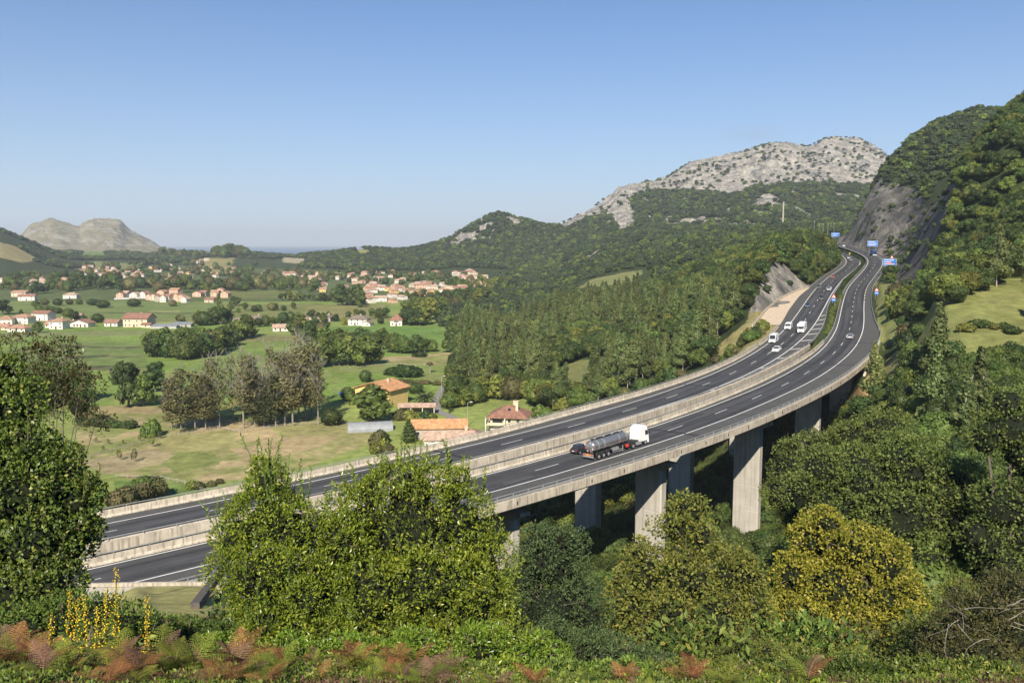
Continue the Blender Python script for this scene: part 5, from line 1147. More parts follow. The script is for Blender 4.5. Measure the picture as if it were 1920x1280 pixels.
belt('tree edging the motorway above the rock cut', 'trees above the rock cut', [(1440,500),(1480,488),(1530,508),(1560,498)], 16, (24, 40), ('valley', 'round'), 'broadleaf_tree', 4)
belt('tall tree of the round wood standing on the crest before the sea', 'round wood on the crest', [(402,480),(430,481),(462,480)], 16, (16, 25), ('valley', 'round'), jy=3)
belt('tree on the skyline between the grey peak and the round wood', 'skyline trees left of the round wood', [(300,480),(345,482),(385,481)], 16, (9, 17), ('valley', 'round'), jy=3)
# trees and bushes near the poplar grove
vt(240, 762, 92, 'valley', 0, 64, 'big dark green tree left of the browning poplars, nearest of its pair')
vt(268, 762, 66, 'valley', 1, 48, 'olive green tree growing against the big dark tree left of the poplars')
vt(292, 735, 60, 'valley', 2, 52, 'dark green tree behind the big tree left of the poplars')
belt('brownish bare-crowned tree behind the ivy covered thicket at left', 'brown trees behind the ivy thicket', [(85,745),(150,760)], 5, (58, 84), ('valley',), var=1)
belt('low dark shrub in the hedge across the dry meadow', 'hedge across the dry meadow', [(150,795),(175,797),(205,800),(252,803)], 8, (15, 26), ('bush',), 'hedge_shrub', 0, 'shrub', (1.3, 1.7), 0)
vt(284, 818, 36, 'bush', 1, 42, 'rounded light green bush at the end of the dry meadow hedge', None, 'shrub', 'shrub')
vt(622, 797, 38, 'round', 0, 42, 'dense dark globe shaped tree right of the poplar trunks')
vt(697, 792, 78, 'valley', 1, 80, 'wide olive brown walnut-like tree in front of the yellow house', None, 'walnut_tree')
vt(686, 716, 26, 'round', 0, 25, 'small dark tree behind the roof of the yellow house')
vt(654, 752, 30, 'round', 1, 34, 'dark green bush left of the yellow house beside the lawn', None, 'shrub', 'shrub')
vt(767, 829, 46, 'cone', 0, 30, 'dark conical evergreen between the grey tunnel greenhouse and the barns', None, 'conifer')
vt(780, 738, 24, 'round', 0, 32, 'grey-green shrub beside the palm tree', None, 'shrub', 'shrub')
belt('leafy bush in the thicket between greenhouse and motorway', 'thicket beside the greenhouse', [(720,822),(700,845),(735,850)], 5, (24, 36), ('bush',), 'shrub', 3, 'shrub', (1.0, 1.4))
belt('bush in the garden strip in front of the open shed', 'garden strip before the open shed', [(740,790),(815,790)], 6, (14, 24), ('bush',), 'shrub', 3, 'shrub', (1.0, 1.5))
vt(835, 835, 20, 'bush', 1, 34, 'bright green shrub in front of the white barn wall', None, 'shrub', 'shrub')
vt(843, 764, 34, 'round', 1, 42, 'round green tree right of the village lane', None)
vt(845, 722, 32, 'round', 2, 28, 'olive bushy tree at the top bend of the village lane')
belt('tree in the row behind the white house by the motorway', 'trees behind the white house', [(870,765),(905,750),(990,748)], 7, (34, 52), VR)
belt('bright green shrub between the white house and the motorway parapet', 'shrubs beside the white house', [(1004,785),(1030,778)], 4, (18, 30), ('bush',), 'shrub', 2, 'shrub', (1.0, 1.4), 1)
belt('bush growing right behind the motorway parapet', 'bushes behind the parapet', [(1040,770),(1100,760),(1180,740),(1290,704)], 14, (18, 32), ('bush', 'round'), 'shrub', 3, 'shrub')
belt('bramble bush in the green field behind the yellow house', 'brambles in the green field', [(735,700),(760,706),(785,702)], 4, (14, 26), ('bush',), 'shrub', 3, 'shrub', (1.8, 2.4), 0)
belt('low reddish bramble in the hedge behind the yellow house', 'bramble hedge behind the yellow house', [(735,716),(830,722)], 9, (7, 10), ('bush',), 'shrub', 1, 'shrub', (2.0, 2.6), 3)
vt(787, 668, 10, 'bush', 0, 34, 'flat dark bramble mound in the field below the pale strip', None, 'shrub', 'shrub')
for i, (x, y, h, v) in enumerate(((224,863,24,0),(252,866,28,1),(284,838,26,0),(231,832,10,2),(204,833,12,1),(194,844,11,1),(262,827,14,1),(300,822,18,1),(180,830,12,2))):
    vt(x, y, h, 'sapling', v, None, ('young yellow-green sapling, the one nearest the ivy thicket', 'thin pale sapling on the dry field right of the yellow-green one', 'bright yellowish sapling in front of the round light green bush', 'small dry sapling on the dry field, middle of the young trees', 'grey-green sapling by the field track below the hedge', 'dark young conifer-like sapling on the dry field edge', 'thin sapling by the track below the hedge end', 'thin sapling beside the fence near the poplars', 'leftmost dry sapling below the hedge')[i], None, 'sapling', 'young tree')
belt('autumn bush just behind the parapet at the lower left', 'bushes behind the parapet at lower left', [(212,948),(262,938),(300,925)], 6, (26, 46), ('bush', 'round'), 'shrub', 3, 'shrub', (1.0, 1.4))
belt('green bush beside the blue bag behind the lower left parapet', 'bushes by the blue bag', [(345,920),(420,905)], 4, (10, 18), ('bush',), 'shrub', 2, 'shrub', (1.3, 1.8))
# poplars
PPL = [(322,806,112,'brown'),(340,810,138,'brown'),(366,806,128,'brown'),(386,806,120,'brown'),(412,802,150,'sparse'),(437,790,140,'sparse'),(457,803,158,'sparse'),(478,800,140,'green'),(495,800,122,'green'),(517,800,132,'green'),(534,797,158,'brown'),(549,798,160,'sparse'),(573,787,162,'brown'),(597,795,140,'sparse'),(560,775,165,'sparse'),(508,780,150,'sparse'),(395,785,130,'brown'),(585,780,150,'brown'),(470,782,135,'brown')]
PW = {'brown': 'bushy browning poplar', 'sparse': 'half-bare pale poplar', 'green': 'greener poplar with low leaves'}
for i, (x, y, h, k) in enumerate(PPL):
    g = ground_at(x, y); s = h * g[1] / F / 25.0; e = empty('poplar_tree', tuple(g), R.uniform(0, 6)); e.scale = (s * 1.45, s * 1.45, s)
    n_ = sum(1 for q in PPL if q[0] <= x)
    tag(e, '%s in the grove, trunk %d of nineteen from the left' % (PW[k], n_), 'poplar', 'poplar grove by the fence')
    link('trunk', POPT[i % 3], e); link('crown', POP[k][i % len(POP[k])], e)
# palm
def palm():
    g = ground_at(797, 760); s = g[1] / F; e = empty('palm_tree', tuple(g)); tag(e, 'stout palm tree with arching fronds behind the open shed', 'palm tree')
    MB().tube((0, 0, -.3), (0, 0, 3.2), .45, .4, 10).build('trunk', M_bark, e)
    for i in range(34):
        mb = MB(); a = i * 2.4; el = .95 - 1.25 * (i / 34.0); n = 7; L = 4.4; P0 = Vector((0, 0, 3.3)); pts = []
        for j in range(n + 1):
            t = j / n; r = L * t * math.cos(el * (1 - .3 * t)); z = L * t * math.sin(el) - 2.0 * t * t; pts.append(P0 + Vector((math.cos(a) * r, math.sin(a) * r, z)))
        sd = Vector((-math.sin(a), math.cos(a), 0))
        for j in range(n):
            w0 = .5 * math.sin(math.pi * min(1, (j + .4) / n)) + .05; w1 = .5 * math.sin(math.pi * min(1, (j + 1.4) / n)) + .03; dz = Vector((0, 0, -.22))
            mb.add([pts[j], pts[j + 1], pts[j + 1] + sd * w1 + dz, pts[j] + sd * w0 + dz], [(0, 1, 2, 3)]); mb.add([pts[j], pts[j + 1], pts[j + 1] - sd * w1 + dz, pts[j] - sd * w0 + dz], [(3, 2, 1, 0)])
        mb.build('frond', M_palm, e)
palm()
g = ground_at(806, 699); e = empty('pollard_tree', tuple(g)); tag(e, 'pale pollarded tree with a flat brown crown alone on the green field', 'tree')
link('trunk', trunk_mesh('trunk', 4, .25, M_palebark, 7, 2, 1.6), e); c = link('crown', CR['round'][2], e); c.scale = (.45, .45, .22); c.location = (0, 0, 3.4)

ML = {}
for q in MASS: ML.setdefault(q[5], []).append(q)
for kd_, L_ in ML.items():
    A = np.array([q[:3] for q in L_]); s3 = np.array([(q[3], q[3], q[4]) for q in L_]); scatter_stuff('far_trees', A, s3, NR.uniform(0, 6.28, len(A)), np.array([q[6] % len(CR[kd_]) for q in L_]), CR[kd_])
# ------------------------------------------------------------------ houses
def plaster(nm, c): return streak(mat(nm, c, .9, .08, .8), .25, (1, 1, .15), tuple(q * .55 for q in c))
W_white = plaster('white_plaster', (.72, .68, .60)); W_cream = plaster('cream_plaster', (.62, .52, .38)); W_yellow = plaster('yellow_plaster', (.70, .50, .20))
W_pink = plaster('salmon_plaster', (.62, .42, .30)); W_stone = plaster('stone_wall', (.42, .37, .30)); W_grey = plaster('grey_plaster', (.45, .43, .40))
def tiles(nm, c, v=.25):
    m = mat(nm, c, .9, v, .9, col2=tuple(min(1, q * 1.25) for q in c), bump=.5, bscale=3)
    n = m.node_tree; p = n.nodes['Principled BSDF']; tc = n.nodes.new('ShaderNodeTexCoord'); wv = n.nodes.new('ShaderNodeTexWave'); wv.inputs['Scale'].default_value = 1.6; wv.inputs['Distortion'].default_value = .6
    n.links.new(tc.outputs['Object'], wv.inputs[0]); b = n.nodes.new('ShaderNodeBump'); b.inputs['Strength'].default_value = .5; b.inputs['Distance'].default_value = .08
    n.links.new(wv.outputs['Fac'], b.inputs['Height']); n.links.new(b.outputs[0], p.inputs['Normal']); return m
T_barn = tiles('bright_orange_roof_tiles', (.48, .25, .12)); T_orange = tiles('orange_roof_tiles', (.35, .20, .135)); T_red = tiles('red_brown_roof_tiles', (.27, .145, .105)); T_brown = tiles('brown_roof_tiles', (.24, .125, .085)); T_grey = tiles('grey_brown_roof_tiles', (.20, .155, .125)); T_pale = tiles('pale_orange_tiles', (.41, .285, .21))
M_glass = mat('window_glass', (.03, .035, .045), .15, .2, 2, spec=.6); M_shut = mat('dark_brown_shutter', (.07, .04, .025), .7, .2, 3); M_door = mat('brown_door', (.12, .06, .03), .7, .2, 3)
M_sheet = mat('grey_plastic_sheet', (.27, .28, .29), .5, .12, .6); M_stonepost = mat('pale_post', (.60, .55, .46), .8, .1, 2)
WIN = MB().box((0, 0, 0), (1.1, .08, 1.3)).mesh('window', W_white); PANE = MB().box((0, -.045, 0), (.9, .02, 1.1)).mesh('pane', M_glass)
WINB = MB().box((0, 0, 0), (1.2, .08, 1.35)).mesh('window', M_shut); DOORM = MB().box((0, 0, 0), (1.1, .08, 2.1)).mesh('door', M_door)
def house(label, cat, pos, rz, w, d, h, roof='gable', rh=2.0, wall=W_white, tile=T_orange, wins=(), doors=(), chim=(), ov=.5, name='house', group=None, axis='x', shut=False):
    """x runs along the front, the front looks to -y; wins: (face, along, height of centre); faces f b l r"""
    e = empty(name, pos, rz); tag(e, label, cat, group); mb = MB(); hw, hd = w / 2, d / 2
    if roof == 'gable' and axis == 'x': P = [(-hw, -hd, -1.5), (-hw, hd, -1.5), (-hw, hd, h), (-hw, 0, h + rh), (-hw, -hd, h)]; mb.poly(P, (w, 0, 0))
    elif roof == 'gable': P = [(-hw, -hd, -1.5), (hw, -hd, -1.5), (hw, -hd, h), (0, -hd, h + rh), (-hw, -hd, h)]; mb.poly(P, (0, d, 0))
    else: mb.box((0, 0, (h - 1.5) / 2), (w, d, h + 1.5))
    mb.build('wall', wall, e); rf = MB(); t = .22
    if roof == 'gable':
        A, B = (hw, hd) if axis == 'x' else (hd, hw)
        sl = rh / B
        for sgn in (-1, 1):
            q = [(-A - ov, 0, h + rh), (A + ov, 0, h + rh), (A + ov, sgn * (B + ov), h - sl * ov), (-A - ov, sgn * (B + ov), h - sl * ov)]
            if axis != 'x': q = [(y, x, z) for (x, y, z) in q]
            q = [(x, y, z + .03) for x, y, z in q]; rf.poly(q, (0, 0, t))
    elif roof == 'hip':
        ex = max(0.0, hw - hd) if w > d else 0; ey = max(0.0, hd - hw) if d > w else 0; s_ = rh / min(hw, hd); z0 = h - s_ * ov + .02
        b = [(-hw - ov, -hd - ov, z0), (hw + ov, -hd - ov, z0), (hw + ov, hd + ov, z0), (-hw - ov, hd + ov, z0)]; a = [(-ex, -ey, h + rh), (ex, ey, h + rh)] if (ex or ey) else [(0, 0, h + rh)]
        V = b + [(x, y, z - t) for x, y, z in b] + a
        if len(a) == 1: Fs = [(0, 1, 8), (1, 2, 8), (2, 3, 8), (3, 0, 8)]
        elif ex: Fs = [(0, 1, 9, 8), (1, 2, 9), (2, 3, 8, 9), (3, 0, 8)]
        else: Fs = [(0, 1, 8), (1, 2, 9, 8), (2, 3, 9), (3, 0, 8, 9)]
        rf.add(V, Fs + [(0, 4, 5, 1), (1, 5, 6, 2), (2, 6, 7, 3), (3, 7, 4, 0), (4, 7, 6, 5)])
    else: rf.poly([(-hw - ov, -hd - ov, h + .02), (hw + ov, -hd - ov, h + .02), (hw + ov, hd + ov, h + rh), (-hw - ov, hd + ov, h + rh)], (0, 0, t))
    ro = rf.build('roof', tile, e)
    for (cx_, cy_, ch_) in chim:
        MB().box((cx_, cy_, h + rh * .5 + ch_ / 2), (.8, .7, ch_ + rh)).box((cx_, cy_, h + rh + ch_ + .05), (1.05, .95, .18)).build('chimney', W_cream, ro)
    R_ = {'f': 0, 'r': math.pi / 2, 'b': math.pi, 'l': -math.pi / 2}
    for kind_, L in (('window', wins), ('door', doors)):
        for (fc, a_, z_) in L:
            off = hd if fc in 'fb' else hw; rr_ = R_[fc]; M = Matrix.Rotation(rr_, 4, 'Z'); p = M @ Vector((a_, -off - .035, z_))
            if kind_ == 'window':
                o = link('window', WINB if shut else WIN, e); o.location = p; o.rotation_euler = (0, 0, rr_)
                if not shut: link('pane', PANE, o)
            else: o = link('door', DOORM, e); o.location = p; o.rotation_euler = (0, 0, rr_)
    return e
def hp(px, py, dz=0.0):
    g = ground_at(px, py, 150); g[2] += dz; return tuple(g)
def grid(fc, xs, zs): return [(fc, x, z) for x in xs for z in zs]
RZ = math.radians
# the white house by the motorway
e = house('two-storey cream house with hipped brown roof and balcony beside the motorway parapet', 'house', hp(956, 806), RZ(-8), 11.0, 9.5, 5.6, 'hip', 2.6, W_cream, T_brown,
      grid('f', (0.5, 3.2), (4.0, 1.4)) + [('l', 1.5, 4.0)], [('f', -2.6, 1.05)], [(2.6, -2.4, 1.6), (1.3, 1.5, .9)], 1.1)
bl = MB().box((-3.3, -5.6, 2.75), (5.6, 1.7, .22)).box((-3.3, -6.4, 3.2), (5.6, .12, .8)).box((-6.2, -2.8, 2.75), (1.4, 7.2, .22)).box((-6.85, -2.8, 3.2), (.12, 7.2, .8)); bl.build('balcony', W_cream, e)
for x_, y_ in ((-6.7, -6.3), (-0.7, -6.3), (-6.7, .6)): MB().box((x_, y_, 2.4), (.28, .28, 5.2)).build('column', W_white, e)
MB().box((-3.2, -4.80, 4.1), (3.2, .06, 2.2)).build('glazed_recess', M_glass, e); MB().box((-5.54, -1.2, 4.0), (.06, 3.4, 2.0)).build('glazed_recess', M_glass, e)
MB().box((.2, -2.55, 7.15), (.8, .9, .08), 0, RZ(28)).build('skylight', M_glass, e)
# barns
e = house('long low white barn with weathered salmon roof, nearest the motorway parapet', 'barn', hp(842, 838), RZ(5), 14.5, 6.0, 3.0, 'gable', 1.7, W_white, T_pale, [('l', 0, 1.6)], [], [], .5, 'barn')
e = house('stone barn with bright orange roof behind the white barn', 'barn', hp(824, 818), RZ(5), 16.5, 7.0, 3.4, 'gable', 1.9, W_stone, T_barn, [('f', -6.5, 1.8)], [('l', 0, 1.0)], [], .5, 'barn')
e = house('small annex with red tiled lean-to roof at the right end of the white barn', 'shed', hp(883, 826), RZ(5), 6.5, 6.5, 2.4, 'hip', 1.5, W_white, T_red, [], [], [(-1.5, -1.8, .9)], .5, 'shed')
# yellow house
house('yellow house with low orange gable roof behind the walnut tree', 'house', hp(716, 756), RZ(-28), 15, 12, 6.2, 'gable', 2.3, W_yellow, T_barn, grid('f', (-5, -2), (1.6, 4.4)), [('f', 0, 1.05)], [(2, 1.5, .7)], .9, axis='y')
# open shed
e = empty('open_shed', hp(782, 775), RZ(3)); tag(e, 'open-sided shed with salmon tiled roof on white posts', 'shed')
MB().poly([(-6.6, -2.8, 2.6), (6.6, -2.8, 2.6), (6.6, 0, 3.6), (-6.6, 0, 3.6)], (0, 0, .18)).poly([(-6.6, 0, 3.6), (6.6, 0, 3.6), (6.6, 2.8, 2.6), (-6.6, 2.8, 2.6)], (0, 0, .18)).build('roof', T_pale, e)
for x_ in (-6, -2, 2, 6):
    for y_ in (-2.5, 2.5): MB().box((x_, y_, 1.0), (.3, .3, 3.3)).build('post', M_stonepost, e)
MB().box((0, 2.6, .5), (12.4, .2, 2.4)).build('back_wall', W_stone, e)
# tunnel greenhouse
e = empty('tunnel_greenhouse', hp(694, 806), RZ(12)); tag(e, 'grey plastic tunnel greenhouse beside the walnut tree', 'greenhouse')
V = []; n_ = 10
for x_ in (-7, 7):
    for i in range(n_ + 1): a_ = math.pi * i / n_; V.append((x_, -3 * math.cos(a_), 2.7 * math.sin(a_)))
gm = MB(); gm.add(V, [(i, i + 1, n_ + 2 + i, n_ + 1 + i) for i in range(n_)] + [tuple(range(n_ + 1)), tuple(range(n_ + 1, 2 * n_ + 2))[::-1]]); gm.build('cover', M_sheet, e)
for x_ in (-7.05, -3.5, 0, 3.5, 7.05):
    rb2 = MB()
    for i in range(n_): 
        a_, b_ = math.pi * i / n_, math.pi * (i + 1) / n_; rb2.tube((x_, -3.04 * math.cos(a_), 2.74 * math.sin(a_)), (x_, -3.04 * math.cos(b_), 2.74 * math.sin(b_)), .05, .05, 5, False)
    rb2.build('hoop', M_galv, e)
# row of houses at the left, the farm and the sheds
HS = [
 ((12,608), 10, 8, 4.5, 'hip', W_white, T_orange, 'white house with orange hipped roof, leftmost in the village row'),
 ((8,618), 14, 8, 2.6, 'hip', W_cream, T_orange, 'low orange-roofed house at the left edge, in front of the leftmost white house'),
 ((46,606), 13, 9, 5.2, 'hip', W_white, T_orange, 'large white house with stepped orange roofs left of the bushy tree'),
 ((38,621), 13, 8, 2.8, 'hip', W_white, T_orange, 'low white house with broad orange roof in front of the stepped orange roofs'),
 ((82,600), 15, 9, 5.6, 'gable', W_white, T_brown, 'white house with dark brown roof behind the orange-roofed houses'),
 ((112,616), 10, 9, 5.8, 'hip', W_white, T_orange, 'tall white house with orange hipped roof right of the bushy tree'),
 ((98,614), 7, 6, 2.8, 'gable', W_white, T_orange, 'small orange-roofed wing left of the tall white house'),
 ((147,600), 6, 6, 3.2, 'gable', W_white, T_orange, 'small orange-roofed house behind the gabled white house'),
 ((213,611), 10, 7, 2.9, 'gable', W_white, T_red, 'plain white bungalow with red roof between the round tree and the farmhouse'),
 ((450,608), 8, 7, 2.8, 'gable', W_white, T_grey, 'small white house alone right of the grey sheds'),
 ((527,620), 10, 8, 2.6, 'gable', W_white, T_pale, 'low white shed with pale orange roof on the far side of the poplars'),
 ((480,604), 11, 9, 3.5, 'hip', W_stone, T_grey, 'stone house half hidden by trees right of the small white house'),
 ((578,600), 12, 10, 3.6, 'hip', W_stone, T_grey, 'grey-roofed stone cottage, left one of the two'),
 ((612,602), 11, 10, 3.8, 'hip', W_stone, T_grey, 'grey-roofed stone cottage, right one of the two'),
 ((563,620), 6, 5, 2.4, 'gable', W_white, T_grey, 'tiny white shed among the trees below the grey cottages'),
 ((52,563), 16, 9, 4.6, 'gable', W_white, T_red, 'long white double house with red roof beyond the green field'),
 ((40,556), 18, 9, 5.0, 'gable', W_cream, T_orange, 'orange-roofed long house behind the white double house'),
 ((134,559), 14, 9, 4.2, 'hip', W_white, T_pale, 'pale-roofed white house between double house and terrace'),
 ((396,567), 10, 9, 3.4, 'gable', W_cream, T_brown, 'pale barn with dark roof left of the dark field tree'),
]
for i, ((x_, y_), w_, d_, h_, rf_, wl_, tl_, lb_) in enumerate(HS):
    wx = [q * w_ / 4 for q in (-1.3, 0, 1.3)]; zs = (1.5,) if h_ < 4 else (1.5, 4.0)
    house(lb_, 'house', hp(x_, y_), RZ(R.uniform(-16, 14)), w_, d_, h_, rf_, 1.9, wl_, tl_, grid('f', wx[::2], zs), [('f', wx[1], 1.05)], [(w_ * .2, .5, .5)] if i % 2 else (), .6)
house('white house with brown gable facing the viewer between two dark trees', 'house', hp(155, 612), RZ(-6), 14, 9, 2.9, 'gable', 2.4, W_white, T_red, grid('f', (-3.6, -1.2), (1.3,)), [('f', 1.2, 1.05), ('f', 4.6, 1.05)], (), .8, axis='y', shut=True)
house('large cream farmhouse with big brown roof, the largest building of the village', 'farmhouse', hp(262, 612), RZ(-10), 19, 11, 6.6, 'gable', 3.0, W_cream, T_brown, grid('f', (-7.5, -4.5, 1.5, 5.5), (1.5, 4.6)), [('f', -1, 1.05)], [(1.5, .5, .6)], .9)
house('lean-to annex with small roof at the right end of the large farmhouse', 'annex', hp(277, 614), RZ(-10), 7, 5, 2.4, 'gable', 1.0, W_cream, T_brown, [('f', 0, 1.3)], (), (), .5, name='annex')
for x_, y_, w_, l_ in ((310, 615, 18, 'long low grey sheet shed right of the large farmhouse'), (336, 611, 9, 'smaller grey shed behind the right end of the long sheet shed'), (352, 612, 7, 'low grey store at the right end of the farmyard')):
    house(l_, 'shed', hp(x_, y_), RZ(4), w_, 9, 1.6, 'shed', .9, W_grey, M_sheet, (), [('f', 0, 1.05)] if w_ < 10 else (), (), .2, name='shed')
house('white farmhouse with grey hipped roof left of the white tower house', 'farmhouse', hp(674, 609), RZ(-6), 14, 10, 5.2, 'hip', 2.2, W_white, T_grey, grid('f', (-4.5, 0, 4), (1.5, 3.9)), [('f', -2, 1.05)], [(1, 0, .5)], .8)
house('low white gabled wing at the right of the grey-roofed farmhouse', 'house wing', hp(690, 611), RZ(-20), 6.5, 6, 2.4, 'gable', 1.3, W_white, T_grey, [('f', 1, 1.3)], (), (), .5, name='annex', axis='y')
e = house('white square tower-like house with steep brown roof alone on the meadow edge', 'house', hp(744, 610), RZ(2), 8.5, 9, 5.0, 'hip', 3.9, W_white, T_brown, [('f', -2.6, 1.4), ('f', 2.6, 1.4)], [('f', 0, 1.05)], (), .7)
MB().box((0, -4.9, 3.4), (3.2, .9, .15)).build('balcony', M_shut, e)
# terrace of the orange-roofed houses: each its own
TC = [(228,560,8,5.0,W_pink,T_red),(238,558,7,5.2,W_white,T_pale),(254,559,9,4.6,W_white,T_pale),(272,559,8,5.4,W_white,T_red),(283,562,7,4.4,W_pink,T_red),(292,563,8,4.6,W_cream,T_red),(300,565,7,4.2,W_stone,T_red),(308,566,6,5.0,W_white,T_orange),(316,565,7,5.4,W_white,T_red),(325,564,7,5.8,W_pink,T_orange),(334,564,7,6.0,W_pink,T_red),(330,556,12,7.5,W_pink,T_orange),(342,565,8,5.2,W_pink,T_orange),(349,567,6,3.8,W_white,T_pale),(372,556,10,4.0,W_pink,T_red),(382,555,9,4.2,W_cream,T_red),(405,556,9,5.2,W_pink,T_orange),(414,553,9,6.0,W_pink,T_orange),(424,558,9,5.0,W_pink,T_orange),(305,557,9,6.0,W_pink,T_orange)]
for i, (x_, y_, w_, h_, wl_, tl_) in enumerate(TC):
    cn = {W_pink.name: 'salmon', W_white.name: 'white', W_cream.name: 'cream', W_stone.name: 'stone'}[wl_.name]; n_ = sum(1 for q in TC if q[0] <= x_)
    house('%s terrace house behind the green field, %d of twenty from left' % (cn, n_), 'house', hp(x_, y_), RZ(R.uniform(-20, 5)), w_, 8, h_, 'gable', 2.2, wl_, tl_, grid('f', (-w_ / 4, w_ / 4), (1.6, 4.0) if h_ > 4.5 else (1.6,)), (), (), .4, axis=R.choice('xyy'), group='houses of the terrace')
tag(MB().poly([hp(214, 562), hp(262, 560), tuple(np.array(hp(262, 560)) + (0, .4, 0)), tuple(np.array(hp(214, 562)) + (0, .4, 0))], (0, 0, 2.0)).build('garden_wall', W_white), 'white wall in front of the left end of the terrace', 'wall')
# far village: prototypes copied
PROTO = []
for i, (wl_, tl_, rf_) in enumerate(((W_white, T_orange, 'hip'), (W_cream, T_red, 'gable'), (W_white, T_red, 'gable'), (W_pink, T_orange, 'hip'), (W_cream, T_pale, 'hip'), (W_yellow, T_orange, 'gable'), (W_white, T_pale, 'gable'))):
    PROTO.append((house('x', 'house', (0, 0, 0), 0, 11, 9, 5.4, rf_, 2.2, wl_, tl_, grid('f', (-3, 3), (1.6, 4.2)), [('f', 0, 1.05)], (), .6), {W_white.name: 'white', W_cream.name: 'cream', W_pink.name: 'salmon', W_yellow.name: 'yellow'}[wl_.name], {T_orange.name: 'orange', T_red.name: 'red', T_pale.name: 'pale'}[tl_.name]))
for p in PROTO: remember(p[0])
VC = [((150,198),(502,515),11,'in the hamlet below the left hills'),((195,222),(500,511),7,'just right of the hamlet'),((208,272),(510,526),12,'in the far village left of centre'),((272,318),(496,508),6,'on the slope above the far village'),((322,402),(503,526),20,'in the far village below the round wood'),((366,386),(482,494),3,'high on the slope near the sea gap'),((430,452),(506,513),3,'isolated between the two far villages'),((500,560),(510,518),4,'at the foot of the low wooded ridge'),((528,590),(514,540),14,'left of the tall dark village trees'),((590,620),(535,550),3,'beside the tall dark trees'),((640,730),(512,524),11,'in the upper row of the right village'),((645,700),(528,550),12,'near left in the right village'),((690,760),(538,566),11,'in the nearest part of the right village'),((745,812),(514,548),18,'in the middle of the right village'),((800,862),(536,553),7,'near the end of the right village'),((858,920),(524,545),11,'at the right end of the village'),((850,892),(512,520),5,'in the top right row of the village'),((5,58),(528,536),3,'in trees at the far left'),((72,92),(528,536),2,'in trees right of the far left houses'),((120,134),(520,530),2,'alone in the left woods')]
ORD = ['first', 'second', 'third', 'fourth', 'fifth', 'sixth', 'seventh', 'eighth', 'ninth', 'tenth', 'eleventh', 'twelfth', 'thirteenth', 'fourteenth', 'fifteenth', 'sixteenth', 'seventeenth', 'eighteenth', 'nineteenth', 'twentieth']
first = [True] * 7
for (xa, xb), (ya, yb), n_, where in VC:
    xa -= (xb - xa) * .12; xb += (xb - xa) * .10; yb += 2.5; ya -= 1.5
    spots_ = []
    for _ in range(900):
        if len(spots_) >= min(20, int(n_ * 1.8 + .5)): break
        x_, y_ = R.uniform(xa, xb), R.uniform(ya, yb)
        if all(abs(x_ - a) > 3.0 or abs(y_ - b) > 1.9 for a, b in spots_): spots_.append((x_, y_))
    spots_.sort()
    for j, (x_, y_) in enumerate(spots_):
        g = ground_at(x_, y_, 150)
        if g is None: continue
        k_ = R.choice((0, 0, 1, 2, 2, 3, 3, 4, 5, 6, 6)); pr, cw, cr_ = PROTO[k_]
        if first[k_]: o = pr; first[k_] = False
        else: o = copy_thing(pr)
        s = R.uniform(.6, .9); o.location = g; o.scale = (s * R.uniform(.9, 1.3), s, s * R.uniform(.8, 1.1)); o.rotation_euler = (0, 0, R.uniform(-.9, .7)); o['group'] = 'houses of the far villages'
        o['label'] = '%s house, %s roof, %s from left %s' % (cw, cr_, ORD[j], where)
# ------------------------------------------------------------------ lane, fences, lamps, small things
def ground_ribbon(name, pts, w, m, dz=.06, kind='structure'):
    P = np.array([hp(*q) for q in pts]); s = np.r_[0, np.cumsum(np.linalg.norm(np.diff(P, axis=0), axis=1))]; t = np.linspace(0, s[-1], int(s[-1] / 3) + 2)
    Q = np.stack([np.interp(t, s, P[:, i]) for i in range(2)], 1); d = np.gradient(Q, axis=0); d /= np.linalg.norm(d, axis=1)[:, None]; n = np.stack([d[:, 1], -d[:, 0]], 1); V = []
    for a, b in zip(Q, n):
        for sgn in (-1, 0, 1): c = a + b * sgn * w / 2; V.append((c[0], c[1], H1(*c) + dz))
    k = len(Q); Fs = [(3 * i + j, 3 * i + j + 1, 3 * i + j + 4, 3 * i + j + 3) for i in range(k - 1) for j in (0, 1)]
    o = link(name, np_mesh(name, V, Fs, [m], smooth=True)); o['kind'] = kind; return o
M_lane = mat('old_lane_asphalt', (.24, .225, .20), .95, .12, .6)
ground_ribbon('lane', [(868,832),(848,782),(818,770),(818,752),(826,738),(834,724),(836,714)], 3.6, M_lane)
def fence(name, label, pts, h=1.1, sp=2.6, m=M_palebark):
    P = np.array([hp(*q) for q in pts]); s = np.r_[0, np.cumsum(np.linalg.norm(np.diff(P, axis=0), axis=1))]; t = np.arange(0, s[-1], sp); e = empty(name, tuple(P[0])); tag(e, label, 'fence')
    Q = [Vector((np.interp(q, s, P[:, 0]), np.interp(q, s, P[:, 1]), 0)) for q in t]
    for q in Q: q.z = H1(q.x, q.y)
    o0 = Vector(P[0]); rl = MB(); pm = MB().box((0, 0, h / 2 - .1), (.14, .14, h + .2)).mesh('post', m)
    for a, b in zip(Q[:-1], Q[1:]):
        for z_ in (h * .85, h * .45): rl.tube(a - o0 + Vector((0, 0, z_)), b - o0 + Vector((0, 0, z_)), .05, .05, 4, False)
    rl.build('rail', m, e)
    for q in Q[:100]: o = link('post', pm, e); o.location = q - o0
fence('pale_fence', 'pale rail fence running below the poplar trunks', [(318,818),(352,815),(408,804),(430,808),(452,812),(480,806),(530,800),(600,795)])
fence('wire_fence', 'low wire fence curving along the bottom of the dry field', [(218,895),(300,897),(340,905),(385,922)], .9, 3)
fence('pasture_fence', 'thin fence between green field and pale strip field', [(640,694),(700,686),(740,684),(800,686)], 1.0, 5)
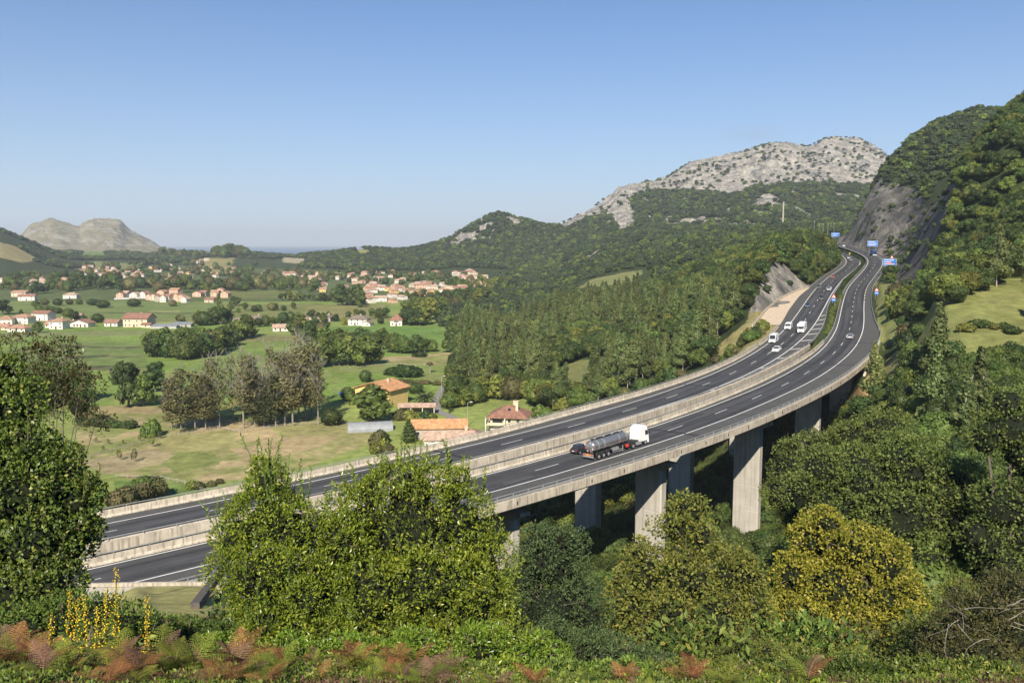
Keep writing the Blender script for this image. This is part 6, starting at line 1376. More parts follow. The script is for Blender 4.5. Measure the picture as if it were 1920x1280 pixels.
fence('track_fence', 'old fence line along the field track left of the poplars', [(168,858),(230,840),(300,822),(318,818)], .9, 3)
M_lampgrey = mat('lamp_grey', (.45, .44, .42), .5, .1, 3, metal=.4)
def lamp(px, py, h, label, arm=.9):
    e = empty('street_lamp', hp(px, py), 0); tag(e, label, 'street lamp', None)
    MB().tube((0, 0, -.3), (0, 0, h), .12, .07, 8).build('pole', M_lampgrey, e); MB().tube((0, 0, h - .05), (arm, 0, h + .15), .05, .05, 6).build('arm', M_lampgrey, e); MB().box((arm + .3, 0, h + .14), (.75, .3, .16)).build('lamp_head', M_white, e)
lamp(828, 744, 8, 'street lamp on the bend of the village lane above the palm'); lamp(877, 800, 8, 'street lamp between the barns and the cream house')
e = MB().box((0, 0, 1.2), (2.6, 2.0, 1.0)).box((0, 0, .4), (2.2, 1.6, .8)).mesh('cover', mat('blue_tarpaulin', (.04, .10, .45), .5, .2, 2))
o = link('tarpaulin', e); o.location = hp(643, 742); tag(o, 'blue tarpaulin cover on the lawn left of the yellow house', 'tarpaulin')
o = link('bag', MB().box((0, 0, .45), (.9, .7, .9), 0, 0, .2).mesh('bag', mat('blue_plastic', (.04, .08, .5), .5, .2, 2), bevel=.12)); o.location = hp(361, 914); tag(o, 'small blue bag in the grass behind the lower left parapet', 'bag')
for i, (x_, y_) in enumerate(((156,659),(420,627),(434,628),(455,628))):
    g = hp(x_, y_); e = empty('cow', g, R.uniform(0, 3)); tag(e, ('white cow grazing alone on the wide green field', 'pale cow left of a group of three behind the belt', 'pale cow in the middle of three behind the belt', 'pale cow right of three behind the belt')[i], 'cow')
    MB().box((0, 0, 1.05), (1.7, .62, .7)).box((1.05, 0, 1.0), (.55, .3, .35), 0, 0, .5).box((.6, .2, .35), (.16, .16, .75)).box((.6, -.2, .35), (.16, .16, .75)).box((-.65, .2, .35), (.16, .16, .75)).box((-.65, -.2, .35), (.16, .16, .75)).build('body', W_white, e, bevel=.05)
# tower on the right ridge
g = at(1468, 408, 1150); zt = (HZ - 382) / F * 1150; e = empty('tower', (g[0], 1150, H1(g[0], 1150))); tag(e, 'slender grey concrete tower on the wooded ridge below the rocky mountain', 'tower')
hh = zt - H1(g[0], 1150); MB().box((0, 0, hh / 2 - 2), (1.8, 1.8, hh + 4)).build('shaft', M_concrete, e); MB().box((0, 0, hh + .8), (2.2, 2.2, 1.2)).build('cap', M_concrete, e)
# ------------------------------------------------------------------ vehicles
def paint(nm, c, r=.35, metal=0.0):
    m = mat(nm, c, r, .04, 1.5, metal=metal, spec=.5); return m
P_white = paint('white_car_paint', (.78, .78, .76)); P_black = paint('dark_car_paint', (.025, .028, .035), .3); P_blue = paint('dark_blue_car_paint', (.025, .04, .10), .3)
P_silver = paint('silver_car_paint', (.50, .52, .54), .35, .4); P_red = paint('dark_red_car_paint', (.32, .03, .03)); P_yellow = paint('yellow_car_paint', (.80, .70, .03)); P_grey = paint('grey_car_paint', (.14, .15, .16), .35, .3)
M_rim = mat('wheel_rim', (.5, .5, .5), .4, .1, 4, metal=.6); M_lamp = mat('headlamp_glass', (.75, .75, .72), .15, .05, 4, spec=.6); M_tail = mat('tail_lamp', (.45, .02, .015), .3, .1, 4); M_plate = mat('number_plate', (.75, .75, .70), .5, .05, 4)
M_plastic = mat('black_plastic', (.03, .03, .032), .6, .2, 4); M_orange = mat('orange_panel', (.75, .30, .03), .5, .1, 3); M_redw = mat('red_marking', (.60, .05, .03), .5, .1, 3)
def wheel(parent, x, y, r, w, side):
    mb = MB(); n = 20; V = []
    prof = [(-w/2, r*.62), (-w/2, r*.93), (-w/2+.04, r), (w/2-.04, r), (w/2, r*.93), (w/2, r*.62)]
    for i in range(n):
        a = 2 * math.pi * i / n
        for (px_, rr_) in prof: V.append((rr_ * math.cos(a), px_, rr_ * math.sin(a)))
    k = len(prof); Fs = [(i*k+j, i*k+j+1, ((i+1)%n)*k+j+1, ((i+1)%n)*k+j) for i in range(n) for j in range(k-1)]
    mb.add(V, Fs); t = mb.build('wheel', M_dark, parent, smooth=True); t.location = (x, y, r)
    rm_ = MB(); rm_.tube((0, side*(w/2-.06), 0), (0, side*(w/2-.02), 0), r*.62, r*.60, 16)
    rm_.tube((0, side*(w/2-.02), 0), (0, side*(w/2+.03), 0), r*.2, r*.16, 10); rm_.build('rim', M_rim, t)
    return t
def body_loft(prof, hw, tuck=0.12):
    """side outline (x, z) extruded to half width hw, the upper edges drawn in"""
    zs = [p[1] for p in prof]; z0, z1 = min(zs), max(zs); V = []
    rows = (-1.0, -.93, 0.0, .93, 1.0)
    for s in rows:
        for (x, z) in prof:
            t = (z - z0) / (z1 - z0); e = 1 - tuck * max(0, t - .45) / .55
            k = .985 if abs(s) == 1 else 1.0; V.append((x * k, s * hw * e, z0 + (z - z0) * (1 if abs(s) < 1 else .97)))
    n = len(prof); Fs = [(r * n + j, r * n + (j + 1) % n, (r + 1) * n + (j + 1) % n, (r + 1) * n + j) for r in range(4) for j in range(n)]
    Fs += [tuple(range(n))[::-1], tuple(range(4 * n, 5 * n))]; return V, Fs
def arch(cx, r, z, a0=180, a1=0, n=6): return [(cx + r * math.cos(math.radians(a0 + (a1 - a0) * i / n)), z + r * math.sin(math.radians(a0 + (a1 - a0) * i / n))) for i in range(n + 1)]
def car(label, cat, m, style='hatch', group='cars on the motorway'):
    e = empty({'van': 'van', 'camper': 'camper_van', 'pickup': 'van'}.get(style, 'car')); tag(e, label, cat, group)
    if style in ('hatch', 'sedan', 'suv'):
        L, H, hb, r = {'hatch': (4.1, 1.48, .92, .31), 'sedan': (4.6, 1.45, .92, .32), 'suv': (4.5, 1.68, 1.05, .36)}[style]; f = L / 2; wb = L * .3; hw = .89
        lo = [(-f, .38)] + [(-wb - r - .09, .24)] + arch(-wb, r + .07, .28) + [(wb - r - .09, .24)] + arch(wb, r + .07, .28) + [(wb + r + .10, .24), (f - .03, .30), (f, .50), (f - .06, .68), (f - .9 if style != 'suv' else f - .75, hb), (f * .38, hb + .03)]
        rear = [(-f * .52, hb + .05), (-f * .90, hb + .02), (-f + .02, .78)] if style == 'sedan' else [(-f * .86, hb + .06), (-f + .03, .80)]
        V, Fs = body_loft(lo + rear, hw, .06); mb = MB(); mb.add(V, Fs); mb.build('body', m, e)
        tr = -f * .42 if style == 'sedan' else -f * .66; br_ = -f * .62 if style == 'sedan' else -f * .90
        g = [(br_, hb), (tr, H - .05), (f * .02, H - .03), (f * .42, hb)]; V, Fs = body_loft(g, hw * .93, .24); mb = MB(); mb.add(V, Fs); mb.build('window', M_glass, e)
        rt = MB(); rt.box(((tr + f * .02) / 2, 0, H - .03), (f * .02 - tr + .08, hw * 1.46, .07)); 
        for s in (-1, 1):
            rt.tube((br_ + .02, s * hw * .90, hb), (tr, s * hw * .72, H - .04), .045, .04, 5); rt.tube((f * .43, s * hw * .90, hb), (f * .03, s * hw * .72, H - .03), .04, .04, 5); rt.tube(((br_ + f * .42) / 2, s * hw * .92, hb), ((tr + f * .02) / 2, s * hw * .72, H - .04), .05, .04, 5)
        rt.build('roof', m, e)
        for s in (-1, 1):
            MB().box((f - .12, s * .62, .66), (.24, .36, .15)).build('headlight', M_lamp, e); MB().box((-f + .08, s * .68, .78), (.16, .26, .18)).build('tail_light', M_tail, e); MB().box((f * .36, s * .99, hb + .07), (.12, .2, .13)).build('mirror', m, e)
            for x_ in (-wb, wb): wheel(e, x_, s * (hw - .10), r, .2, s)
        MB().box((-f + .0, 0, .62), (.05, .5, .12)).build('number_plate', M_plate, e); MB().box((f - .0, 0, .42), (.05, .5, .12)).build('number_plate', M_plate, e); MB().box((f - .03, 0, .56), (.06, .8, .12)).build('grille', M_plastic, e)
    else:
        L, H, r = {'van': (5.7, 2.5, .34), 'pickup': (5.0, 2.0, .33), 'camper': (6.9, 2.95, .34)}[style]; f = L / 2; wb = L * .30; hw = .98
        lo = [(-f, .42), (-wb - r - .1, .28)] + arch(-wb, r + .07, .30) + [(wb - r - .1, .28)] + arch(wb, r + .07, .30) + [(f - .05, .34), (f, .62), (f - .08, .95)]
        if style == 'camper': up = [(f - .75, 1.22), (f - 1.35, 1.95), (f - 1.5, 1.98)]
        else: up = [(f - .85, 1.20), (f - 1.55, H - .12), (f - 1.85, H), (-f + .1, H), (-f, H - .15)]
        if style == 'camper': up += [(-f + 1.0, 1.98), (-f, 1.0)]
        V, Fs = body_loft(lo + up, hw, .08); mb = MB(); mb.add(V, Fs); mb.build('body', m, e)
        if style == 'camper':
            q = [(-f, .55), (f - 1.75, .55), (f - 1.75, 1.95), (f - .7, 2.02), (f - .45, 2.3), (f - .75, H), (-f + .1, H), (-f, H - .12)]; V, Fs = body_loft(q, 1.13, .03); mb = MB(); mb.add(V, Fs); mb.build('living_cabin', m, e)
            MB().box((0, 0, H + .1), (.9, .8, .2)).build('roof_hatch', M_white, e); MB().box((-1.6, 0, H + .08), (.6, .6, .14)).build('roof_hatch', M_white, e); MB().box((-.6, -1.14, 1.8), (.9, .04, .5)).build('window', M_glass, e); MB().box((-.6, 1.14, 1.8), (.9, .04, .5)).build('window', M_glass, e)
        zt = 1.9 if style == 'camper' else H - .2; xa, xb = f - .82, (f - 1.36 if style == 'camper' else f - 1.56)
        z0 = 1.24; mb = MB(); V = [(xa, -.84, z0), (xa, .84, z0), (xb, .76, zt), (xb, -.76, zt)]; V2 = [(x + .05, y, z + .05) for x, y, z in V]; mb.add(V + V2, [(0, 1, 2, 3), (4, 5, 6, 7), (0, 1, 5, 4), (1, 2, 6, 5), (2, 3, 7, 6), (3, 0, 4, 7)]); mb.build('windscreen', M_glass, e)
        for s in (-1, 1):
            MB().box((f - 1.55, s * (hw - .015), 1.5), (.9, .06, .5)).build('side_window', M_glass, e)
            MB().box((f - .09, s * .70, .85), (.18, .34, .24)).build('headlight', M_lamp, e); MB().box((-f + .02, s * .88, 1.0), (.08, .14, .4)).build('tail_light', M_tail, e); MB().box((f - 1.0, s * 1.15, 1.4), (.12, .24, .3)).build('mirror', M_plastic, e)
            for x_ in (-wb, wb): wheel(e, x_, s * (hw - .1), r, .22, s)
        MB().box((f - .0, 0, .48), (.06, .9, .22)).build('grille', M_plastic, e); MB().box((f + .03, 0, .62), (.04, .5, .12)).build('number_plate', M_plate, e)
    return e
KK = np.arange(-4, 40, .02)
def solve_lane(P, px, py):
    best = (1e9, 0, 0)
    for wl_ in (-2.05, 2.05, -3.0, 3.0, -1.4, 1.4):
        for k in np.arange(-2, min(KL1, KR1), .05):
            q = project(spot(P, k, wl_))[0]; d = math.hypot(q[0] - px, q[1] - py) + (1.5 if abs(wl_) != 2.05 else 0)
            if d < best[0]: best = (d, k, wl_)
    return best[1], best[2]
def put(e, P, k, wl_, oncoming):
    a = spot(P, k, wl_, .012); b = spot(P, k + .1, wl_, .012); d = Vector(b - a); p, dd, n = station(P, k)
    up = Vector(n * XF * (1 if k < 16 else 0) + np.array([0, 0, 0])); x = d.normalized() * (-1 if oncoming else 1); y0 = Vector((-x[1], x[0], 0)).normalized()
    z = x.cross(y0).normalized(); z = (z + Vector((-n[0], -n[1], 0)) * (XF if k < 16 else 0)).normalized(); y = z.cross(x).normalized()
    M = Matrix((x, y, z)).transposed().to_4x4(); M.translation = Vector(a); e.matrix_world = M
CARS = [
 (PL, 1455, 656, True, P_white, 'sedan', 'white saloon driving just ahead of the high white van', 'car'),
 (PL, 1451, 641, True, P_white, 'van', 'high-roofed white delivery van behind the white saloon', 'van'),
 (PL, 1479, 617, True, P_white, 'pickup', 'low white van on the outer lane beside the camper', 'van'),
 (PL, 1504, 622, True, P_white, 'camper', 'white camper van with an overcab bulge on the lane beside the median', 'camper van'),
 (PL, 1515, 575, True, P_blue, 'hatch', 'dark blue car coming down beside the gravel lane, ahead of the other dark cars', 'car'),
 (PL, 1541, 561, True, P_black, 'suv', 'black off-road car on the inner lane left of the paired median signs', 'car'),
 (PL, 1554.5, 544.5, True, P_silver, 'hatch', 'silver car on the inner lane behind the black off-road car', 'car'),
 (PL, 1536, 541, True, P_black, 'hatch', 'black car on the outer lane at the top of the gravel lane', 'car'),
 (PL, 1562, 521, True, P_red, 'sedan', 'dark red car at the upper end of the gravel lane', 'car'),
 (PL, 1598, 488, True, P_grey, 'hatch', 'dark grey car in the curve just below the silver one', 'car'),
 (PL, 1592, 484, True, P_silver, 'sedan', 'pale silver car in the curve between the yellow and the dark grey car', 'car'),
 (PL, 1594, 477.5, True, P_yellow, 'hatch', 'small yellow car in the far curve beside the hedge', 'car'),
 (PL, 1573, 472.5, True, P_grey, 'sedan', 'grey car alone in the far curve left of the yellow car', 'car'),
 (PL, 1539, 460.5, True, P_white, 'van', 'white and blue van at the far curve behind the trees', 'van'),
 (PL, 1518, 447, True, P_black, 'hatch', 'black car near the far lamp masts', 'car'),
 (PR, 1595, 634, False, P_silver, 'sedan', 'silver saloon driving away alone on the wide right carriageway', 'car'),
 (PR, 1582, 461.5, False, P_white, 'hatch', 'tiny white car on the far right carriageway below the rock cliff', 'car'),
 (PR, 1083, 852, False, P_black, 'hatch', 'dark car half hidden beyond the rear of the tank lorry', 'car'),
]
for (P, x_, y_, onc, m_, st_, lb_, ct_) in CARS:
    k, wl_ = solve_lane(P, x_, y_)
    if 'tank lorry' in lb_: wl_ = -2.3; k = KK[np.argmin([abs(project(spot(PR, q, wl_))[0][0] - 1090) for q in KK])]
    if y_ < 500:
        pass
    e = car(lb_, ct_, m_, st_); put(e, P, k, wl_, onc)

def tank_lorry():
    ks = [project(spot(PR, q, 2.0))[0][0] for q in KK]; kr_ = KK[np.argmin(np.abs(np.array(ks) - 1100))]; kf = KK[np.argmin(np.abs(np.array(ks) - 1206))]
    Ln = float(np.linalg.norm(spot(PR, kf, 2.0) - spot(PR, kr_, 2.0))); print('lorry length', Ln)
    e = empty('tank_lorry'); tag(e, 'articulated lorry with white cab pulling a shiny grey steel tank over the viaduct', 'lorry')
    e0 = 16.5; x0 = -e0 / 2
    M_tank = mat('brushed_tank_steel', (.42, .41, .40), .32, .10, .5, metal=.75, spec=.5)
    M_ring = mat('tank_ring', (.66, .62, .56), .45, .1, 3, metal=.3)
    # tank: rounded box section, dished ends
    n = 28; xs = [0, .10, .30, .65, 9.55, 9.9, 10.1, 10.2]; sc = [.35, .72, .92, 1, 1, .92, .72, .35]; V = []
    for x_, s in zip(xs, sc):
        for i in range(n):
            a = 2 * math.pi * i / n; ca, sa = math.cos(a), math.sin(a); p = 2.5; cx_ = math.copysign(abs(ca) ** (2 / p), ca); sz_ = math.copysign(abs(sa) ** (2 / p), sa)
            V.append((x0 + .6 + x_, cx_ * 1.17 * s, 2.46 + sz_ * .98 * s - (.10 * (1 - x_ / 10))))
    m_ = len(xs); Fs = [(i * n + j, i * n + (j + 1) % n, (i + 1) * n + (j + 1) % n, (i + 1) * n + j) for i in range(m_ - 1) for j in range(n)] + [tuple(range(n))[::-1], tuple(range((m_ - 1) * n, m_ * n))]
    tk = MB(); tk.add(V, Fs); T = tk.build('tank', M_tank, e, smooth=True)
    for x_ in (1.5, 3.1, 7.3, 9.4):
        rg = MB(); V = []
        for xx in (x_ - .06, x_ + .06):
            for i in range(n):
                a = 2 * math.pi * i / n; ca, sa = math.cos(a), math.sin(a); p = 2.5; V.append((x0 + .6 + xx, math.copysign(abs(ca) ** .8, ca) * 1.20, 2.46 - (.10 * (1 - x_ / 10)) + math.copysign(abs(sa) ** .8, sa) * 1.01))
        rg.add(V, [(j, (j + 1) % n, n + (j + 1) % n, n + j) for j in range(n)]); rg.build('tank_ring', M_ring, T)
    for s in (-1, 1): MB().box((x0 + 5.7, s * 1.185, 2.35), (9.2, .02, .05)).build('side_seam', M_plastic, T)
    wk = MB().box((x0 + 5.9, .25, 3.50), (8.8, .7, .06)); wk.build('walkway', M_plastic, T)
    for x_ in (2.0, 4.4, 6.8, 9.0): MB().tube((x0 + .6 + x_, .25, 3.5), (x0 + .6 + x_, .25, 3.70), .28, .26, 12).build('manhole', M_rim, T)
    hr = MB(); hr.tube((x0 + 1.5, .62, 3.85), (x0 + 9.8, .62, 3.85), .025, .025, 5)
    for x_ in (1.5, 4.3, 7.0, 9.8): hr.tube((x0 + x_, .62, 3.4), (x0 + x_, .62, 3.85), .025, .025, 5)
    hr.build('handrail', M_galv, T)
    ld = MB(); ld.tube((x0 + .62, -.75, 1.3), (x0 + .75, -.75, 3.4), .03, .03, 5); ld.tube((x0 + .62, -.35, 1.3), (x0 + .75, -.35, 3.4), .03, .03, 5)
    for i in range(7): ld.tube((x0 + .64, -.75, 1.5 + i * .28), (x0 + .64, -.35, 1.5 + i * .28), .02, .02, 4)
    ld.build('ladder', M_galv, T)
    for a0 in range(0, 8):
        a = math.radians(22 + a0 * 45); c = (x0 + .66, math.cos(a) * .98, 2.36 + math.sin(a) * .82); MB().box(c, (.04, .30, .12), 0, a + math.pi / 2).build('reflective_mark', M_redw if a0 % 2 else M_white, T)
    # trailer chassis
    ch = MB().box((x0 + 5.5, .45, 1.15), (10.4, .14, .3)).box((x0 + 5.5, -.45, 1.15), (10.4, .14, .3)).box((x0 + 4.0, 0, 1.0), (3.9, 1.9, .12))
    for x_ in (2, 4.5, 7, 9.5): ch.box((x0 + x_, 0, 1.2), (.15, 1.6, .5))
    C = ch.build('trailer_chassis', M_plastic, e)
    for s in (-1, 1):
        for x_ in (1.95, 3.27, 4.6):
            wheel(e, x0 + x_, s * 1.06, .5, .36, s)
            fd = MB(); P8 = arch(x0 + x_, .60, .5, 165, 15, 8); V = [(x, s * 1.27, z) for x, z in P8] + [(x, s * .82, z) for x, z in P8]; k = len(P8); fd.add(V, [(i, i + 1, k + i + 1, k + i) for i in range(k - 1)]); fd.build('mudguard', M_plastic, C)
        sg = MB().box((x0 + 7.2, s * 1.2, .78), (2.9, .04, .10)).box((x0 + 7.2, s * 1.2, .48), (2.9, .04, .10)); sg.build('side_guard', M_galv, C)
        MB().box((x0 + 9.1, s * .8, .6), (.12, .12, 1.1)).build('landing_leg', M_galv, C)
    MB().box((x0 + 6.9, -.75, .95), (1.7, .55, .5)).build('hose_box', M_rim, C); MB().box((x0 + 10.0, -1.12, .95), (.7, .3, .5)).build('red_box', M_redw, C)
    bp = MB().box((x0 + .35, 0, .62), (.14, 2.46, .2)).box((x0 + .42, 0, .95), (.1, 2.46, .42)); B = bp.build('rear_bumper', M_galv, C)
    MB().box((x0 + .34, 0, 1.02), (.06, 1.25, .26)).build('orange_plate', M_orange, C)
    for s in (-1, 1): MB().box((x0 + .34, s * .95, .98), (.06, .5, .16)).build('tail_light', M_tail, C)
    # tractor
    tx = x0 + 10.6
    MB().box((tx + 2.6, .42, .82), (6.2, .16, .28)).box((tx + 2.6, -.42, .82), (6.2, .16, .28)).box((tx + .9, 0, 1.08), (1.1, 1.0, .14)).box((tx + 2.4, 0, 1.0), (1.3, 1.7, .5)).build('tractor_chassis', M_plastic, e)
    cabp = [(tx + 3.75, .95), (tx + 3.75, 3.55), (tx + 3.95, 3.82), (tx + 4.7, 3.86), (tx + 5.55, 3.35), (tx + 5.72, 2.55), (tx + 5.86, 1.75), (tx + 5.92, .95), (tx + 5.9, .42), (tx + 5.45, .36), (tx + 5.35, .9), (tx + 4.25, .9)]
    V, Fs = body_loft(cabp, 1.24, .05); cb = MB(); cb.add(V, Fs); CB = cb.build('cab', P_white, e)
    ws = MB(); V = [(tx + 5.865, -1.08, 1.85), (tx + 5.865, 1.08, 1.85), (tx + 5.66, 1.04, 3.0), (tx + 5.66, -1.04, 3.0)]; V2 = [(x + .06, y, z) for x, y, z in V]; ws.add(V + V2, [(0, 1, 2, 3), (4, 5, 6, 7), (0, 1, 5, 4), (1, 2, 6, 5), (2, 3, 7, 6), (3, 0, 4, 7)]); ws.build('windscreen', M_glass, CB)
    for s in (-1, 1):
        sw = MB(); Q = [(tx + 4.75, s * 1.20, 1.95), (tx + 5.62, s * 1.20, 1.95), (tx + 5.52, s * 1.19, 2.8), (tx + 4.75, s * 1.19, 2.85)]; sw.poly(Q, (0, s * .05, 0)); sw.build('side_window', M_glass, CB)
        MB().box((tx + 5.85, s * 1.43, 2.35), (.16, .2, .75)).build('mirror', M_plastic, CB); MB().box((tx + 5.93, s * .92, .72), (.06, .42, .22)).build('headlight', M_lamp, CB)
        fp = MB(); fp.poly([(tx + 3.0, s * 1.18, 1.0), (tx + 3.76, s * 1.18, 1.0), (tx + 3.76, s * 1.18, 3.6), (tx + 3.35, s * 1.14, 3.4)], (0, s * .05, 0)); fp.build('side_deflector', P_white, CB)
        wheel(e, tx + 4.8, s * 1.05, .5, .32, s); wheel(e, tx + 1.1, s * .98, .5, .55, s)
        MB().box((tx + 2.9, s * .98, .72), (1.3, .5, .55)).build('fuel_tank', M_rim, e)
    MB().box((tx + 5.0, 0, 3.83), (.12, 1.6, .06)).build('roof_bar', M_galv, CB); MB().box((tx + 5.95, 0, 1.3), (.05, 1.9, .55)).build('grille', M_plastic, CB)
    put(e, PR, (kr_ + kf) / 2, 2.15, False); s = min(1.08, max(.85, Ln / 16.0)); e.scale = (s, s, s)
tank_lorry()
def far_lorry():
    e = empty('lorry'); tag(e, 'blue lorry with white rear driving away below the overhead sign at the cliff', 'lorry')
    MB().box((-1, 0, 2.3), (8.5, 2.45, 2.6)).build('box_body', paint('blue_lorry_paint', (.05, .11, .35)), e); MB().box((-5.28, 0, 2.3), (.06, 2.3, 2.4)).build('rear_door', P_blue, e)
    MB().poly([(3.6, -1.2, .7), (5.6, -1.2, .7), (5.5, -1.2, 2.2), (5.2, -1.2, 3.1), (3.6, -1.2, 3.1)], (0, 2.4, 0)).build('cab', P_white, e); MB().box((-5.2, 0, .75), (.3, 2.4, .5)).build('rear_bumper', M_white, e)
    for s in (-1, 1):
        for x_ in (-3.6, -2.4, 4.4): wheel(e, x_, s * 1.05, .5, .34, s)
    k, wl_ = solve_lane(PR, 1639, 476); put(e, PR, k, 2.05, False); return k
KFL = far_lorry()
# ------------------------------------------------------------------ signs and masts
S_blue = mat('blue_sign_face', (.03, .16, .52), .5, .06, 1); S_white = mat('white_sign_face', (.80, .80, .78), .5, .03, 1); S_red = mat('red_sign_border', (.62, .03, .02), .5, .03, 1)
def sign_post(e, x, h): MB().tube((x, 0, -.6), (x, 0, h), .07, .07, 8).build('post', M_galv, e)
def verge(P, k, wl_):
    p = spot(P, k, wl_); return np.array([p[0], p[1], H1(p[0], p[1])])
def kfind(P, wf, px, y_lo, y_hi):
    best = (1e9, 0)
    for k in np.arange(8, min(KL1, KR1), .05):
        q = project(spot(P, k, wf(k)))[0]
        if y_lo < q[1] < y_hi and abs(q[0] - px) < best[0]: best = (abs(q[0] - px), k)
    return best[1]
def warn_pair(pos, rz, label, s=1.0, blue=True):
    e = empty('road_sign', tuple(pos), rz); e.scale = (s, s, s); tag(e, label, 'road sign', None); sign_post(e, -.45, 3.9 if blue else 2.6); sign_post(e, .45, 3.9 if blue else 2.6); z = 3.0 if blue else 1.7
    t = MB(); t.poly([(-.95, -.09, z), (.95, -.09, z), (0, -.09, z + 1.65)], (0, .03, 0)); T = t.build('warning_triangle', S_red, e)
    MB().poly([(-.62, -.12, z + .16), (.62, -.12, z + .16), (0, -.12, z + 1.24)], (0, .025, 0)).build('triangle_field', S_white, T)
    MB().poly([(-.22, -.14, z + .3), (.22, -.14, z + .3), (.10, -.14, z + .62), (-.10, -.14, z + .62)], (0, .018, 0)).build('pictogram', M_plastic, T)
    if blue:
        B = MB().box((0, -.09, z - .75), (1.7, .03, 1.2)).build('blue_plate', S_blue, e); MB().box((0, -.12, z - .72), (1.1, .02, .22)).build('pictogram', S_white, B)
    return e
def panel(pos, rz, w_, h_, z0, label, rows, red=None, name='road_sign', extra=None):
    e = empty(name, tuple(pos), rz); tag(e, label, 'road sign')
    for x_ in (-w_ * .32, w_ * .32): MB().box((x_, .08, (z0 + h_ - .6) / 2), (.16, .14, z0 + h_ + .6)).build('post', M_galv, e)
    MB().box((0, -.02, z0 + h_ / 2), (w_, .05, h_)).build('border', S_white, e); B = MB().box((0, -.055, z0 + h_ / 2), (w_ - .16, .03, h_ - .16)).build('sign_face', S_blue, e)
    g = random.Random(int(w_ * 100))
    for i, (a, b) in enumerate(rows):      # lines of lettering: too small to read in the photograph
        x_ = w_ * a; z_ = z0 + h_ - h_ * (i + .75) / (len(rows) + .5)
        while x_ < w_ * b: 
            l = g.uniform(.16, .26); MB().box((x_ + l / 2, -.08, z_), (l, .02, h_ * .12)).build('letter', S_white, B); x_ += l + .10
    if red: MB().box((0, -.09, z0 + h_ * red), (w_ * .5, .02, h_ * .14)).build('red_strip', S_red, B)
    return e
def face_cam(pos): return math.atan2(-pos[0], pos[1]) * 1.0
k = kfind(PL, lambda k: lm(k) + 1.0, 1563, 540, 600); p = verge(PL, k, lm(k) + 1.0); warn_pair(p, face_cam(p), 'red triangle over a blue plate on two posts, standing on the median')
k = kfind(PR, lambda k: rb(k) + 1.8, 1643, 550, 605); p = verge(PR, k, rb(k) + 1.8); warn_pair(p, face_cam(p), 'red triangle over a blue plate on two posts, standing on the right verge')
k = kfind(PR, lambda k: rb(k) + 1.5, 1671, 478, 500); p = verge(PR, k, rb(k) + 2.0); warn_pair(p, face_cam(p), 'lone red warning triangle on the right verge in the far curve', 1.1, False)
k = kfind(PR, lambda k: rb(k) + 3.5, 1664, 505, 540); p = verge(PR, k, rb(k) + 4.2); panel(p, face_cam(p) - .1, 6.6, 3.6, 3.0, 'large blue direction sign on the right verge at the end of the rock cut', [(-.4, .3), (-.4, .1), (-.4, .35)], .33)
k = KFL + 1.6; p = verge(PR, k, 6.5); panel(p, face_cam(p), 6.6, 3.8, 4.2, 'blue and white direction board standing above the blue lorry', [(-.42, .2), (-.42, .4), (-.42, .3)])
k = kfind(PR, lambda k: rb(k) + 1, 1562, 436, 452); p = verge(PR, k, 7.0); panel(p, face_cam(p), 7.0, 3.6, 2.0, 'farthest blue direction sign beside the foot of the cliff', [(-.4, .3), (-.4, .2)])
for x_, y0_, y1_, l_ in ((1527, 415, 441, 'first from left'), (1536, 420, 440, 'second from left'), (1543.7, 420, 440, 'third from left'), (1552.5, 420, 440, 'fourth from left'), (1564, 419, 440, 'rightmost')):
    q = at(x_, y0_, 900); z_ = H1(q[0], 900); h_ = q[2] - z_; e = empty('lamp_mast', (q[0], 900, z_)); tag(e, 'tall pale lamp mast at the far end of the motorway, %s of five' % l_, 'lamp mast')
    MB().tube((0, 0, -1), (0, 0, h_), .17, .10, 8).build('pole', M_lampgrey, e); MB().box((0, 0, h_ - .1), (1.6, .4, .2)).build('lamp_head', M_white, e)
# marker posts and lamp on the verge
# hedge between the carriageways
def hedge(label, P, k0, k1, wf, w_, h_, m, n):
    mb_l = []
    for k in np.arange(k0, k1, .16):
        c = spot(P, k, wf(k)); z_ = H1(c[0], c[1]); r = R.uniform(.8, 1.15); mb_l.append(((c[0], c[1], z_ + h_ * .45), (w_ * r * .5 + .5, w_ * r * .5 + .5, h_ * .55 * r)))
    o0 = np.array(mb_l[len(mb_l) // 2][0]); L = [(tuple(np.array(c) - o0), r) for c, r in mb_l]
    o = link('hedge', crown('hedge', L, n, .42, m, 5, core=.86)); o.location = tuple(o0); tag(o, label, 'hedge')
hedge('clipped green hedge in the grass strip beside the median signs', PL, 9.6, 16.8, lambda k: lm(k) + 1.5, .9, 1.0, M_mid, 5200)
hedge('dark hedge between the carriageways in the far curve', PR, 19, 33.5, lambda k: rm(k) - 1.6, 1.2, 1.6, M_oak, 6500)
# ------------------------------------------------------------------ cut-and-cover roof with its parapet at the lower left
pe = empty('tunnel_roof_wall', tuple(at(320, 1092, 84.0))); tag(pe, 'concrete coping and retaining wall holding the mown grass bank above the motorway', 'retaining wall')
def ppart(mb, name, m, parent=pe, **k):
    me = mb.mesh(name, m, **k); me.transform(Matrix.Translation(-Vector(pe.location))); return link(name, me, parent)
cL = at(150, 1093, 84.4); cR_ = at(416, 1089, 84.4)
ppart(MB().poly([(cL[0], 84.2, cL[2] - .35), (cR_[0], 84.2, cR_[2] - .35), (cR_[0], 84.5, cR_[2] - .35), (cL[0], 84.5, cL[2] - .35)], (0, 0, .35)), 'coping', M_parapet)
ppart(MB().poly([(cL[0], 84.25, cL[2] - 7), (cR_[0], 84.25, cR_[2] - 7), (cR_[0], 84.45, cR_[2] - 7), (cL[0], 84.45, cL[2] - 7)], (0, 0, 6.6)), 'wall', M_concrete)
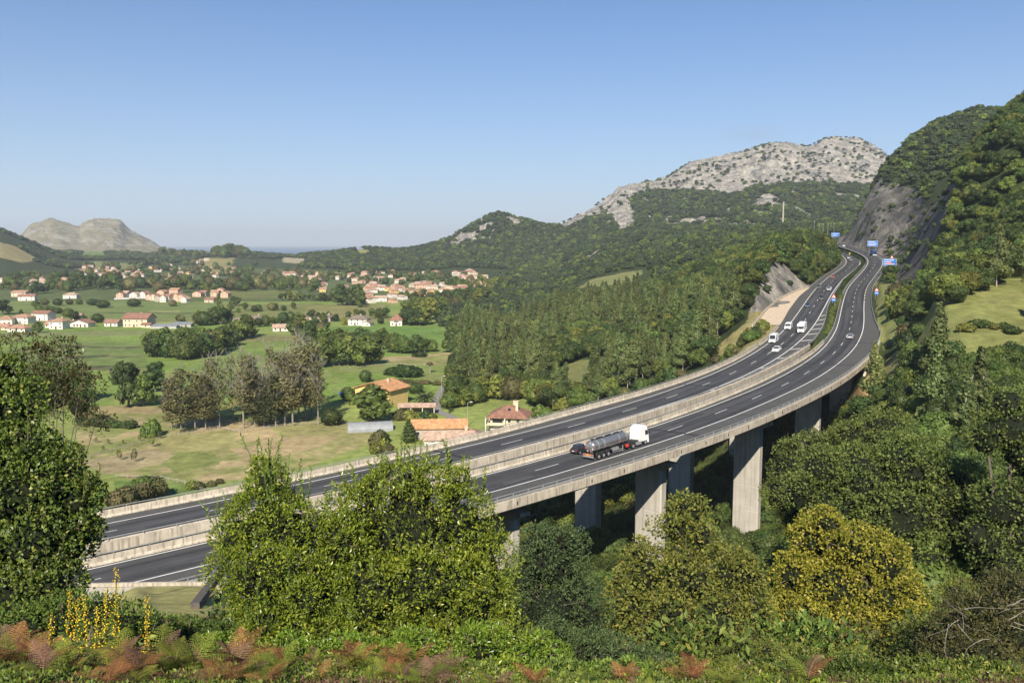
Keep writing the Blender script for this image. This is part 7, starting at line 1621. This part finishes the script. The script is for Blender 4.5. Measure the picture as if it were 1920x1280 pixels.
A = at(414, 1086, 83.5); B = at(366, 1156, 64.0)
def beam(a, b, w_, h_, dz, dx=0.0):
    a = Vector(a) + Vector((dx, 0, dz)); b = Vector(b) + Vector((dx, 0, dz)); d = (b - a).normalized(); s = Vector((-d.y, d.x, 0)).normalized() * w_ / 2; return MB().poly([a - s, a + s, b + s, b - s], (0, 0, h_))
ppart(beam(A, B, .7, .6, .5), 'parapet_beam', M_wood); ppart(beam(A, B, .55, .5, -.7, 1.5), 'parapet_beam', M_wood)
ppart(beam(A, B, .45, 9.0, -9.4, 2.6), 'wing_wall', M_white); ppart(beam(A, B, .9, .15, -1.7, 1.2), 'ledge', M_concrete)

# ------------------------------------------------------------------ foreground plants
M_laurel = leaf_mat('laurel_leaf', (.08, .14, .016), (.245, .345, .036), (.40, .42, .06), .14, rough=.33, trans=.30, objvar=.05, spec=.5)
M_ivy = leaf_mat('ivy_leaf', (.055, .085, .018), (.19, .235, .038), (.36, .34, .08), .14, rough=.42, trans=.22, objvar=.05, spec=.4)
M_walnut = leaf_mat('browning_walnut_leaf', (.11, .125, .028), (.28, .275, .055), (.36, .25, .08), .22, rough=.5, trans=.35, objvar=.05)
M_yellow = leaf_mat('yellowing_leaf', (.12, .15, .02), (.40, .395, .05), (.56, .46, .12), .14, rough=.5, trans=.35, objvar=.05)
M_willow = leaf_mat('grey_green_leaf', (.045, .075, .028), (.12, .165, .06), None, rough=.5, objvar=.05)
M_fern = leaf_mat('green_bracken', (.11, .14, .02), (.22, .25, .04), (.30, .28, .06), .2, trans=.35)
M_rust = leaf_mat('rusty_bracken', (.17, .085, .03), (.32, .165, .06), (.42, .25, .08), .2, trans=.3)
M_brfern = leaf_mat('brown_bracken', (.13, .075, .045), (.24, .15, .09), None, trans=.25)
M_nearoak = leaf_mat('near_oak_leaf', (.055, .090, .022), (.155, .205, .05), (.22, .23, .06), .1, trans=.3)
M_flower = mat('yellow_petals', (.85, .58, .02), .5, .1, 4); M_stem = mat('green_stem', (.10, .12, .04), .8, .2, 3)
M_litter = leaf_mat('undergrowth_leaf', (.04, .07, .015), (.16, .22, .04), (.28, .25, .06), .12, trans=.2, objvar=.5)
M_core = mat('painted_shade_core', (.010, .014, .005), .95, .3, 6)  # near-black solid cores: shade in the gaps between leaves, painted as colour

def leafy(name, lobes, n, size, m, seed, core=.52, jit=.9, asp=.42, fold=.18, up=.2, hang=0.0, thin=(), drop=.5, corem=None, sub=7, gap=.75):
    """foreground foliage made of real folded pointed leaves (two quads a leaf)"""
    g = np.random.default_rng(seed); C = np.array([l[0] for l in lobes], float); Rr = np.array([l[1] if hasattr(l[1], '__len__') else (l[1],) * 3 for l in lobes], float)
    C0, R0 = C, Rr
    if sub:
        CC = [C]; RR_ = [Rr * .86]
        for j in range(len(lobes)):
            q = g.normal(size=(sub, 3)); q[:, 2] = np.abs(q[:, 2]) * .9 + q[:, 2] * .1; q /= np.linalg.norm(q, axis=1)[:, None]
            CC.append(C[j] + q * Rr[j] * .78); RR_.append(Rr[j] * g.uniform(.26, .46, (sub, 1)))
        C = np.concatenate(CC); Rr = np.concatenate(RR_)
    lobes_n = len(C)
    pr = Rr[:, 0] * Rr[:, 2]; pr /= pr.sum(); li = g.choice(lobes_n, n, p=pr); d = g.normal(size=(n, 3)); d[:, 2] += up; d /= np.linalg.norm(d, axis=1)[:, None]
    dep = 1.06 - .34 * g.random(n) ** 1.6
    bump = 1 + .20 * np.sin(d[:, 0] * 9 + li) * np.cos(d[:, 2] * 8 + d[:, 1] * 7 + li * 2)
    P = C[li] + d * Rr[li] * (dep * bump)[:, None]; keep = np.ones(n, bool)
    for j in range(lobes_n): keep &= ~(((((P - C[j]) / Rr[j]) ** 2).sum(1) < drop) & (li != j))
    if gap:
        fq = 5.2 / np.median(R0[:, 0]); ph = g.uniform(0, 6, 6)
        n3 = np.sin(P[:, 0] * fq + ph[0] + 1.3 * np.sin(P[:, 2] * fq * .8 + ph[3])) + np.sin(P[:, 1] * fq * 1.1 + ph[1]) + np.sin(P[:, 2] * fq * 1.3 + ph[2] + 1.1 * np.sin(P[:, 0] * fq * .9 + ph[4]))
        keep &= (n3 < 3 - gap * 2.2) | (g.random(n) < .25)
    P, d = P[keep], d[keep]; k = len(P)
    ax = g.normal(size=(k, 3)) * jit + d * .8; ax[:, 2] += .35 - hang; ax /= np.linalg.norm(ax, axis=1)[:, None]
    nr = np.cross(ax, g.normal(size=(k, 3))); nr += d * .55; nr -= ax * (nr * ax).sum(1)[:, None]; nr /= np.linalg.norm(nr, axis=1)[:, None]; sd = np.cross(ax, nr)
    s = size * (.6 + .7 * g.random(k))[:, None]
    base = P; tip = P + ax * s; mid = P + ax * s * .5
    l_ = mid + sd * s * asp * .5 + nr * s * fold * .4; r_ = mid - sd * s * asp * .5 + nr * s * fold * .4; m0 = P + ax * s * .5
    V = np.stack([base, l_, tip, m0 - nr * s * .02, r_], 1).reshape(-1, 3); o = np.arange(k)[:, None] * 5
    Fq = np.concatenate([o + np.array([0, 3, 2, 1]), o + np.array([0, 4, 2, 3])])
    me = np_mesh(name, V, Fq, [m]); 
    cm = None
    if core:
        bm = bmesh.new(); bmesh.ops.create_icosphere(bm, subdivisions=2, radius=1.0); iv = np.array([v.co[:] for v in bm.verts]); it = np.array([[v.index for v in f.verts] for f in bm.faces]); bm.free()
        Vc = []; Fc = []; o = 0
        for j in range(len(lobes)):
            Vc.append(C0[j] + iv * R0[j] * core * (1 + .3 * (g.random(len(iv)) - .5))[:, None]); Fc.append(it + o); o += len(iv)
        cm = np_mesh('shade_core', np.concatenate(Vc), np.concatenate(Fc), [corem or M_core])
    return me, cm
def lobes_px(L, Y, o):
    """lobes given by picture position and radius in picture pixels, at distance Y (+ offset)"""
    out = []
    for q in L:
        px, py, rx = q[0], q[1], q[2]; rz = q[3] if len(q) > 3 else rx; dy = q[4] if len(q) > 4 else 0.0
        c = at(px, py, Y + dy) - o; a = rx * (Y + dy) / F; b = rz * (Y + dy) / F; out.append((tuple(c), (a, a * .95, b)))
    return out
def fg_bush(name, label, cat, px, Y, L, n, size, m, seed, trunk=0.06, skirt=None, **k):
    if skirt: L = list(L) + [(x_, skirt[2], skirt[3], skirt[3] * .8, skirt[4]) for x_ in np.linspace(skirt[0], skirt[1], max(2, int((skirt[1] - skirt[0]) / skirt[3]) + 1))]
    b = at(px, 1200, Y); z = H1(b[0], Y); o = np.array([b[0], Y, z]); e = empty(name, tuple(o)); tag(e, label, cat); lob = lobes_px(L, Y, o)
    me, cm = leafy('foliage', lob, n, size, m, seed, **k); link('foliage', me, e)
    if cm: link('shade_core', cm, e)
    st = MB(); g = random.Random(seed)
    for c, r in lob:
        p = Vector((g.uniform(-.25, .25), g.uniform(-.2, .2), -.3)); q = Vector(c); md = p.lerp(q, .5) + Vector((g.uniform(-.2, .2), g.uniform(-.2, .2), .1)); st.tube(p, md, trunk, trunk * .7, 6, False); st.tube(md, q, trunk * .7, trunk * .3, 6, False)
        for _ in range(5):
            dd = Vector((g.uniform(-1, 1), g.uniform(-1, 1), g.uniform(-.2, 1))).normalized(); st.tube(q, q + Vector((dd.x * r[0], dd.y * r[1], dd.z * r[2])) * 1.0, trunk * .3, .006, 4, False)
    st.build('stems', M_bark, e); return e, lob, o
def shoots(e, lob, n, h, size, m, seed, zmin=.3, leafn=26, sides=1.0):
    """upright leafy shoots breaking the outline"""
    g = np.random.default_rng(seed); V = []; st = MB(); P = []; A = []
    for i in range(n):
        j = g.integers(len(lob)); c, r = lob[j]; d = g.normal(size=3); d[2] = abs(d[2]) + zmin; d /= np.linalg.norm(d); p = np.array(c) + d * np.array(r) * .9; hh = h * g.uniform(.5, 1.25); ax = np.array([g.normal() * .16 + d[0] * .25 * sides, g.normal() * .16 + d[1] * .25, 1.0]); ax /= np.linalg.norm(ax)
        st.tube(p - ax * .1, p + ax * hh, .008, .004, 4, False)
        for t in np.linspace(.05, 1.0, int(leafn * hh / h)):
            a = g.uniform(0, 6.28); o = np.array([math.cos(a), math.sin(a), 0]); P.append(p + ax * hh * t); v = o * .75 + ax * .75; A.append(v / np.linalg.norm(v))
    P = np.array(P); A = np.array(A); k = len(P); s = size * (.55 + .6 * g.random(k))[:, None]; nr = np.cross(A, g.normal(size=(k, 3))); nr /= np.linalg.norm(nr, axis=1)[:, None]; sd = np.cross(A, nr)
    V = np.stack([P, P + A * s * .5 + sd * s * .2 + nr * s * .06, P + A * s, P + A * s * .5 - nr * s * .02, P + A * s * .5 - sd * s * .2 + nr * s * .06], 1).reshape(-1, 3); o = np.arange(k)[:, None] * 5
    link('shoot_leaves', np_mesh('shoot_leaves', V, np.concatenate([o + np.array([0, 3, 2, 1]), o + np.array([0, 4, 2, 3])]), [m]), e); st.build('shoots', M_stem, e)

# laurel shrubs in the middle
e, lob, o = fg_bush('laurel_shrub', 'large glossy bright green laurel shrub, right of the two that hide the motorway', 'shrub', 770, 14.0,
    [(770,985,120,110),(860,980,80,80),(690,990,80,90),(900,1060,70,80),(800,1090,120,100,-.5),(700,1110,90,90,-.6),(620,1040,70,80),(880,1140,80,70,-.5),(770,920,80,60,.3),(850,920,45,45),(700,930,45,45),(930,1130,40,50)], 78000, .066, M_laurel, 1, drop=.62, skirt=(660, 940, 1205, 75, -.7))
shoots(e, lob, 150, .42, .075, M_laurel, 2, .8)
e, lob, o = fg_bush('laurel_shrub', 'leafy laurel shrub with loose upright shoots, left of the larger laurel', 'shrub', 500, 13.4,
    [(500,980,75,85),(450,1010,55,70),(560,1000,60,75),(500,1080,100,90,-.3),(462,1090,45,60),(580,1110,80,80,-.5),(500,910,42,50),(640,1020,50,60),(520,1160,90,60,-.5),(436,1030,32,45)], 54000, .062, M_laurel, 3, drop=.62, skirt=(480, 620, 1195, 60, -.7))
shoots(e, lob, 110, .48, .065, M_laurel, 4, .7)
# ivy thicket at the left
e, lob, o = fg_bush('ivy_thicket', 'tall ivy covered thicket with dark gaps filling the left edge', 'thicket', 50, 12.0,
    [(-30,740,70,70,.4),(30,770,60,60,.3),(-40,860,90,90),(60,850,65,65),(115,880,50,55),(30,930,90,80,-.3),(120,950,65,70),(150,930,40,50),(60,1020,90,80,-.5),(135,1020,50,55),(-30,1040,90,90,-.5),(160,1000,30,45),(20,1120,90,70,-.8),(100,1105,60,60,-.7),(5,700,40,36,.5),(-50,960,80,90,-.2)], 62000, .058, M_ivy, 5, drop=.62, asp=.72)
shoots(e, lob, 60, .35, .06, M_ivy, 6, .4)
M_twigleaf = M_brownleaf
e, lob, o = fg_bush('thin_tree', 'thin tree with sparse brownish leaves and pale twigs above the ivy thicket', 'tree', 80, 17.0,
    [(110,680,45,40),(60,690,45,45),(150,730,40,45),(120,650,30,22),(180,790,30,30),(40,640,35,20),(90,740,50,50)], 4500, .08, M_brownleaf, 7, core=0, trunk=.022)
e, lob, o = fg_bush('thin_tree', 'olive leaved tree just behind the ivy thicket, before the brown trees', 'tree', 90, 60.0,
    [(60,730,60,50),(110,740,50,55),(150,760,35,45),(30,760,60,60)], 12000, .18, M_mid, 8, core=.5, trunk=.08)
# dark willow like shrub, walnut, yellow tree
fg_bush('willow_shrub', 'dense grey-green shrub between the laurels and the browning walnut tree', 'shrub', 1030, 34.0,
    [(1035,1060,75,75),(985,1090,55,70),(1085,1110,50,60),(1030,1140,85,70,-1),(1010,1020,35,40),(1060,1015,30,30),(1100,1160,50,50,-1),(970,1150,50,50,-1)], 30000, .13, M_willow, 9, drop=.6, skirt=(960, 1130, 1225, 60, -3))
e, lob, o = fg_bush('walnut_tree', 'browning olive-yellow walnut tree in front of the viaduct piers', 'walnut tree', 1290, 36.0,
    [(1290,960,45,38,.5),(1265,990,45,40),(1310,1005,45,45),(1210,1080,60,60),(1290,1085,80,75),(1370,1080,60,60),(1180,1140,55,60),(1250,1160,85,70,-1),(1340,1160,80,70,-1),(1410,1150,50,55),(1400,1080,35,40),(1150,1190,45,45),(1300,1215,100,40,-1.5),(1160,1090,22,30),(1200,1040,28,34)], 36000, .17, M_walnut, 10, drop=.5, skirt=(1140, 1450, 1255, 60, -3), core=.5, hang=.5, trunk=.12, asp=.5)
e, lob, o = fg_bush('yellow_tree', 'broad tree turning golden yellow, right of the walnut tree', 'tree', 1590, 38.0,
    [(1530,1010,55,50,.5),(1600,1030,65,55),(1660,1060,50,50),(1490,1080,45,55),(1560,1100,80,70),(1650,1120,70,65),(1700,1110,35,40),(1500,1160,60,55,-1),(1590,1180,85,60,-1.2),(1680,1180,60,55,-1),(1470,1140,30,40),(1550,980,35,28),(1620,1225,70,30,-1.5),(1720,1160,28,40)], 50000, .15, M_yellow, 11, drop=.5, skirt=(1470, 1740, 1260, 60, -3), core=.56, trunk=.12, asp=.6)
# oak like big shrubs at the right
fg_bush('oak_tree', 'big dark green oak rising behind the yellow tree', 'oak', 1700, 62.0,
    [(1620,900,75,65),(1700,880,80,70),(1780,920,75,70),(1560,950,60,55),(1680,960,90,70,-1),(1790,990,80,60,-1),(1840,970,50,60),(1740,1050,80,60,-2),(1830,1050,55,50,-2),(1500,920,40,45),(1540,880,45,45)], 46000, .22, M_nearoak, 12, drop=.55, core=.66, trunk=.2, asp=.6)
fg_bush('oak_tree', 'green oak beside the tallest viaduct pier at its right', 'oak', 1520, 74.0,
    [(1490,880,55,55),(1540,850,50,50),(1600,830,55,50),(1470,930,45,50),(1530,920,60,55),(1660,810,50,45),(1510,970,60,50,-1)], 26000, .22, M_nearoak, 13, drop=.55, core=.66, trunk=.2, asp=.6)
fg_bush('oak_tree', 'large oak half in shade at the right edge above the twiggy bush', 'oak', 1890, 56.0,
    [(1880,950,60,60),(1845,1010,50,50),(1930,1010,60,60),(1880,1060,60,50),(1890,800,60,60),(1930,850,70,70),(1890,760,40,40),(1960,930,70,70),(1850,820,40,45)], 20000, .22, M_nearoak, 14, drop=.55, core=.66, trunk=.2, asp=.6)
fg_bush('scrub_bush', 'dark green scrub filling the gap below the yellow tree and the twiggy bush', 'bush', 1740, 26.0,
    [(1740,1195,50,50),(1480,1275,70,45,-2),(1640,1285,80,45,-2),(1340,1280,80,40,-2),(1200,1278,70,36,-2),(1760,1285,80,50,-3),(1880,1285,80,50,-3),(1790,1120,45,40,1),(1700,1240,60,45,-1),(1800,1240,60,45,-1),(1500,1250,60,40,-1),(1600,1255,60,36,-1),(1440,1235,40,40)], 30000, .09, M_ivy, 21, drop=.5)
fg_bush('flowering_shrub', 'yellow-green weedy shrub among the yellow flower stalks', 'shrub', 180, 10.6,
    [(60,1170,50,40),(120,1160,50,50),(180,1150,50,45),(240,1165,50,40),(290,1180,40,34),(10,1190,50,40)], 9000, .05, M_litter, 22, drop=.5)
fg_bush('weed_shrub', 'weedy light green shrub below the mown grass bank', 'shrub', 350, 11.5,
    [(300,1200,40,34),(350,1195,46,36),(400,1200,40,40),(250,1205,36,30),(440,1215,40,30)], 9000, .05, M_mid, 31, drop=.5)
fg_bush('weed_shrub', 'grey-green weedy shrub in front of the willow like shrub', 'shrub', 1030, 15.0,
    [(980,1215,50,40),(1040,1205,46,44),(1100,1220,50,44),(1160,1235,50,40),(1220,1250,50,36)], 12000, .06, M_willow, 32, drop=.5)
for i_, (x_, m_, l_) in enumerate(((1120, M_litter, 'low leafy weeds at the bottom edge below the walnut tree'), (1330, M_ivy, 'dark creeping ivy at the bottom edge between walnut and yellow tree'), (1560, M_litter, 'low weeds at the bottom edge below the yellow tree'), (1800, M_ivy, 'dark ivy patch in the bottom right corner'), (900, M_laurel, 'bright leafy weeds at the bottom edge right of the laurels'))):
    fg_bush('weed_patch', l_, 'weeds', x_, 9.0, [(x_ + dx_, 1268 + (dx_ % 3) * 6, 52 - abs(dx_) * .12, 34 - abs(dx_) * .05, .2 * (dx_ % 2)) for dx_ in (-105, -60, -10, 42, 98)], 7000, .055, m_, 40 + i_, drop=.5)
fg_bush('bramble_patch', 'low green bramble patch below the laurels', 'brambles', 700, 11.0,
    [(420,1225,60,34),(540,1225,60,36),(660,1225,60,36),(780,1215,60,40),(900,1215,60,40),(1010,1225,60,36)], 15000, .055, M_laurel, 23, drop=.5)
fg_bush('bramble_bush', 'tangled bush with bare grey twigs in the lower right corner', 'bush', 1850, 22.0,
    [(1850,1140,60,50),(1900,1110,50,45),(1800,1170,60,45),(1900,1190,60,60,-1),(1840,1230,70,50,-1.5),(1770,1230,50,40,-1)], 16000, .09, M_brownleaf, 15, drop=.5, core=.5, trunk=.03)
tw = MB(); g_ = random.Random(3)
for i in range(15):
    a = at(g_.uniform(1760, 1910), g_.uniform(1120, 1210), 20.5 + g_.uniform(-.6, .6)); p = Vector(a); d = Vector((g_.uniform(-1, 1), g_.uniform(-.4, .2), g_.uniform(-.35, .5))).normalized(); r = .011
    for j in range(5): q = p + d * g_.uniform(.16, .34); tw.tube(p, q, r, r * .75, 4, False); p = q; r *= .75; d = (d + Vector((g_.uniform(-.5, .5), g_.uniform(-.3, .3), g_.uniform(-.35, .35)))).normalized()
o = tw.build('dead_twigs', M_twig); tag(o, 'tangle of dead grey twigs lying over the bush in the lower right', 'twigs')

# flowering stalks
def flower_stalk(px, y0, y1, Y, label, seed, n=1):
    g = random.Random(seed); b = at(px, y1, Y); e = empty('flower_stalk', (b[0], Y, H1(b[0], Y))); tag(e, label, 'flower', 'yellow flower stalks')
    top = at(px + g.uniform(4, 20), y0, Y); o = Vector(e.location); st = MB(); fl = MB(); lf = MB(); P0 = Vector((0, 0, -.05)); P1 = Vector(top) - o; L = (P1 - P0).length
    st.tube(P0, P1, .012, .005, 5, False); st.build('stem', M_stem, e)
    for i in range(int(105 * L)):
        t = .35 + .65 * (i / (105 * L)); c = P0.lerp(P1, t) + Vector((g.gauss(0, .03), g.gauss(0, .03), g.gauss(0, .01))) * (1.3 - t * .8); s = .010 * (1.2 - .5 * t)
        for _ in range(3):
            a = Vector((g.uniform(-1, 1), g.uniform(-1, 1), g.uniform(-1, 1))).normalized() * s; b2 = a.orthogonal().normalized() * s * .8; fl.add([c - a, c + b2, c + a, c - b2], [(0, 1, 2, 3)])
    for i in range(34):
        t = g.uniform(.02, .6); c = P0.lerp(P1, t); a = Vector((g.uniform(-1, 1), g.uniform(-1, 1), g.uniform(.1, .8))).normalized() * .13; b2 = a.orthogonal().normalized() * .022; lf.add([c, c + a * .5 + b2, c + a, c + a * .5 - b2], [(0, 1, 2, 3)])
    fl.build('blossoms', M_flower, e); lf.build('leaves', M_litter, e)
flower_stalk(212, 1062, 1230, 9.6, 'tallest bright yellow flower spike, in front of the motorway at lower left', 1)
for i, (x_, a_, b_) in enumerate(((118,1105,1240),(130,1118,1240),(150,1112,1240),(268,1115,1235),(190,1100,1235),(85,1150,1250),(172,1135,1240))):
    flower_stalk(x_, a_, b_, 9.3 + .4 * math.sin(i * 3), 'small yellow flower stalk in the tangle below the ivy thicket', 5 + i)

# bracken
def frond(m, L, seed, name='frond'):
    g = random.Random(seed); mb = MB(); n = 17; pts = []; 
    for j in range(n + 1): t = j / n; pts.append(Vector((L * t * .86, 0, L * (.55 * t - .62 * t * t))))
    for j in range(n): mb.tube(pts[j], pts[j + 1], .006 * (1 - j / n) + .002, .006 * (1 - (j + 1) / n) + .002, 4, False)
    for j in range(2, n):
        t = j / n; l = L * .34 * math.sin(math.pi * min(1, .18 + t * .82)) ** .8 * (1.05 - t * .55)
        for s in (-1, 1):
            ax = Vector((.35, s * 1.0, -.18 + g.uniform(-.1, .1))).normalized(); m_ = 6
            for q in range(m_):
                u = q / m_; c = pts[j] + ax * l * u; w_ = L * .030 * (1 - u * .75); tip = c + Vector((.25, s * .2, -.05)) * w_ * 0 ; dx = Vector((1, 0, 0)) * w_
                mb.add([c, c + dx + ax * l / m_ * .35, c + ax * l / m_ * .95], [(0, 1, 2)]); mb.add([c, c + ax * l / m_ * .95, c - dx + ax * l / m_ * .35], [(0, 1, 2)])
    return mb.mesh(name, m)
FR = {'green': [frond(M_fern, 1.0, i) for i in range(2)], 'rust': [frond(M_rust, 1.0, 5 + i) for i in range(2)], 'brown': [frond(M_brfern, 1.0, 9 + i) for i in range(2)]}
FC = 0
def fern(px, py, s, kind, label):
    if px < 0: Y_ = R.uniform(6.6, 9.2); x_ = (py - 960) / F * Y_ * CT; g = np.array([x_, Y_, H1(x_, Y_)])
    else: g = ground_at(px, py, 5.0, 60)
    if g is None or g[1] > 17: return
    e = empty('bracken_fern', (g[0], g[1], g[2] + .20), R.uniform(0, 6.28)); e.scale = (s, s, s); tag(e, label, 'fern', 'bracken ferns in the foreground')
    n = R.randint(6, 9)
    for i in range(n):
        k = kind if R.random() < .75 else R.choice(('green', 'rust', 'brown')); o = link('frond', R.choice(FR[k]), e); o.rotation_euler = (R.uniform(-.25, .25), R.uniform(-.75, -.1), 6.28 * i / n + R.uniform(-.3, .3)); q = R.uniform(.55, 1.0); o.scale = (q, q, q)
FX = [(R.uniform(0, 1000), R.uniform(1195, 1285), R.choice(('green', 'rust', 'brown', 'green'))) for _ in range(50)] + [(-1, R.uniform(900, 1600) if i % 4 == 0 else R.uniform(-40, 850), R.choice(('green', 'rust', 'brown', 'green'))) for i in range(84)]
for (x_, y_, k_) in FX + [(60,1235,'rust'),(130,1215,'rust'),(20,1262,'rust'),(90,1275,'rust'),(200,1225,'green'),(170,1258,'green'),(245,1250,'green'),(300,1228,'rust'),(320,1262,'green'),(350,1240,'brown'),(270,1200,'rust'),(400,1225,'rust'),(430,1255,'rust'),(390,1268,'brown'),(460,1230,'green'),(520,1215,'rust'),(560,1240,'green'),(500,1262,'brown'),(600,1225,'rust'),(640,1240,'brown'),(680,1225,'rust'),(700,1255,'green'),(350,1190,'green'),(330,1165,'green'),(250,1175,'green'),(140,1190,'green'),(60,1190,'green'),(20,1215,'green'),(230,1278,'rust'),(300,1280,'brown'),(450,1280,'rust'),(560,1275,'rust'),(640,1278,'green'),(760,1240,'green'),(740,1270,'rust'),(820,1262,'brown'),(880,1250,'brown'),(930,1235,'rust'),(960,1262,'rust'),(1010,1240,'brown'),(1050,1262,'brown'),(1000,1275,'rust'),(1090,1240,'brown'),(1130,1265,'brown'),(1180,1262,'brown'),(1230,1270,'brown'),(1280,1265,'brown'),(890,1278,'rust'),(1080,1280,'brown'),(1180,1282,'rust'),(1340,1275,'brown'),(520,1190,'rust'),(620,1195,'rust'),(430,1195,'green'),(820,1235,'green'),(110,1250,'green'),(370,1282,'green')]:
    if x_ > 930: continue
    fern(x_, y_, (R.uniform(.24, .42) if x_ < 0 else R.uniform(.34, .56)), k_, {'green': 'yellow-green bracken fern in the foreground bank', 'rust': 'rust orange bracken fern in the foreground bank', 'brown': 'withered brown bracken fern in the foreground bank'}[k_])

# ground cover of bramble leaves, grass, low scrub (nobody could count it)
def clump(name, n, r, size, m, seed, asp=.5, h=.5):
    me, _ = leafy(name, [((0, 0, r * h), (r, r, r * h * 1.3))], n, size, m, seed, core=0, sub=0, gap=0, up=.6, asp=asp, jit=1.1); return me
GC = [clump('clump', 230, .30, .06, M_litter, 1), clump('clump', 200, .30, .065, M_laurel, 2), clump('clump', 220, .28, .07, M_brfern, 3, .22), clump('clump', 230, .28, .05, M_ivy, 4, .7), clump('clump', 60, .16, .09, M_fern, 5, .14, .6)]
N = 15000
yy_ = 6.2 * np.exp(NR.random(N) * math.log(34 / 6.2)); uu_ = NR.uniform(-80, 2000, N); xx_ = (uu_ - 960) / F * yy_ * CT; zz_ = height(xx_, yy_)
warm = (fbm(xx_ / 1.4, yy_ / 1.4, 2, 61) > .52); ix = np.where(warm, NR.choice([2, 2, 2, 4, 0], N), NR.choice([0, 1, 3, 3, 0, 2], N))
s_ = NR.uniform(.5, 1.0, N) * np.clip(yy_ / 13, .7, 1.5)
tag(scatter_stuff('ground_cover', np.stack([xx_, yy_, zz_ - .03], 1), s_, NR.uniform(0, 6.28, N), ix, GC))
SB = [clump('scrub', 420, 1.1, .22, M_mid, 11, .5, .8), clump('scrub', 420, 1.2, .2, M_litter, 12, .5, .7), clump('scrub', 420, 1.0, .2, M_oak, 13, .5, .9), clump('scrub', 300, 1.0, .2, M_brownleaf, 14, .4, .8)]
x, y = grid_pts(-60, 240, 26, 240, 1.9); m = inview(x, y, 60); x, y = x[m], y[m]; z = height(x, y); pp = project(np.stack([x, y, z], 1)); c_, r_, o_ = cover(x, y, z); kr_ = road_near(x, y, PR, -9, 14)
m = (pp[:, 0] > 430) & off_road(x, y, 3) | ((kr_[1] < 14) & (kr_[1] > -40) & (kr_[3] > -3) & (kr_[3] < 8) & (z < kr_[2] - 9))
m &= ~(o_ & (pp[:, 0] > 1560)) & ~((y > 150) & (kr_[1] < -40)) & ~((pp[:, 0] < 440) & (y < 95)) & (NR.random(len(x)) < .8)
x, y, z = x[m], y[m], z[m]; print('scrub', len(x))
tag(scatter_stuff('scrub', np.stack([x, y, z - .1], 1), NR.uniform(.7, 1.5, len(x)), NR.uniform(0, 6.28, len(x)), NR.choice([0, 1, 1, 2, 3], len(x)), SB))
